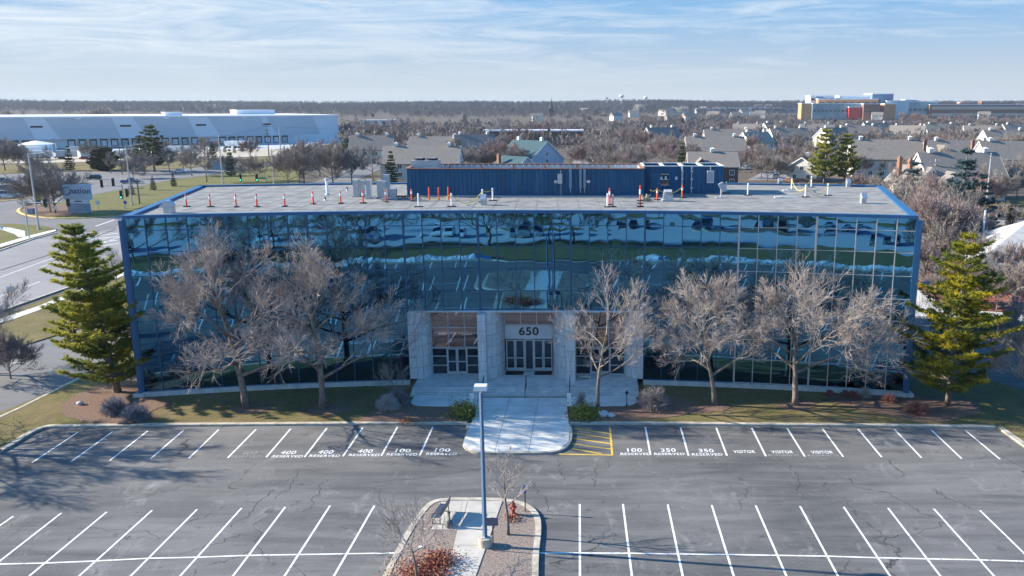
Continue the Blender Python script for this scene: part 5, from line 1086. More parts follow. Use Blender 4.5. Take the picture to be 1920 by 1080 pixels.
# right side grounds
pxpoly('right_car_park', [(1709, 596), (1770, 597), (1860, 604), (1925, 610), (2300, 650), (2300, 800), (1990, 760), (1925, 735), (1760, 690), (1712, 640)], 0.125, M_lot)
pxpoly('right_path', [(1706, 530), (1714, 541), (1745, 560), (1785, 582), (1925, 590), (2300, 610), (2300, 650), (1925, 609), (1860, 603), (1770, 596), (1706, 595)], 0.135, M_conc)
pxpoly('mulch_field', [(1700, 505), (1730, 512), (1800, 522), (1870, 540), (1925, 560), (2200, 590), (1925, 588), (1790, 580), (1750, 558), (1718, 538), (1700, 525)], 0.10, M_mulch_red)
pxpoly('back_road', [(1700, 400), (1840, 395), (1925, 394), (2200, 390), (2200, 422), (1925, 424), (1840, 420), (1700, 412)], 0.02, M_road)
pxpoly('right_verge', [(1640, 388), (1700, 380), (1845, 372), (1925, 370), (2300, 366), (2300, 389), (1925, 392.5), (1840, 393.5), (1700, 398), (1640, 404)], 0.06, M_grass)
pxpoly('driveway', [(1740, 362), (1800, 356), (1850, 362), (1885, 372), (1870, 375), (1800, 372)], 0.07, M_road)
k = MB(); strip(k, [P(*p) for p in ((1700, 399), (1840, 394), (1925, 393), (2200, 389))], .4, 0, .15); struct('back_road_kerb', k, M_conc)
# streets among the houses
pxpoly('far_street', [(1068, 330), (1075, 300), (1120, 296), (1180, 302), (1300, 330), (1200, 340)], 0.03, M_road)
pxpoly('far_street', [(1400, 338), (1440, 318), (1480, 316), (1500, 338)], 0.03, M_road)
pxpoly('far_street', [(560, 352), (700, 300), (830, 262), (850, 262), (740, 305), (640, 352)], 0.03, M_road_dark)
pxpoly('far_meadow', [(650, 243), (740, 226), (1080, 222), (1240, 222), (1230, 233), (1100, 246), (960, 240), (800, 238), (700, 246)], 0.06, mat('dry_meadow', (0.26, 0.20, 0.10), 0.95, col2=(0.17, 0.19, 0.06), vscale=0.02))
pxpoly('college_car_park', [(1480, 236), (1600, 233), (1800, 232), (1925, 238), (1925, 246), (1700, 243)], 0.05, M_lot)
pxpoly('far_car_park', [(1150, 216), (1480, 213), (1510, 222), (1150, 224)], 0.05, M_road_dark)

# ---------------------------------------------------------------- warehouse
wa, wb = P(-130, 287), P(642, 265); wa = Vector((-372, 462, 0)); wb = Vector((PD(636, 596).x, 596, 0)); wt_ = (wb - wa); WL = wt_.length; wt_.normalize(); wn_ = Vector((wt_.y, -wt_.x, 0)); WH = 17.6
ware = thing('warehouse', 'long pale warehouse with grey panels and loading docks beyond the road', 'warehouse', wa, atan2(wt_.y, wt_.x))
m_ = MB(); m_.prism([(0, 0), (WL, 0), (WL, 130), (0, 130)], 0, WH); m_.build('wall', M_ware, ware)
m_ = MB(); m_.prism([(-.6, -.6), (WL + .6, -.6), (WL + .6, 130.6), (-.6, 130.6)], WH + .002, WH + 0.9); m_.build('roof', M_ware_r, ware)
for i, (x0, x1) in enumerate(((0, 66), (84, 120), (140, 172), (192, 226), (236, 268))):
    x0 = x0 * WL / 290; x1 = x1 * WL / 290
    m_ = MB(); m_.add([(x0 - 4, -.25, WH - .05), (x1 + 1, -.25, WH - .05), (x1 + 5, -.25, 5.6), (x0 + 3, -.25, 5.6), (x0 - 4, 0.1, WH - .05), (x1 + 1, 0.1, WH - .05), (x1 + 5, 0.1, 5.6), (x0 + 3, 0.1, 5.6)], [(3, 2, 1, 0), (0, 1, 5, 4), (1, 2, 6, 5), (2, 3, 7, 6), (3, 0, 4, 7)]); m_.build('grey_panel', M_ware_g, ware)
for x in (74, 130, 182, 231): m_ = MB(); m_.box((x * WL / 290, -.1, 12.6), (6, .3, 1.1)); m_.build('window', M_dock, ware)
for x in (100, 158, 214): m_ = MB(); m_.box((x * WL / 290, -.7, WH - .6), (3.0, 1.2, .7)); m_.build('wall_lamp', M_ware_r, ware)
m_ = MB(); m_.box((WL * .44, -0.9, 5.3), (WL * .86, 1.8, .35)); m_.build('canopy', M_ware, ware)
n = 0; x = 4
while x < WL * .86:
    if not (int(x / 29) % 3 == 2 and int(x) % 29 < 14):
        d_ = MB(); d_.box((x, -.12, 2.75), (4.0, .3, 4.6)); dd = d_.build('dock_door', M_dock, ware); d_ = MB(); d_.box((x, -.3, 2.5), (2.8, .12, 3.2)); d_.build('door_leaf', M_ware if n % 3 else M_grey, dd); n += 1
    x += 5.6
for x, y, w, d, h in ((238, 60, 26, 20, 3.0), (165, 15, 10, 12, 1.8), (30, 60, 24, 16, 2.2)): m_ = MB(); m_.box((x * WL / 290, y, WH + .9 + h / 2), (w, d, h)); m_.box((x * WL / 290, y, WH + .9 + h + .15), (w + .8, d + .8, .3)); m_.build('roof_unit', M_ware_r, ware)
def trailer(loc, rz, lb, L_=14.0, m=M_white, truck=False):
    t = thing('trailer', lb, 'trailer', loc, rz, 'trailers parked by the warehouse'); m_ = MB(); m_.box((0, 0, 2.6), (L_, 2.6, 2.8)); m_.build('box', m, t); m_ = MB(); m_.box((0, 0, 1.12), (L_ * .98, 1.2, .14)); m_.build('chassis', M_black, t)
    for x in (-L_ / 2 + 1.2, -L_ / 2 + 2.4):
        for s_ in (-1, 1): m_ = MB(); m_.tube([(x, s_ * 1.2, .5), (x, s_ * .8, .5)], .5, 12); m_.build('wheel', M_tyre, t)
    if truck:
        m_ = MB(); m_.box((L_ / 2 + 2.0, 0, 1.9), (2.6, 2.4, 2.6)); m_.box((L_ / 2 + 3.6, 0, 1.2), (1.0, 2.3, 1.2)); c_ = m_.build('cab', m, t); m_ = MB(); m_.box((L_ / 2 + 3.32, 0, 2.5), (.06, 2.0, .8)); m_.build('windscreen', M_dock, c_)
        m_ = MB(); m_.tube([(L_ / 2 + 3, -1.2, .5), (L_ / 2 + 3, 1.2, .5)], .5, 12); m_.build('wheel', M_tyre, t)
for i, (a, b_, rz, L_, m, lb) in enumerate(((28, 296, 0.3, 13, M_white, 'white trailer at the far left below the warehouse'), (68, 299, .25, 14, M_white, 'long white trailer left of the dark tank wagon'), (130, 298, .25, 10, M_grey, 'dark grey open trailer before the warehouse docks'), (168, 298, 1.0, 9, M_white, 'short white trailer beside the dark open one'), (238, 297, .2, 9, M_white, 'white trailer right of the round evergreen'), (345, 288, .2, 17, M_white, 'longest white trailer behind the tall pine pair'), (433, 277, 1.4, 9, M_white, 'first white box truck backed up at the right docks'), (450, 277, 1.4, 9, M_white, 'second white box truck at the right docks'), (467, 277, 1.4, 9, M_white, 'third white box truck at the right docks'), (588, 281, .3, 6, M_white, 'small white container at the right end of the warehouse'), (52, 290, 0.2, 12, M_white, 'white trailer standing behind the long white one'), (148, 289, .2, 11, M_grey, 'grey trailer close to the docks'))): trailer(P(a, b_), rz, lb, L_, m)
t = thing('storage_tank', 'low round white storage tank before the warehouse at the far left', 'tank', P(70, 285)); m_ = MB(); m_.lathe((0, 0, 0), [(9, 0), (9, 4.2), (1, 6)], 24); m_.build('shell', M_ware_r, t); m_ = MB(); m_.box((9.1, 0, 2.2), (.4, .8, 4.4)); m_.build('ladder', M_grey, t)
t = thing('wooden_fence', 'short bluish panel fence beside the spruce on the lawn', 'fence', P(414, 319), 0.0); m_ = MB()
for i in range(12): m_.box((-4.6 + i * .82, 0, 1.8), (.78, .08, 3.4))
m_.build('panel', mat('blue_fence', (0.18, 0.33, 0.42), .8), t)
for x in (-5, 0, 5): m_ = MB(); m_.box((x, .1, 1.9), (.18, .18, 3.8)); m_.build('post', M_grey, t)

# ---------------------------------------------------------------- street lamps, signals, poles
def lamp(a, b_, h, arm, lb, nm='street_lamp', r=.12, double=False, rz=0.0, m=M_steel):
    t = thing(nm, lb, 'street lamp', P(a, b_), rz, 'street lamps along the roads'); m_ = MB(); m_.tube([(0, 0, 0), (0, 0, h)], [r * 1.3, r * .8], 8); m_.build('pole', m, t)
    m_ = MB(); m_.lathe((0, 0, 0), [(r * 2.4, 0), (r * 2.4, .3), (r * 1.4, .35)], 10); m_.build('base', m, t)
    for s_ in ((1, -1) if double else (1,)):
        m_ = MB(); m_.tube([(0, 0, h - 1.0), (arm * s_ * .5, 0, h - .1), (arm * s_, 0, h + .25)], [r * .5, r * .4, r * .35], 6); a_ = m_.build('arm', m, t); m_.v
        m_ = MB(); m_.tube([(0, 0, h - .25), (arm * s_ * .5, 0, h + .02)], r * .3, 5); m_.build('brace', m, t)
        m_ = MB(); m_.box((arm * s_ + .35 * s_, 0, h + .27), (1.0, .35, .14)); m_.build('lamp_head', M_grey, a_)
    return t
def top_h(a, b0, y): q = P(a, b0); zc = q.y; return CAMH - q.y * tan(TH + atan((y - PPY) / FPX))
lamp(73, 431, top_h(73, 431, 287), 3.6, 'big steel street lamp nearest on the left, beside the signal post', r=.16)
lamp(248, 385, top_h(248, 385, 272), 3.6, 'steel street lamp behind the left roof corner', r=.15)
lamp(418, 345, top_h(418, 345, 250), 4.2, 'steel street lamp beyond the left lawn beside the spruce', r=.16)
lamp(514, 345, top_h(514, 345, 280), 3.6, 'steel lamp with bracing at the back edge of the roof', r=.18)
lamp(527, 292, top_h(527, 292, 237), 4.0, 'far street lamp before the right end of the warehouse', r=.22)
lamp(1121, 308, top_h(1121, 308, 271), 4.5, 'street lamp with curved arm among houses right of centre', r=.2)
lamp(1329, 330, top_h(1329, 330, 276), 4.2, 'street lamp with truss arm above the right penthouse', r=.17, rz=pi)
lamp(1848, 396, top_h(1848, 396, 287), 5.5, 'tall street lamp with truss arm at the right before the houses', r=.17, rz=pi)
lamp(780, 312, top_h(780, 312, 280), 1.2, 'small light post behind the roof cooling unit', r=.14)
lamp(1152, 640, 1, 1, 'x') if False else None
q = P(1708, 640); t = thing('parking_lamp', 'blue car park lamp with shoebox head in the shade right of the building', 'street lamp', (q.x, q.y, .12)); hh = top_h(1708, 640, 533)
m_ = MB(); m_.tube([(0, 0, 0), (0, 0, hh)], .09, 4); m_.build('pole', M_polebl, t); m_ = MB(); m_.box((.4, 0, hh), (.9, .1, .08)); m_.build('arm', M_blackm, t); m_ = MB(); m_.box((.95, 0, hh), (.75, .45, .28)); m_.build('lamp_head', M_dblue, t)
for i, (x, y, h) in enumerate(((1148, 198, 18), (1205, 218, 12), (1235, 217, 12), (1305, 222, 14), (1402, 224, 12), (1500, 218, 12), (1535, 216, 12), (1570, 222, 14), (1700, 228, 16), (1728, 226, 16), (1778, 238, 14), (1690, 238, 12), (1904, 233, 14), (1595, 220, 12))): lamp(x, y + 2, h, 2.5, 'thin distant lamp pole in the car parks near the horizon', 'street_lamp', r=.22)
def signal(loc, z, lb, lit=False, rz=0.0, h=1.1, green=True):
    t = thing('traffic_signal', lb, 'traffic signal', (loc.x, loc.y, z), rz, 'traffic signals of the crossing'); m_ = MB(); m_.box((0, 0, 0), (.42, .3, h * 1.15)); m_.build('housing', M_blackm, t)
    m_ = MB(); m_.box((0, .17, 0), (.62, .03, h * 1.3)); m_.build('backplate', M_blackm, t)
    for k in range(3):
        m_ = MB(); m_.tube([(0, -.14, (1 - k) * h * .36), (0, -.2, (1 - k) * h * .36)], .13, 10); L_ = m_.build('lens', mat('green_signal_light', (0.02, .8, .45), .4, emit=((0.05, 1, .55), 4)) if (lit and k == 2) else M_black, t)
        m_ = MB(); m_.tube([(0, -.15, (1 - k) * h * .36 + .12), (0, -.38, (1 - k) * h * .36 + .12)], [.12, .1], 6); m_.build('visor', M_blackm, L_)
def mast(a, b_, y_arm, xa, lb, r=.13, m=M_steel):
    q = P(a, b_); zc = top_h(a, b_, y_arm); t = thing('signal_mast', lb, 'signal mast', q); m_ = MB(); m_.tube([(0, 0, 0), (0, 0, zc + .4)], r, 8); m_.build('pole', m, t)
    e = PD(xa, q.y, zc) - q; m_ = MB(); m_.tube([(0, 0, zc), (e.x, 0, zc + .1)], [r * .7, r * .4], 6); m_.build('arm', m, t); return q, zc
q, z = mast(55, 447, 380, 140, 'signal mast with long arm at the left corner of the crossing')
for x, lit, lb in ((84, False, 'left signal head hanging on the near mast arm'), (127, False, 'right signal head hanging near the big road sign')): signal(PD(x, q.y, z), z, lb)
q, z = mast(234, 392, 349, 186, 'signal mast behind the left roof corner with two heads on its arm')
for x, zz, lit, lb in ((190, z + .6, False, 'dark signal head above the crossing, left of two'), (211.5, z + 0.9, False, 'dark signal head above the crossing, right of two')): signal(PD(x, q.y, zz), zz, lb, h=1.5)
signal(PD(227, q.y - .4, 3), top_h(234, 392, 365), 'signal head showing green beside the mast behind the roof corner', True, h=1.5); signal(PD(239, q.y + .3, 3), top_h(234, 392, 362), 'dark signal head at the right of the green one', False, rz=1.2, h=1.5)
q, z = mast(500, 342, 335, 480, 'signal mast just beyond the back edge of the left roof')
signal(PD(451, q.y, z), top_h(451, 342, 333), 'green lit signal head beyond the left roof edge', True, h=2.0); signal(PD(482, q.y, z), top_h(482, 342, 333), 'green lit signal head beside the green street name sign', True, h=2.0)
t = thing('street_name_sign', 'long green street name sign beyond the left roof edge', 'sign', PD(492, q.y, z)); t.location.z = top_h(492, 342, 334); m_ = MB(); m_.box((0, -.05, 0), (2.2, .05, .6)); m_.build('panel', mat('sign_green', (0.01, .25, .15), .5), t)
def pole(a, b_, y_top, lb, arms=2, r=.2, m=None):
    h = top_h(a, b_, y_top); t = thing('utility_pole', lb, 'utility pole', P(a, b_), 0, 'wooden utility poles'); m_ = MB(); m_.tube([(0, 0, 0), (0, 0, h)], [r, r * .6], 7); m_.build('pole', m or M_bark, t)
    for i in range(arms): m_ = MB(); m_.box((0, 0, h - .8 - i * 1.6), (3.2 - .4 * i, .14, .14)); c_ = m_.build('crossarm', m or M_bark, t); m_ = MB(); [m_.box((s_ * 1.3, 0, h - .6 - i * 1.6), (.12, .12, .25)) for s_ in (-1, 1)]; m_.build('insulator', M_grey, c_)
    q = P(a, b_); q.z = h - .5; return q
p1 = pole(63, 322, 284, 'dark utility pole behind the nearest steel lamp', 1); p2 = pole(229, 327, 266, 'leaning utility pole before the warehouse docks', 2); p3 = pole(505, 300, 234, 'tall utility pole with three crossarms before the warehouse', 3, .26); p4 = pole(104, 287, 259, 'slanted dark pole beside the white trailers', 1)
pole(262, 383, 335, 'thick wooden pole beside the second steel lamp', 2, .22); p5 = pole(1748, 375, 298, 'pale utility pole before the big right house', 1, .2, M_steel)
for i, (a, b_, sg_) in enumerate(((p1, p2, 1.5), (p2, p3, 2.5), (p3, P(900, 262) + Vector((0, 0, 9)), 2.0), (p1, P(-200, 320) + Vector((0, 0, 10)), 1))):
    m_ = MB(); m_.tube([a.lerp(b_, k_ / 10) + Vector((0, 0, -sg_ * 4 * (k_ / 10) * (1 - k_ / 10))) - a for k_ in range(11)], .035, 4); o = m_.build('power_line', M_blackm); o.location = a; tag(o, ['power line between the two left utility poles', 'power line crossing in front of the warehouse', 'power line leading off to the right of the warehouse', 'power line leaving at the left edge'][i], 'power line')
# big road sign with board below, banner, small signs
q = P(150, 400); t = thing('billboard_sign', 'large pale business sign reading nation on a grey base at the crossing', 'sign', q, radians(-4))
m_ = MB(); m_.box((0, 0, 4.9), (6.4, .8, 3.4)); bx_ = m_.build('sign_box', mat('sign_bluegrey', (0.42, .50, .58), .6), t)
m_ = MB(); m_.box((0, 0, 2.75), (5.0, .6, .9)); m_.build('lower_board', mat('sign_pale', (.66, .68, .68), .6), t); m_ = MB(); m_.box((0, 0, 1.1), (5.0, .9, 2.3)); m_.build('base', mat('base_stone', (.30, .33, .38), .8, var=.2, vscale=1.5), t)
m_ = MB(); add_text(m_, 'nation', 1.75, Matrix.Translation((.95, -.43, 5.15)) @ Matrix.Rotation(pi / 2, 4, 'X'), .03, 1.05, .01); m_.build('lettering', mat('sign_navy', (.02, .04, .12), .6), bx_)
m_ = MB(); n = 26
for k_ in range(n):
    a, b_ = [0.5 + (j * 1.75 * pi / n) for j in (k_, k_ + 1)]; r0_, r1_ = .82 - .25 * k_ / n, 1.0
    m_.add([(-2.3 + r0_ * cos(a) * 1.1, -.42, 5.1 + r0_ * sin(a)), (-2.3 + r1_ * cos(a) * 1.1, -.42, 5.1 + r1_ * sin(a)), (-2.3 + r1_ * cos(b_) * 1.1, -.42, 5.1 + r1_ * sin(b_)), (-2.3 + r0_ * cos(b_) * 1.1, -.42, 5.1 + r0_ * sin(b_))], [(0, 1, 2, 3)])
m_.build('emblem', mat('emblem_blue', (.08, .18, .38), .6), bx_)
m_ = MB(); [m_.box((x_, -.32, 2.8), (.38, .02, .3)) for x_ in (-.5, -.05, .4, .85)]; m_.build('small_print', mat('sign_navy', (.02, .04, .12)), t)
t = thing('banner', 'yellow green banner with blue foot beside the nearest steel lamp', 'banner', P(74, 397)); m_ = MB(); m_.tube([(-.75, 0, 0), (-.75, 0, 6.2)], .06, 6); m_.build('pole', M_grey, t); m_ = MB(); m_.box((0, 0, 4.4), (1.3, .06, 3.2)); m_.build('cloth', mat('lime_cloth', (.50, .58, .05), .7), t); m_ = MB(); m_.box((0, 0, 2.3), (1.3, .06, 1.0)); m_.build('blue_foot', M_dblue, t)
def small_sign(a, b_, w, h, z, m, lb, disc=False):
    t = thing('road_sign', lb, 'sign', P(a, b_), 0, 'small road signs'); m_ = MB(); m_.tube([(0, 0, 0), (0, 0, z + h / 2)], .04, 6); m_.build('post', M_grey, t); m_ = MB()
    if disc: m_.tube([(0, -.05, z), (0, -.08, z)], w / 2, 14)
    else: m_.box((0, -.06, z), (w, .03, h))
    m_.build('panel', m, t)
small_sign(25, 577, .9, .75, 2.3, M_white, 'white turn arrow sign on a post beside the left road', False); small_sign(107, 403, .7, .8, 1.6, M_white, 'small white sign at the left corner of the sign bed'); small_sign(5, 435, .5, .8, 1.0, M_white, 'small white marker on the corner grass'); small_sign(237, 397, .8, .8, 2.2, M_dblue, 'round dark sign on the signal mast post', True); small_sign(89, 411, .6, .6, 2.8, mat('sign_green', (0.01, .25, .15)), 'small green sign at the crossing corner'); small_sign(186, 399, .9, .9, 2.4, M_white, 'pale sign on the lawn right of the big sign')
m_ = MB(); add_text(m_, '\u21B1', .6, Matrix.Identity(4), 0) if False else None
t = thing('utility_box', 'light blue mail box at the left crossing edge', 'box', P(59, 402)); m_ = MB(); m_.box((0, 0, .75), (1.3, .8, 1.2)); m_.build('casing', M_polebl, t); m_ = MB(); m_.box((0, 0, 1.4), (1.4, .9, .12)); m_.build('lid', M_galv, t)
# cars on the streets
for a, b_, c_, k, rz, lb in ((17, 371, PW, 'van', .15, 'white van waiting at the left edge of the crossing road'), (12, 358, PG, 'suv', .15, 'grey blue car behind the white van'), (18, 343, PG, 'sedan', .1, 'grey sedan at the left edge, farther back'), (3, 343, PK, 'suv', .1, 'black car cut by the left picture edge'), (176, 337, PK, 'suv', pi + .1, 'dark suv driving on the crossing road'), (245, 344, PB, 'pickup', .2, 'blue pickup truck behind the signal heads'), (338, 324, PW, 'sedan', .1, 'white car beyond the lawn trees'), (112, 297, PS, 'sedan', .1, 'silver car in the yard among trailers'), (225, 296, PB, 'suv', .1, 'blue car in the yard right of the round evergreen'), (208, 297, PW, 'sedan', .1, 'white car in the yard beside the blue car'), (1070, 288, PW, 'van', 1.4, 'white van parked among houses behind the penthouse'), (1456, 334, PW, 'suv', 1.2, 'white car parked at the white house right of the penthouse'), (1135, 309, PK, 'sedan', .1, 'dark car on the street behind the penthouse'), (1110, 297, PS, 'sedan', .1, 'silver car parked by the street lamp among houses'), (1884, 411, PG, 'suv', .05, 'grey blue suv driving on the back road at the right'), (1400, 318, PW, 'suv', .8, 'white car beside the grey gabled house'), (1700, 232, PW, 'sedan', 0, 'white car on the far college road'), (60, 338, PS, 'suv', .1, 'silver suv behind the nearest left steel lamp'), (100, 344, PK, 'sedan', .1, 'black sedan left of the dark suv on the crossing road'), (38, 297, PS, 'suv', .1, 'silver car below the far left trailers'), (85, 298, PK, 'sedan', .1, 'black car below the long white trailer'), (160, 299, PR, 'sedan', .1, 'red car beside the dark open trailer'), (262, 298, PK, 'suv', .1, 'black car right of the small white trailer'), (1420, 222, PR, 'sedan', 0, 'red car in the distant car park')): car(lb, P(a, b_) + Vector((0, 0, .03)), rz, c_, k, 'cars on the streets')

# ---------------------------------------------------------------- houses
def win(par, x, y, z, w, h, rz, fm=M_siding_w):
    f_ = MB(); f_.box((0, 0, 0), (w + .22, .1, h + .22)); o = f_.build('window', fm, par); o.location = (x, y, z); o.rotation_euler = (0, 0, rz); p_ = MB(); p_.box((-w * .26, -.055, 0), (w * .44, .02, h * .94)); p_.box((w * .26, -.055, 0), (w * .44, .02, h * .94)); q_ = p_.build('pane', M_hglass, o)
def house(a, b_, L_, Wd, wh, rh, rz, lb, wall=M_siding, roof=M_shingle, gable=None, chim=(), vents=2, wins=4, brickbase=False, wing=None, skyl=0):
    q = P(a, b_); t = thing('house', lb, 'house', q, rz, 'houses beyond the office building'); m_ = MB(); l, w = L_ / 2, Wd / 2
    m_.prism([(-l, -w), (l, -w), (l, w), (-l, w)], 0, wh); m_.build('wall', wall, t)
    for s_ in (-1, 1): m_ = MB(); m_.add([(s_ * l, -w, wh), (s_ * l, w, wh), (s_ * l, 0, rh - .1), (s_ * (l - .2), -w, wh), (s_ * (l - .2), w, wh), (s_ * (l - .2), 0, rh - .1)], [(0, 1, 2), (5, 4, 3), (0, 3, 4, 1), (1, 4, 5, 2), (2, 5, 3, 0)]); m_.build('gable', gable or wall, t)
    o_ = .5; sl_ = (rh - wh) / w; m_ = MB(); v = []
    for x in (-l - .4, l + .4): v += [(x, -w - o_, wh - o_ * sl_), (x, 0, rh), (x, w + o_, wh - o_ * sl_), (x, w + o_, wh - o_ * sl_ + .22), (x, 0, rh + .25), (x, -w - o_, wh - o_ * sl_ + .22)]
    m_.add(v, [(0, 1, 2, 3, 4, 5)[::-1], tuple(range(6, 12)), (5, 4, 10, 11), (4, 3, 9, 10), (0, 5, 11, 6), (3, 2, 8, 9), (1, 0, 6, 7), (2, 1, 7, 8)]); rf = m_.build('roof', roof, t)
    for s_ in (-1, 1):
        m_ = MB(); x = s_ * (l + .42)
        for sy in (-1, 1): m_.beam((x, sy * (w + o_), wh - o_ * sl_ + .02), (x, 0, rh + .02), .06, .34)
        m_.build('bargeboard', M_siding_w, t)
    for i in range(vents): m_ = MB(); x = -l * .7 + i * L_ * .7 / max(1, vents - 1) if vents > 1 else 0; m_.box((x, 0, rh + .65), (1.1, 1.1, 1.0)); m_.add([(x - .75, -.75, rh + 1.15), (x + .75, -.75, rh + 1.15), (x + .75, .75, rh + 1.15), (x - .75, .75, rh + 1.15), (x, 0, rh + 1.6)], [(0, 1, 4), (1, 2, 4), (2, 3, 4), (3, 0, 4), (3, 2, 1, 0)]); m_.build('roof_vent', M_siding_w, rf)
    for x, y, top in chim: m_ = MB(); m_.box((x, y, (top + 1) / 2), (1.0, 1.0, top - 1)); m_.box((x, y, top + .05), (1.25, 1.25, .3)); m_.box((x, y, top + .4), (.6, .6, .5)); m_.build('chimney', M_brick, rf)
    for k_ in range(skyl): m_ = MB(); yy = -w * .5; m_.box((-l * .3 + k_ * 2.2, yy, wh + (w - abs(yy)) * sl_ + .3), (.9, 1.2, .12), rx=atan(sl_)); m_.build('skylight', M_hglass, rf)
    for i in range(wins):
        x = -l + L_ * (i + .5) / wins
        for z in ((1.5, 4.2) if wh > 5 else (1.5,)):
            if z + .8 < wh: win(t, x, -w - .05, z, 1.3, 1.4, 0)
    for z in ((1.6, 4.4, 7.0) if rh > 9 else (1.6, 4.4)):
        for y in (-w * .45, w * .45) if z < wh - .8 else (0,): win(t, -l - .05, y, z, 1.1, 1.3, -pi / 2); 
        win(t, l + .05, 0, z, 1.1, 1.3, pi / 2)
    d_ = MB(); d_.box((l * .15, -w - .06, 1.05), (1.0, .1, 2.1)); dd = d_.build('door', M_brick_d, t)
    if brickbase: m_ = MB(); m_.prism([(-l - .08, -w - .08), (l + .08, -w - .08), (l + .08, w + .08), (-l - .08, w + .08)], 0, 1.1); m_.build('brick_base', M_brick, t)
    if wing:
        wx, wy, wl_, ww, wwh, wrh = wing; m_ = MB(); m_.prism([(wx - ww / 2, -w - wl_), (wx + ww / 2, -w - wl_), (wx + ww / 2, -w + .1), (wx - ww / 2, -w + .1)], 0, wwh); m_.add([(wx - ww / 2, -w - wl_, wwh), (wx + ww / 2, -w - wl_, wwh), (wx, -w - wl_, wrh)], [(0, 1, 2)]); m_.build('wing', wall, t)
        m_ = MB(); y0, y1 = -w - wl_ - .4, -w + 2.5; v = []
        for y in (y0, y1): v += [(wx - ww / 2 - .4, y, wwh - .2), (wx, y, wrh + .05), (wx + ww / 2 + .4, y, wwh - .2), (wx + ww / 2 + .4, y, wwh), (wx, y, wrh + .28), (wx - ww / 2 - .4, y, wwh)]
        m_.add(v, [(5, 4, 3, 2, 1, 0), tuple(range(6, 12)), (4, 5, 11, 10), (3, 4, 10, 9), (5, 0, 6, 11), (2, 3, 9, 8)]); m_.build('wing_roof', roof, t); win(t, wx, -w - wl_ - .05, wwh * .5, 1.6, 1.5, 0)
    return t
G = M_siding_w
house(1788, 372, 21, 13, 6.2, 12.0, .05, 'large cream house with white gable and long brown roof at the right, nearest the road', gable=G, wins=6, vents=2, wing=(-5, 0, 5, 8, 4.2, 7.5), skyl=0)
house(1712, 372, 12, 9, 4.6, 8.5, -1.25, 'house side with two tall brick chimneys left of the nearest right house', gable=G, wins=3, chim=((-2.5, -3.2, 10.5), (2.0, -3.4, 10.2)), vents=0, skyl=2)
house(1795, 322, 26, 14, 6.2, 11.5, .03, 'long roofed house with white gable behind the nearest right house', gable=G, wins=6, chim=((2, -6, 11.5),), wing=(7, 0, 4, 8, 5, 9))
house(1895, 330, 24, 14, 6.2, 12.0, .0, 'house with steep white gable cut by the right picture edge', gable=G, wins=5)
house(1738, 322, 12, 9, 5.2, 10, -.9, 'small white gabled house between the two long right roofs', gable=G, wins=3, vents=1)
house(1655, 330, 24, 15, 6.4, 12.5, -.1, 'large brown roofed house behind the tall pine at right', gable=G, wins=6, chim=((12.5, -4, 12.5),))
house(1512, 338, 13, 10, 4.6, 7.8, 1.05, 'cream house with brick base beside the tall pine pair', wall=M_siding, wins=4, vents=1, brickbase=True)
house(1334, 346, 15, 12, 6.0, 10.0, -.05, 'tan shingled house with brown upper wall just behind the penthouse end', wall=M_brick_d, gable=G, wins=4, vents=1, wing=(-4, 0, 4, 9, 4.0, 8.5))
house(1338, 308, 24, 15, 6.0, 11.5, 0, 'wide grey brown roofed house with two roof vents behind the penthouse', gable=G, wins=5, chim=())
house(1365, 286, 26, 14, 6.0, 12.0, .0, 'long roofed house farther back above the wide grey brown roof', gable=G, wins=5)
house(1415, 288, 16, 12, 6.0, 11.0, .5, 'pale roofed house between bare trees right of the wide roof', gable=G, wins=4, roof=mat('tan_shingles', (.34, .28, .22), .9, var=.15, vscale=2))
house(995, 322, 18, 17, 5.0, 11.5, -.75, 'house with steep gable and dark teal roof behind the blue screen', wall=mat('blue_lit_siding', (.40, .46, .54), .8, var=.05), roof=M_shingle_t, gable=mat('blue_lit_siding', (.4, .46, .54)), wins=4, vents=2, chim=((0, -8, 10),))  # the blue of the skylight on this gable is put into the siding colour
house(965, 340, 12, 12, 3.5, 8.0, -.75, 'lower gabled annex in front of the teal roofed house', wall=mat('blue_lit_siding', (.4, .46, .54)), roof=M_shingle_t, wins=3, vents=0, chim=((-3, -4, 8.5),))
house(795, 332, 26, 17, 5.2, 10.5, .02, 'wide low taupe roofed house left of the bare tree thicket', gable=G, wins=6, vents=2)
house(820, 300, 24, 14, 5.2, 10.5, .02, 'taupe roofed house half hidden behind the wide low one', gable=G, wins=5)
hs2 = [(1475, 278, 22, 13, .2), (1530, 262, 24, 13, -.1), (1610, 268, 26, 14, .1), (1560, 276, 20, 13, .6), (1700, 268, 22, 13, -.5), (1640, 258, 22, 12, .3), (1760, 262, 24, 13, .1), (1840, 268, 24, 13, -.2), (1905, 264, 24, 13, .2), (1450, 258, 20, 12, .5), (1400, 262, 20, 12, -.3), (1880, 285, 24, 13, .1), (890, 300, 18, 12, .3), (700, 305, 18, 12, .1), (1240, 275, 20, 12, .4)]
wh_ = ['at the left of the far roofs', 'below the far college', 'left of the big brown roof', 'beyond the tall pine top', 'with bluish gable below the orange brick college', 'half hidden by twigs below the college', 'above the long right roof', 'behind the right chimneys', 'at the far right edge', 'beside the distant car park', 'right of the evergreen among grey trees', 'behind the steep gable at right', 'left of the teal roof house', 'beyond the lone spruce behind the roof', 'hidden in the thicket behind the penthouse']
for (a, b_, L_, Wd, rz), w_ in zip(hs2, wh_): house(a, b_, L_, Wd, 6.0, 11.5, rz, 'small distant cream house with brown roof ' + w_, gable=G, wins=4, vents=2)

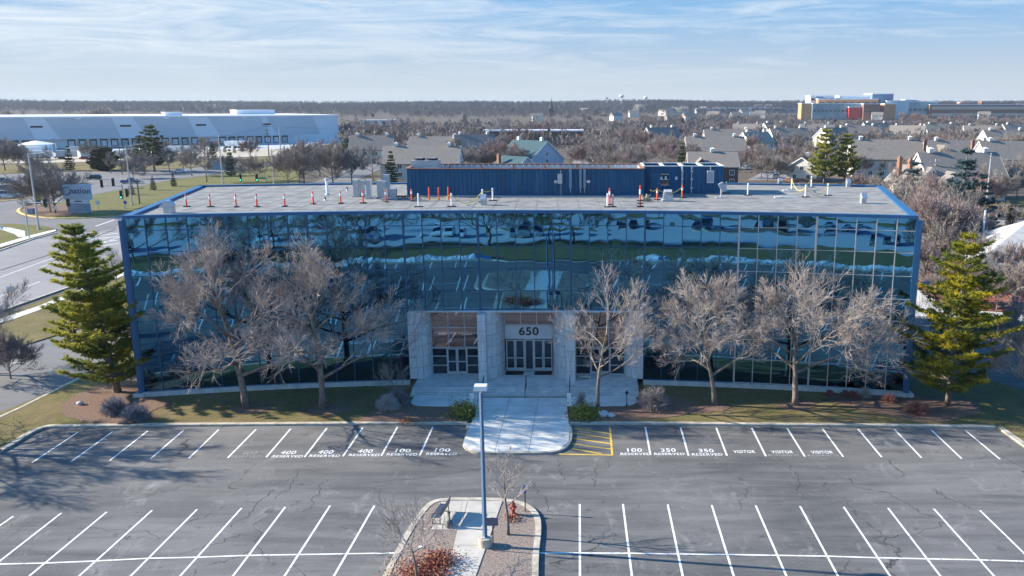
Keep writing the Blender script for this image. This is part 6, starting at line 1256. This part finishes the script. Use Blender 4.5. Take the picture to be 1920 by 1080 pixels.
# low brick block, red trimmed building, others
def block(nm, lb, a, b_, L_, Wd, h, wall, rz=0.0, roofm=M_ware_r, rows=2, nwin=10, cat='building', z0=0.0, winm=M_hglass, strip_=False, ww=2.0, wh=1.6, para=.8):
    q = ground_at(a, b_); zt = q.z
    t = thing(nm, lb, cat, (q.x, q.y, zt), rz); m_ = MB(); m_.prism([(-L_ / 2, 0), (L_ / 2, 0), (L_ / 2, Wd), (-L_ / 2, Wd)], -2, h); m_.build('wall', wall, t)
    m_ = MB(); m_.prism([(-L_ / 2 - .3, -.3), (L_ / 2 + .3, -.3), (L_ / 2 + .3, Wd + .3), (-L_ / 2 - .3, Wd + .3)], h + .002, h + para); m_.build('roof', roofm, t)
    for r_i in range(rows):
        z = h * (r_i + .55) / rows
        if strip_: m_ = MB(); m_.box((0, -.1, z), (L_ * .96, .3, h / rows * .45)); m_.build('window', winm, t)
        else:
            for i in range(nwin): m_ = MB(); m_.box((-L_ / 2 + L_ * (i + .5) / nwin, -.06, z), (ww, .2, wh)); m_.build('window', winm, t)
    return t
t = block('brick_block', 'long low dark brick building with white roof edges behind the thicket', 1000, 272, 66, 16, 8.6, M_brick_d, 0.0, nwin=9, rows=2)
for x in (-33, -9, 10, 33): m_ = MB(); m_.box((x, 1.5, 5.2), (1.6, 5, 10.6)); m_.build('fire_wall', M_brick_d, t)
block('pavilion', 'small white low building on the far meadow', 712, 234, 42, 14, 5.5, M_ware, .0, nwin=4, rows=1, winm=M_dock, ww=5, wh=3)
block('store', 'distant white roofed flat store below the horizon', 1405, 212, 130, 40, 10, M_ware, 0, nwin=6, rows=1, winm=M_dock, ww=10, wh=4); block('store', 'small distant white box building left of the flat store', 1328, 213, 45, 30, 9, M_ware, 0, nwin=3, rows=1, ww=8, wh=3); block('store', 'tiny white roofed building near the water towers', 1143, 207, 60, 30, 7, M_ware, 0, nwin=3, rows=1, ww=8, wh=3); block('store', 'distant blue roofed building left of the orange brick college', 1455, 212, 80, 40, 9, M_ware_g, 0, roofm=mat('blue_roof', (.12, .3, .5), .5), nwin=4, rows=1, ww=8, wh=3)
# college: several volumes, each part of one building
q = PD(1650, 1300); zt = terrain(q.x, q.y)
CX_, CY_ = q.x, q.y; sc_ = CY_ * .957 / FPX; cg = thing('college_building', 'big far college complex of orange brick, glass and white blocks on the horizon', 'college building', (CX_, CY_, zt))
M_cg = mat('college_glass', (.20, .32, .36), .25, metal=.3, var=.3, vscale=.05); M_cb = mat('college_blue', (.12, .20, .32), .5, var=.1); M_cy = mat('college_buff', (.50, .30, .15), .9)
def cvol(x0, x1, ytop, ybot, d0, d1, m, nm='wing', wins=None):
    X0, X1 = (x0 - 1650) * sc_, (x1 - 1650) * sc_; zt_ = (226 - ytop) * sc_ ; zb_ = (226 - ybot) * sc_ - 3
    m_ = MB(); m_.prism([(X0, d0), (X1, d0), (X1, d1), (X0, d1)], zb_, zt_); o = m_.build(nm, m, cg)
    if wins:
        n_, h_, z_ = wins
        for i in range(n_): w_ = MB(); w_.box((X0 + (X1 - X0) * (i + .5) / n_, d0 - .2, zb_ + 3 + (zt_ - zb_ - 3) * z_), ((X1 - X0) / n_ * .6, .5, h_)); w_.build('window', M_hglass, o)
    rr = MB(); rr.prism([(X0 - .6, d0 - .6), (X1 + .6, d0 - .6), (X1 + .6, d1 + .6), (X0 - .6, d1 + .6)], zt_ + .01, zt_ + 1.0); rr.build('roof', M_ware_r, o)
cvol(1523, 1571, 181, 215, 30, 60, mat('college_white', (.62, .66, .68), .6), wins=(4, 4, .8)); cvol(1534, 1548, 182, 186, 28, 30, M_cb, 'blue_sign'); cvol(1582, 1648, 182, 215, 35, 70, mat('college_white', (.62, .66, .68))); cvol(1640, 1681, 178, 215, 20, 60, M_cb, wins=(2, 8, .6)); cvol(1534, 1650, 188, 215, 15, 34, M_brick_o, wins=(8, 2.5, .75)); cvol(1500, 1524, 196, 222, 8, 30, M_brick_o); cvol(1519, 1612, 196.5, 222, 0, 14, M_cg, 'glass_wing', wins=(12, 3, .5)); cvol(1586, 1609, 203, 222, -8, 0, M_red_trim, 'red_volume'); cvol(1611, 1642, 197, 224, -14, 10, M_brick, wins=(4, 1.2, .5)); cvol(1650, 1671, 197, 225, -16, 14, M_brick_o); cvol(1666, 1710, 191, 222, 15, 50, mat('college_white', (.62, .66, .68))); cvol(1690, 1766, 193, 222, 16, 45, M_cg, 'glass_wing', wins=(8, 4, .5)); cvol(1710, 1732, 189, 215, 30, 50, M_cb)
block('school', 'long far red brick building with pale bands at the right horizon', 1845, 222, 170, 40, 20, M_brick, 0.0, rows=2, strip_=True, winm=mat('pale_band', (.50, .42, .33), .7)); block('school_hall', 'small far red brick hall with orange roof on the right horizon', 1848, 200, 28, 20, 12, M_brick_o, 0, roofm=mat('orange_roof', (.6, .16, .06), .7), nwin=3, rows=1); block('school_hall', 'small far brick hall beside the orange roofed one', 1811, 202, 30, 20, 12, M_brick_o, 0, nwin=3, rows=1)
# right edge building with grey roof, red trim and brick walls
q = P(1925, 505); t = thing('red_trimmed_building', 'low brick building with big grey shingled roof and red trim at the right edge', 'building', (49.5, 108, 0), -.28)
m_ = MB(); m_.prism([(0, 0), (34, 0), (34, 24), (0, 24)], 0, 3.0); m_.build('wall', M_brick_o, t)
m_ = MB(); o_ = .9; m_.add([(-o_, -o_, 2.9), (34 + o_, -o_, 2.9), (34 + o_, 24 + o_, 2.9), (-o_, 24 + o_, 2.9), (9, 12, 8.6), (25, 12, 8.6)], [(0, 1, 5, 4), (1, 2, 5), (2, 3, 4, 5), (3, 0, 4), (3, 2, 1, 0)]); rf = m_.build('roof', M_shingle_g, t)
m_ = MB()
for a, b_ in (((-.95, -.95), (34.9, -.95)), ((-.95, -.95), (-.95, 24.9))): m_.beam((*a, 2.95), (*b_, 2.95), .12, .35)
m_.build('fascia', M_red_trim, t)
m_ = MB(); m_.tube([(4, 18, 5.5), (4, 18, 9)], .15, 8); m_.build('roof_pipe', M_white, rf)
for x in (2.5, 8, 14): win(t, x, -.06, 1.6, 1.6, 1.5, 0)
for y in (5, 12, 19): win(t, -.06, y, 1.6, 1.6, 1.5, -pi / 2)
m_ = MB(); m_.box((5.2, -.1, 1.05), (1.1, .1, 2.1)); m_.build('door', M_red_trim, t)
t = thing('board_fence', 'pale grey board fence at the right edge beside the red trimmed building', 'fence', P(1905, 552), .1); m_ = MB()
for i in range(22): m_.box((-2 + i * .33, 0, 1.1), (.3, .05, 2.1))
m_.build('boards', M_siding_g, t); m_ = MB(); m_.beam((-2.1, .06, .5), (5.2, .06, .5), .06, .1); m_.beam((-2.1, .06, 1.8), (5.2, .06, 1.8), .06, .1); m_.build('rail', M_grey, t)
# steeple and water towers on the horizon
q = PD(1034, 1500); zt = terrain(q.x, q.y); t = thing('church_steeple', 'dark church steeple rising over the far woods', 'steeple', (q.x, q.y, zt)); m_ = MB(); m_.box((0, 0, 7), (7, 7, 14)); m_.build('tower', M_dock, t); m_ = MB(); m_.lathe((0, 0, 14), [(4.6, 0), (2.2, 7), (.9, 12), (.1, 18)], 8); m_.build('spire', M_dock, t)
for a, d_, lb in ((1165, 2300, 'tall water tower with white bulb on the horizon'), (1210, 2700, 'small domed water tower on the horizon'), (1138, 2500, 'thin dark mast with round top on the horizon')):
    q = PD(a, d_); zt = terrain(q.x, q.y); h = (24 + (200 - 186 if a == 1165 else 12) * d_ / FPX + 4) - zt; t = thing('water_tower', lb, 'water tower', (q.x, q.y, zt)); m_ = MB(); m_.tube([(0, 0, 0), (0, 0, h)], 1.6 if a != 1138 else .9, 8); m_.build('stem', M_ware, t); m_ = MB(); m_.lathe((0, 0, h - 2), [(1, 0), (5.5, 2), (7, 5), (5.5, 8), (1, 9.5)] if a != 1138 else [(1, 0), (3.5, 2), (3.5, 4), (1, 5)], 14); m_.build('tank', M_ware if a != 1138 else M_dock, t)

# ---------------------------------------------------------------- trees of the surroundings
VAR = [bare_tree(300, 10, 2.0, 1.0, 9, 3, .17, dens=1.35, twig=.03, leader=.5, wig=.2), bare_tree(301, 10, 1.6, 1.15, 10, 3, .2, dens=1.3, twig=.032, leader=.4, wig=.22), bare_tree(302, 10, 2.4, .85, 9, 3, .16, dens=1.35, twig=.03, leader=.6, wig=.2), bare_tree(303, 10, 1.0, 1.0, 11, 3, .15, dens=1.3, twig=.034, leader=.35, wig=.25)]
src = {}
def bt(a, b_, s_, v, lb, grp, red=False, loc=None):
    q = loc or P(a, b_); key = (v, red)
    if key not in src: src[key] = put_tree('bare_tree', lb, q, VAR[v], M_bark, M_twig_r if red else M_twig_b, grp, rz=RNG.uniform(0, 6), sc=s_); return
    clone(src[key], q, RNG.uniform(0, 6), lb, grp, (s_ * RNG.uniform(.9, 1.1), s_ * RNG.uniform(.9, 1.1), s_))
for a, b_, s_, v, lb in ((105, 401, 1.25, 1, 'bare tree left of the big business sign, with two trunks'), (95, 398, 1.1, 3, 'bare tree close behind the yellow green banner'), (272, 326, .9, 1, 'bare tree under the tall pine pair'), (318, 322, 1.0, 0, 'bare tree at the edge of the lawn behind the left roof'), (345, 325, 1.1, 2, 'pale bare tree before the longest trailer'), (388, 342, 1.3, 2, 'pale upright bare tree left of the panel fence'), (360, 330, 1.1, 0, 'bare tree between the lawn and the trailers'), (428, 320, .7, 3, 'small bare tree behind the panel fence'), (570, 345, 1.5, 1, 'large leaning bare tree at the back edge of the left roof'), (540, 345, 1.2, 3, 'dark spreading bare tree behind the left roof edge'), (625, 348, 1.5, 3, 'dense bare tree left of the lone spruce'), (660, 345, 1.3, 0, 'bare tree right behind the tall white vent pipe'), (700, 338, 1.2, 2, 'bare tree close to the lone spruce'), (600, 330, 1.3, 1, 'bare tree behind the large leaning one'), (480, 340, .9, 1, 'low bare tree before the utility pole'), (10, 320, 1.2, 1, 'bare tree at the far left before the trailers'), (35, 318, 1.2, 3, 'second bare tree at the far left before the trailers'), (65, 345, 1.0, 0, 'bare tree behind the nearest steel lamp'), (208, 325, .8, 2, 'small pale birch like tree beside the round evergreen'), (250, 335, .8, 3, 'low bushy bare tree left of the lawn')): bt(a, b_, s_, v, lb, 'bare trees left behind the roof')
rr = random.Random(42)
def area(n, x0, x1, y0, y1, s0, s1, lb, grp, red=.2):
    for i in range(n): a = x0 + (x1 - x0) * (i + rr.random()) / n; bt(a, rr.uniform(y0, y1), rr.uniform(s0, s1), rr.randrange(4), lb, grp, rr.random() < red)
area(30, 1085, 1290, 270, 338, .9, 1.35, 'one of the grey bare trees packed behind the penthouse', 'bare tree thicket behind the penthouse')
area(16, 850, 980, 275, 335, .9, 1.3, 'one of the bare trees between the taupe and the teal roofs', 'bare trees left of the teal roof')
area(20, 1370, 1530, 270, 345, .9, 1.35, 'one of the bare trees right of the penthouse among the houses', 'bare trees among the middle houses')
area(34, 1560, 1925, 250, 300, .8, 1.35, 'one of the bare trees between the far right roofs', 'bare trees among the far right houses')
area(20, 1590, 1925, 330, 392, .8, 1.2, 'one of the bare trees in front of the right houses', 'bare trees before the right houses', .3)
area(18, 640, 1000, 240, 290, 1.0, 1.5, 'one of the bare trees behind the left roof toward the meadow', 'bare trees near the meadow', .35)
area(20, 980, 1500, 235, 268, 1.0, 1.5, 'one of the bare trees before the distant car parks', 'bare trees below the distant car parks', .35)
area(12, 1020, 1420, 224, 236, 1.2, 1.7, 'one of the far bare trees at the meadow edge', 'far bare trees at the meadow', .4)
area(16, 1700, 1925, 228, 250, 1.2, 1.6, 'one of the far bare trees below the red brick school', 'far bare trees by the school', .3)
area(10, 1675, 1735, 240, 228, 1.4, 1.9, 'one of the dark purplish trees beside the orange brick college', 'purplish trees by the college', 1.0)
area(9, -60, 640, 296, 312, .8, 1.2, 'one of the scrubby trees before the truck yard', 'scrubby trees before the truck yard', .4)
area(10, 0, 640, 244, 250, 2.4, 3.2, 'one of the tall bare trees rising over the warehouse roof', 'tall trees behind the warehouse', .1) if False else None
for i, (a, d_, s_) in enumerate(((-20, 640, 2.2), (20, 650, 2.3), (48, 650, 2.1), (70, 660, 2.0), (188, 640, 2.6), (196, 650, 2.4), (268, 700, 1.9), (110, 680, 1.6), (150, 690, 1.7), (330, 700, 1.6), (420, 720, 1.6))): q = PD(a, d_); bt(0, 0, s_, i % 4, ['bare tree over the warehouse roof at the far left', 'tallest spreading bare tree over the warehouse roof', 'one of the lower bare trees over the warehouse roof'][0 if i < 4 else (1 if i in (4, 5) else 2)], 'tall trees behind the warehouse', loc=Vector((q.x, q.y, 0)))
# dense greyish trees close at the right of the building
for a, b_, s_, v, lb in ((1718, 506, 1.25, 2, 'bare tree with dark trunk right beside the building at the red mulch'), (1745, 500, 1.2, 3, 'bushy bare tree right of the one beside the building'), (1775, 505, 1.1, 0, 'bare tree behind the top of the yellow pine'), (1700, 470, 1.2, 1, 'pale bare tree touching the right roof corner'), (1735, 460, 1.3, 2, 'dense pale bare tree before the blue spruces'), (1765, 470, 1.1, 3, 'dense bare tree under the blue spruces'), (1690, 440, 1.0, 0, 'bare tree behind the right roof edge'), (1715, 430, 1.2, 1, 'pale twiggy tree between right roof edge and spruces'), (1800, 480, .9, 3, 'low bare tree beside the grey shingled roof'), (1740, 540, .6, 3, 'greyish low shrub tree on the red mulch'), (1760, 540, .5, 1, 'second greyish shrub tree on the red mulch'), (1875, 545, .7, 0, 'small tree with white trunk before the red trimmed building'), (1850, 560, .55, 2, 'small bare tree in the red mulch at the right'), (1885, 418, .5, 3, 'brownish round shrub beside the back road'), (1905, 425, .45, 3, 'second brownish shrub beside the back road'), (1700, 395, .8, 2, 'bare tree with trunk on the back road verge'), (1868, 385, .9, 1, 'bare tree on the right verge before the houses'), (20, 710, .45, 3, 'low bare shrub on the left verge'), (1728, 440, 1.2, 3, 'grey tree of the dense group right of the roof, farther back'), (1750, 430, 1.2, 0, 'grey tree of the dense group just under the left blue spruce'), (1785, 465, 1.1, 1, 'grey tree of the dense group nearest the grey shingled roof'), (1722, 485, 1.15, 1, 'grey tree of the dense group close to the corner post'), (1755, 485, 1.1, 2, 'grey tree of the dense group above the red mulch'), (1790, 500, .9, 0, 'grey tree between yellow pine top and grey shingled roof'), (1820, 520, .8, 2, 'grey tree behind the yellow pine at the red mulch'), (1850, 528, .75, 3, 'grey tree before the red trimmed wall'), (1895, 545, .7, 1, 'grey tree before the board fence'), (1722, 535, .7, 3, 'bushy grey shrub tree beside the corner at the path'), (1775, 570, .6, 3, 'bushy grey shrub tree on the path edge behind the pine'), (1830, 575, .7, 1, 'grey tree between path and red mulch at the right'), (1868, 585, .6, 3, 'bushy tree at the right end of the red mulch'), (1905, 590, .7, 0, 'bare tree at the right end of the path'), (1890, 660, .6, 2, 'bare tree in the shade at the right edge'), (1915, 700, .7, 1, 'bare tree in the shade at the right edge, nearer'), (1800, 545, .75, 2, 'grey tree on the red mulch behind the pine'), (1760, 520, .8, 1, 'dense grey tree at the top of the red mulch')): bt(a, b_, s_, v, lb, 'bare trees right of the building', rr.random() < .15)

CV = [conifer(400, 10, 3.0, .6, 13, (0, 0), .5, .9, .05, .3, .9, .2, 0, 5, 6, .13), conifer(401, 10, 3.6, 1.5, 11, (0, 0), .6, .9, .3, .4, .6, .22, .1, 5, 6, .15)]
cs = {}
def ev(a, b_, s_, v, lb, m=M_pine_g, grp='evergreens of the surroundings', nm='spruce_tree'):
    q = P(a, b_); key = (v, m.name)
    if key not in cs: cs[key] = put_tree(nm, lb, q, CV[v], M_bark, m, grp, sc=s_)
    else: o = clone(cs[key], q, RNG.uniform(0, 6), lb, grp, s_)
M_spruce_g = mat('spruce_green', (0.03, 0.055, 0.03), .85, col2=(.07, .095, .05), vscale=.6)
for a, b_, s_, v, lb, m, nm in ((290, 322, (1.9, 1.9, 1.75), 1, 'tall dark pine before the warehouse, taller of the pair', M_pine_g, 'pine_tree'), (268, 320, 1.35, 1, 'shorter brownish pine beside the taller one before the warehouse', mat('brown_pine', (.12, .10, .04), .85, col2=(.18, .15, .07), vscale=.4), 'pine_tree'), (434, 330, .95, 0, 'round blue green spruce beside the panel fence', M_spruce_g, 'spruce_tree'), (132, 320, .95, 0, 'dark rounded evergreen left of the largest one', M_yew, 'spruce_tree'), (176, 318, .65, 0, 'narrow dark evergreen between the two round ones', M_yew, 'spruce_tree'), (288, 357, .42, 0, 'small spruce left on the lawn', M_spruce_g, 'spruce_tree'), (326, 350, .42, 0, 'small spruce right on the lawn', M_spruce_g, 'spruce_tree'), (247, 366, .4, 0, 'small spruce behind the signal mast', M_spruce_g, 'spruce_tree'), (400, 305, .9, 0, 'dark pointed evergreen behind the panel fence', M_yew, 'spruce_tree'), (422, 286, .45, 0, 'first small spruce of the row by the docks', M_yew, 'spruce_tree'), (440, 287, .45, 0, 'second small spruce of the row by the docks', M_yew, 'spruce_tree'), (455, 285, .45, 0, 'third small spruce of the row by the docks', M_yew, 'spruce_tree'), (470, 286, .45, 0, 'fourth small spruce of the row by the docks', M_yew, 'spruce_tree'), (735, 345, 1.05, 0, 'lone pointed spruce behind the cabinets on the roof', M_pine_g, 'spruce_tree'), (715, 275, 1.1, 1, 'dark pine above the taupe roofed houses', M_pine_g, 'pine_tree'), (650, 300, 1.0, 1, 'dark pine at the right end of the warehouse', M_pine_g, 'pine_tree'), (1545, 345, (1.75, 1.75, 1.75), 1, 'tall broad pine left of the pair among the right houses', M_pine, 'pine_tree'), (1583, 345, (1.6, 1.6, 1.6), 1, 'tall broad pine right of the pair among the right houses', M_pine, 'pine_tree'), (1278, 322, 1.1, 0, 'slim spruce before the wide grey brown roof', M_pine_g, 'spruce_tree'), (1705, 425, (1.8, 1.8, 1.35), 0, 'blue spruce nearest the right roof edge', M_spruce, 'spruce_tree'), (1798, 452, (2.0, 2.0, 1.7), 0, 'tallest blue spruce behind the grey shingled roof', M_spruce, 'spruce_tree'), (1832, 455, (1.6, 1.6, 1.25), 0, 'lower blue spruce right of the tallest one', M_spruce, 'spruce_tree'), (1775, 440, (1.4, 1.4, 1.1), 0, 'small blue spruce left of the tallest one', M_spruce, 'spruce_tree'), (1855, 425, .5, 0, 'dark little evergreen beside the back road', M_yew, 'spruce_tree'), (1893, 425, .45, 0, 'second dark little evergreen beside the back road', M_yew, 'spruce_tree'), (872, 238, 1.5, 1, 'dark green tree on the far meadow edge', M_yew, 'pine_tree'), (897, 240, 1.1, 1, 'smaller dark green tree on the far meadow edge', M_yew, 'pine_tree'), (1280, 246, 1.3, 1, 'dark evergreen among far grey trees', M_yew, 'pine_tree'), (1320, 248, .8, 1, 'small dark evergreen right of the far one', M_yew, 'pine_tree'), (1646, 372, .8, 0, 'dark spruce between the pine pair and the chimneys', M_spruce_g, 'spruce_tree'), (968, 262, .8, 0, 'bluish spruce before the dark brick block', M_spruce, 'spruce_tree'), (880, 255, .8, 1, 'dark pine left of the dark brick block', M_yew, 'pine_tree')): ev(a, b_, s_, v, lb, m, nm=nm)
# the round evergreen: a wide dome
t = put_tree('round_evergreen', 'largest dark dome shaped evergreen before the truck yard', P(196, 320), conifer(420, 8.6, 6.2, .2, 15, (0, 0), .55, 1.3, .25, .15, .42, .25, 0, 6, 9, .15), M_bark, M_yew)

# ---------------------------------------------------------------- far woods (one mass up to the horizon)
import array
def woods(name, n, dmin, dmax, m, seed, avoid, blades=34, hmin=8, hmax=14, x0=-260, x1=2180, power=1.0, hb=None):
    r_ = random.Random(seed); S = MB(); V, F = S.v, S.f
    for i in range(n):
        d_ = dmin + (dmax - dmin) * r_.random() ** power; a = r_.uniform(x0, x1)
        q = PD(a, d_); z = terrain(q.x, q.y); yy = PPY + FPX * tan(atan((CAMH - z) / d_) - TH)
        if any(ax <= a <= bx and ay <= yy <= by for ax, bx, ay, by in avoid): continue
        if seed != 3 and mnoise.noise(Vector((q.x * .004, q.y * .0022, seed))) < -0.40: continue
        H = r_.uniform(hmin, hmax); R = H * r_.uniform(.32, .5)
        for k_ in range(blades):
            u, v = r_.uniform(-1, 1), r_.uniform(-1, 1)
            if u * u + v * v > 1: continue
            hz = r_.uniform(.25, 1) ** .8; rad = R * sin(pi * min(1, hz * .86 + .1)) * 1.05
            x, y, zz = q.x + u * rad, q.y + v * rad, z + H * hz * (1 - .12 * (u * u + v * v)); L_ = r_.uniform(.9, 2.2); ax_ = r_.uniform(-.8, .8) + u * .6; w_ = r_.uniform(.12, .34) * (1 + d_ / 1800); b = len(V)
            V += [(x - w_, y, zz - L_ * .5), (x + w_, y + r_.uniform(-.4, .4), zz - L_ * .4), (x + ax_ * L_, y + v * L_ * .5, zz + L_ * .7)]; F.append((b, b + 1, b + 2))
        b = len(V); V += [(q.x - .25, q.y, z - 1), (q.x + .25, q.y, z - 1), (q.x, q.y, z + H * .6)]; F.append((b, b + 1, b + 2))
    o = S.build(name, m); tag(o, kind='stuff'); return o
M_wood = mat('far_wood', (0.17, 0.14, 0.13), .95, col2=(.27, .22, .20), vscale=.012, spec=.05); M_wood2 = mat('far_wood_grey', (0.12, 0.11, 0.11), .95, col2=(.19, .17, .165), vscale=.004, spec=.05); M_wooddk = mat('far_evergreen', (0.03, 0.045, .03), .95)
AV = [(640, 1240, 223, 240), (1120, 1500, 208, 226), (1495, 1780, 170, 236), (1780, 1925, 190, 226), (-300, 640, 205, 300), (700, 740, 210, 240)]
woods('near_woods', 1500, 420, 900, M_wood, 1, AV, 40, 7, 12, power=.8)
woods('woods', 6500, 880, 1900, M_wood, 2, AV, 34, 8, 13, power=.8)
woods('horizon_woods', 15000, 1500, 2750, M_wood2, 3, [(1515, 1690, 170, 230)], 26, 9, 15)
woods('far_evergreens', 260, 500, 1900, M_wooddk, 4, AV, 60, 7, 12)
# tiny far houses in the woods, light specks
fh = MB(); r_ = random.Random(12)
fsrc = None
for i in range(34):
    a = r_.uniform(1150, 1430) if i < 22 else r_.uniform(1000, 1925); d_ = r_.uniform(1250, 1900); q = PD(a, d_); z = terrain(q.x, q.y)
    lb = 'one of the tiny tan houses in the woods near the horizon'
    if fsrc is None:
        fsrc = thing('far_house', lb, 'house', (q.x, q.y, z), 0, 'tiny far houses near the horizon'); m_ = MB(); m_.prism([(-8, -6), (8, -6), (8, 6), (-8, 6)], 0, 7); m_.build('wall', M_siding, fsrc); m_ = MB(); m_.add([(-8.5, -6.5, 7), (8.5, -6.5, 7), (8.5, 6.5, 7), (-8.5, 6.5, 7), (-8.5, 0, 12), (8.5, 0, 12)], [(0, 1, 5, 4), (2, 3, 4, 5), (1, 2, 5), (3, 0, 4), (3, 2, 1, 0)]); m_.build('roof', M_shingle, fsrc)
    else: clone(fsrc, (q.x, q.y, z), r_.uniform(-.6, .6), lb)
# ---------------------------------------------------------------- the air between here and the horizon
hz = MB(); hz.prism([(-3400, -120), (3400, -120), (3400, 3600), (-3400, 3600)], -8.0, 75.0)
hm = bpy.data.materials.new('haze_air'); hm.use_nodes = True; hn = hm.node_tree; hn.nodes.clear()
pv = hn.nodes.new('ShaderNodeVolumePrincipled'); pv.inputs['Color'].default_value = (0.72, 0.84, 1.0, 1); pv.inputs['Density'].default_value = 0.00006; pv.inputs['Anisotropy'].default_value = 0.2
ho = hn.nodes.new('ShaderNodeOutputMaterial'); hn.links.new(pv.outputs[0], ho.inputs['Volume'])
o = hz.build('haze', hm); tag(o, kind='stuff')
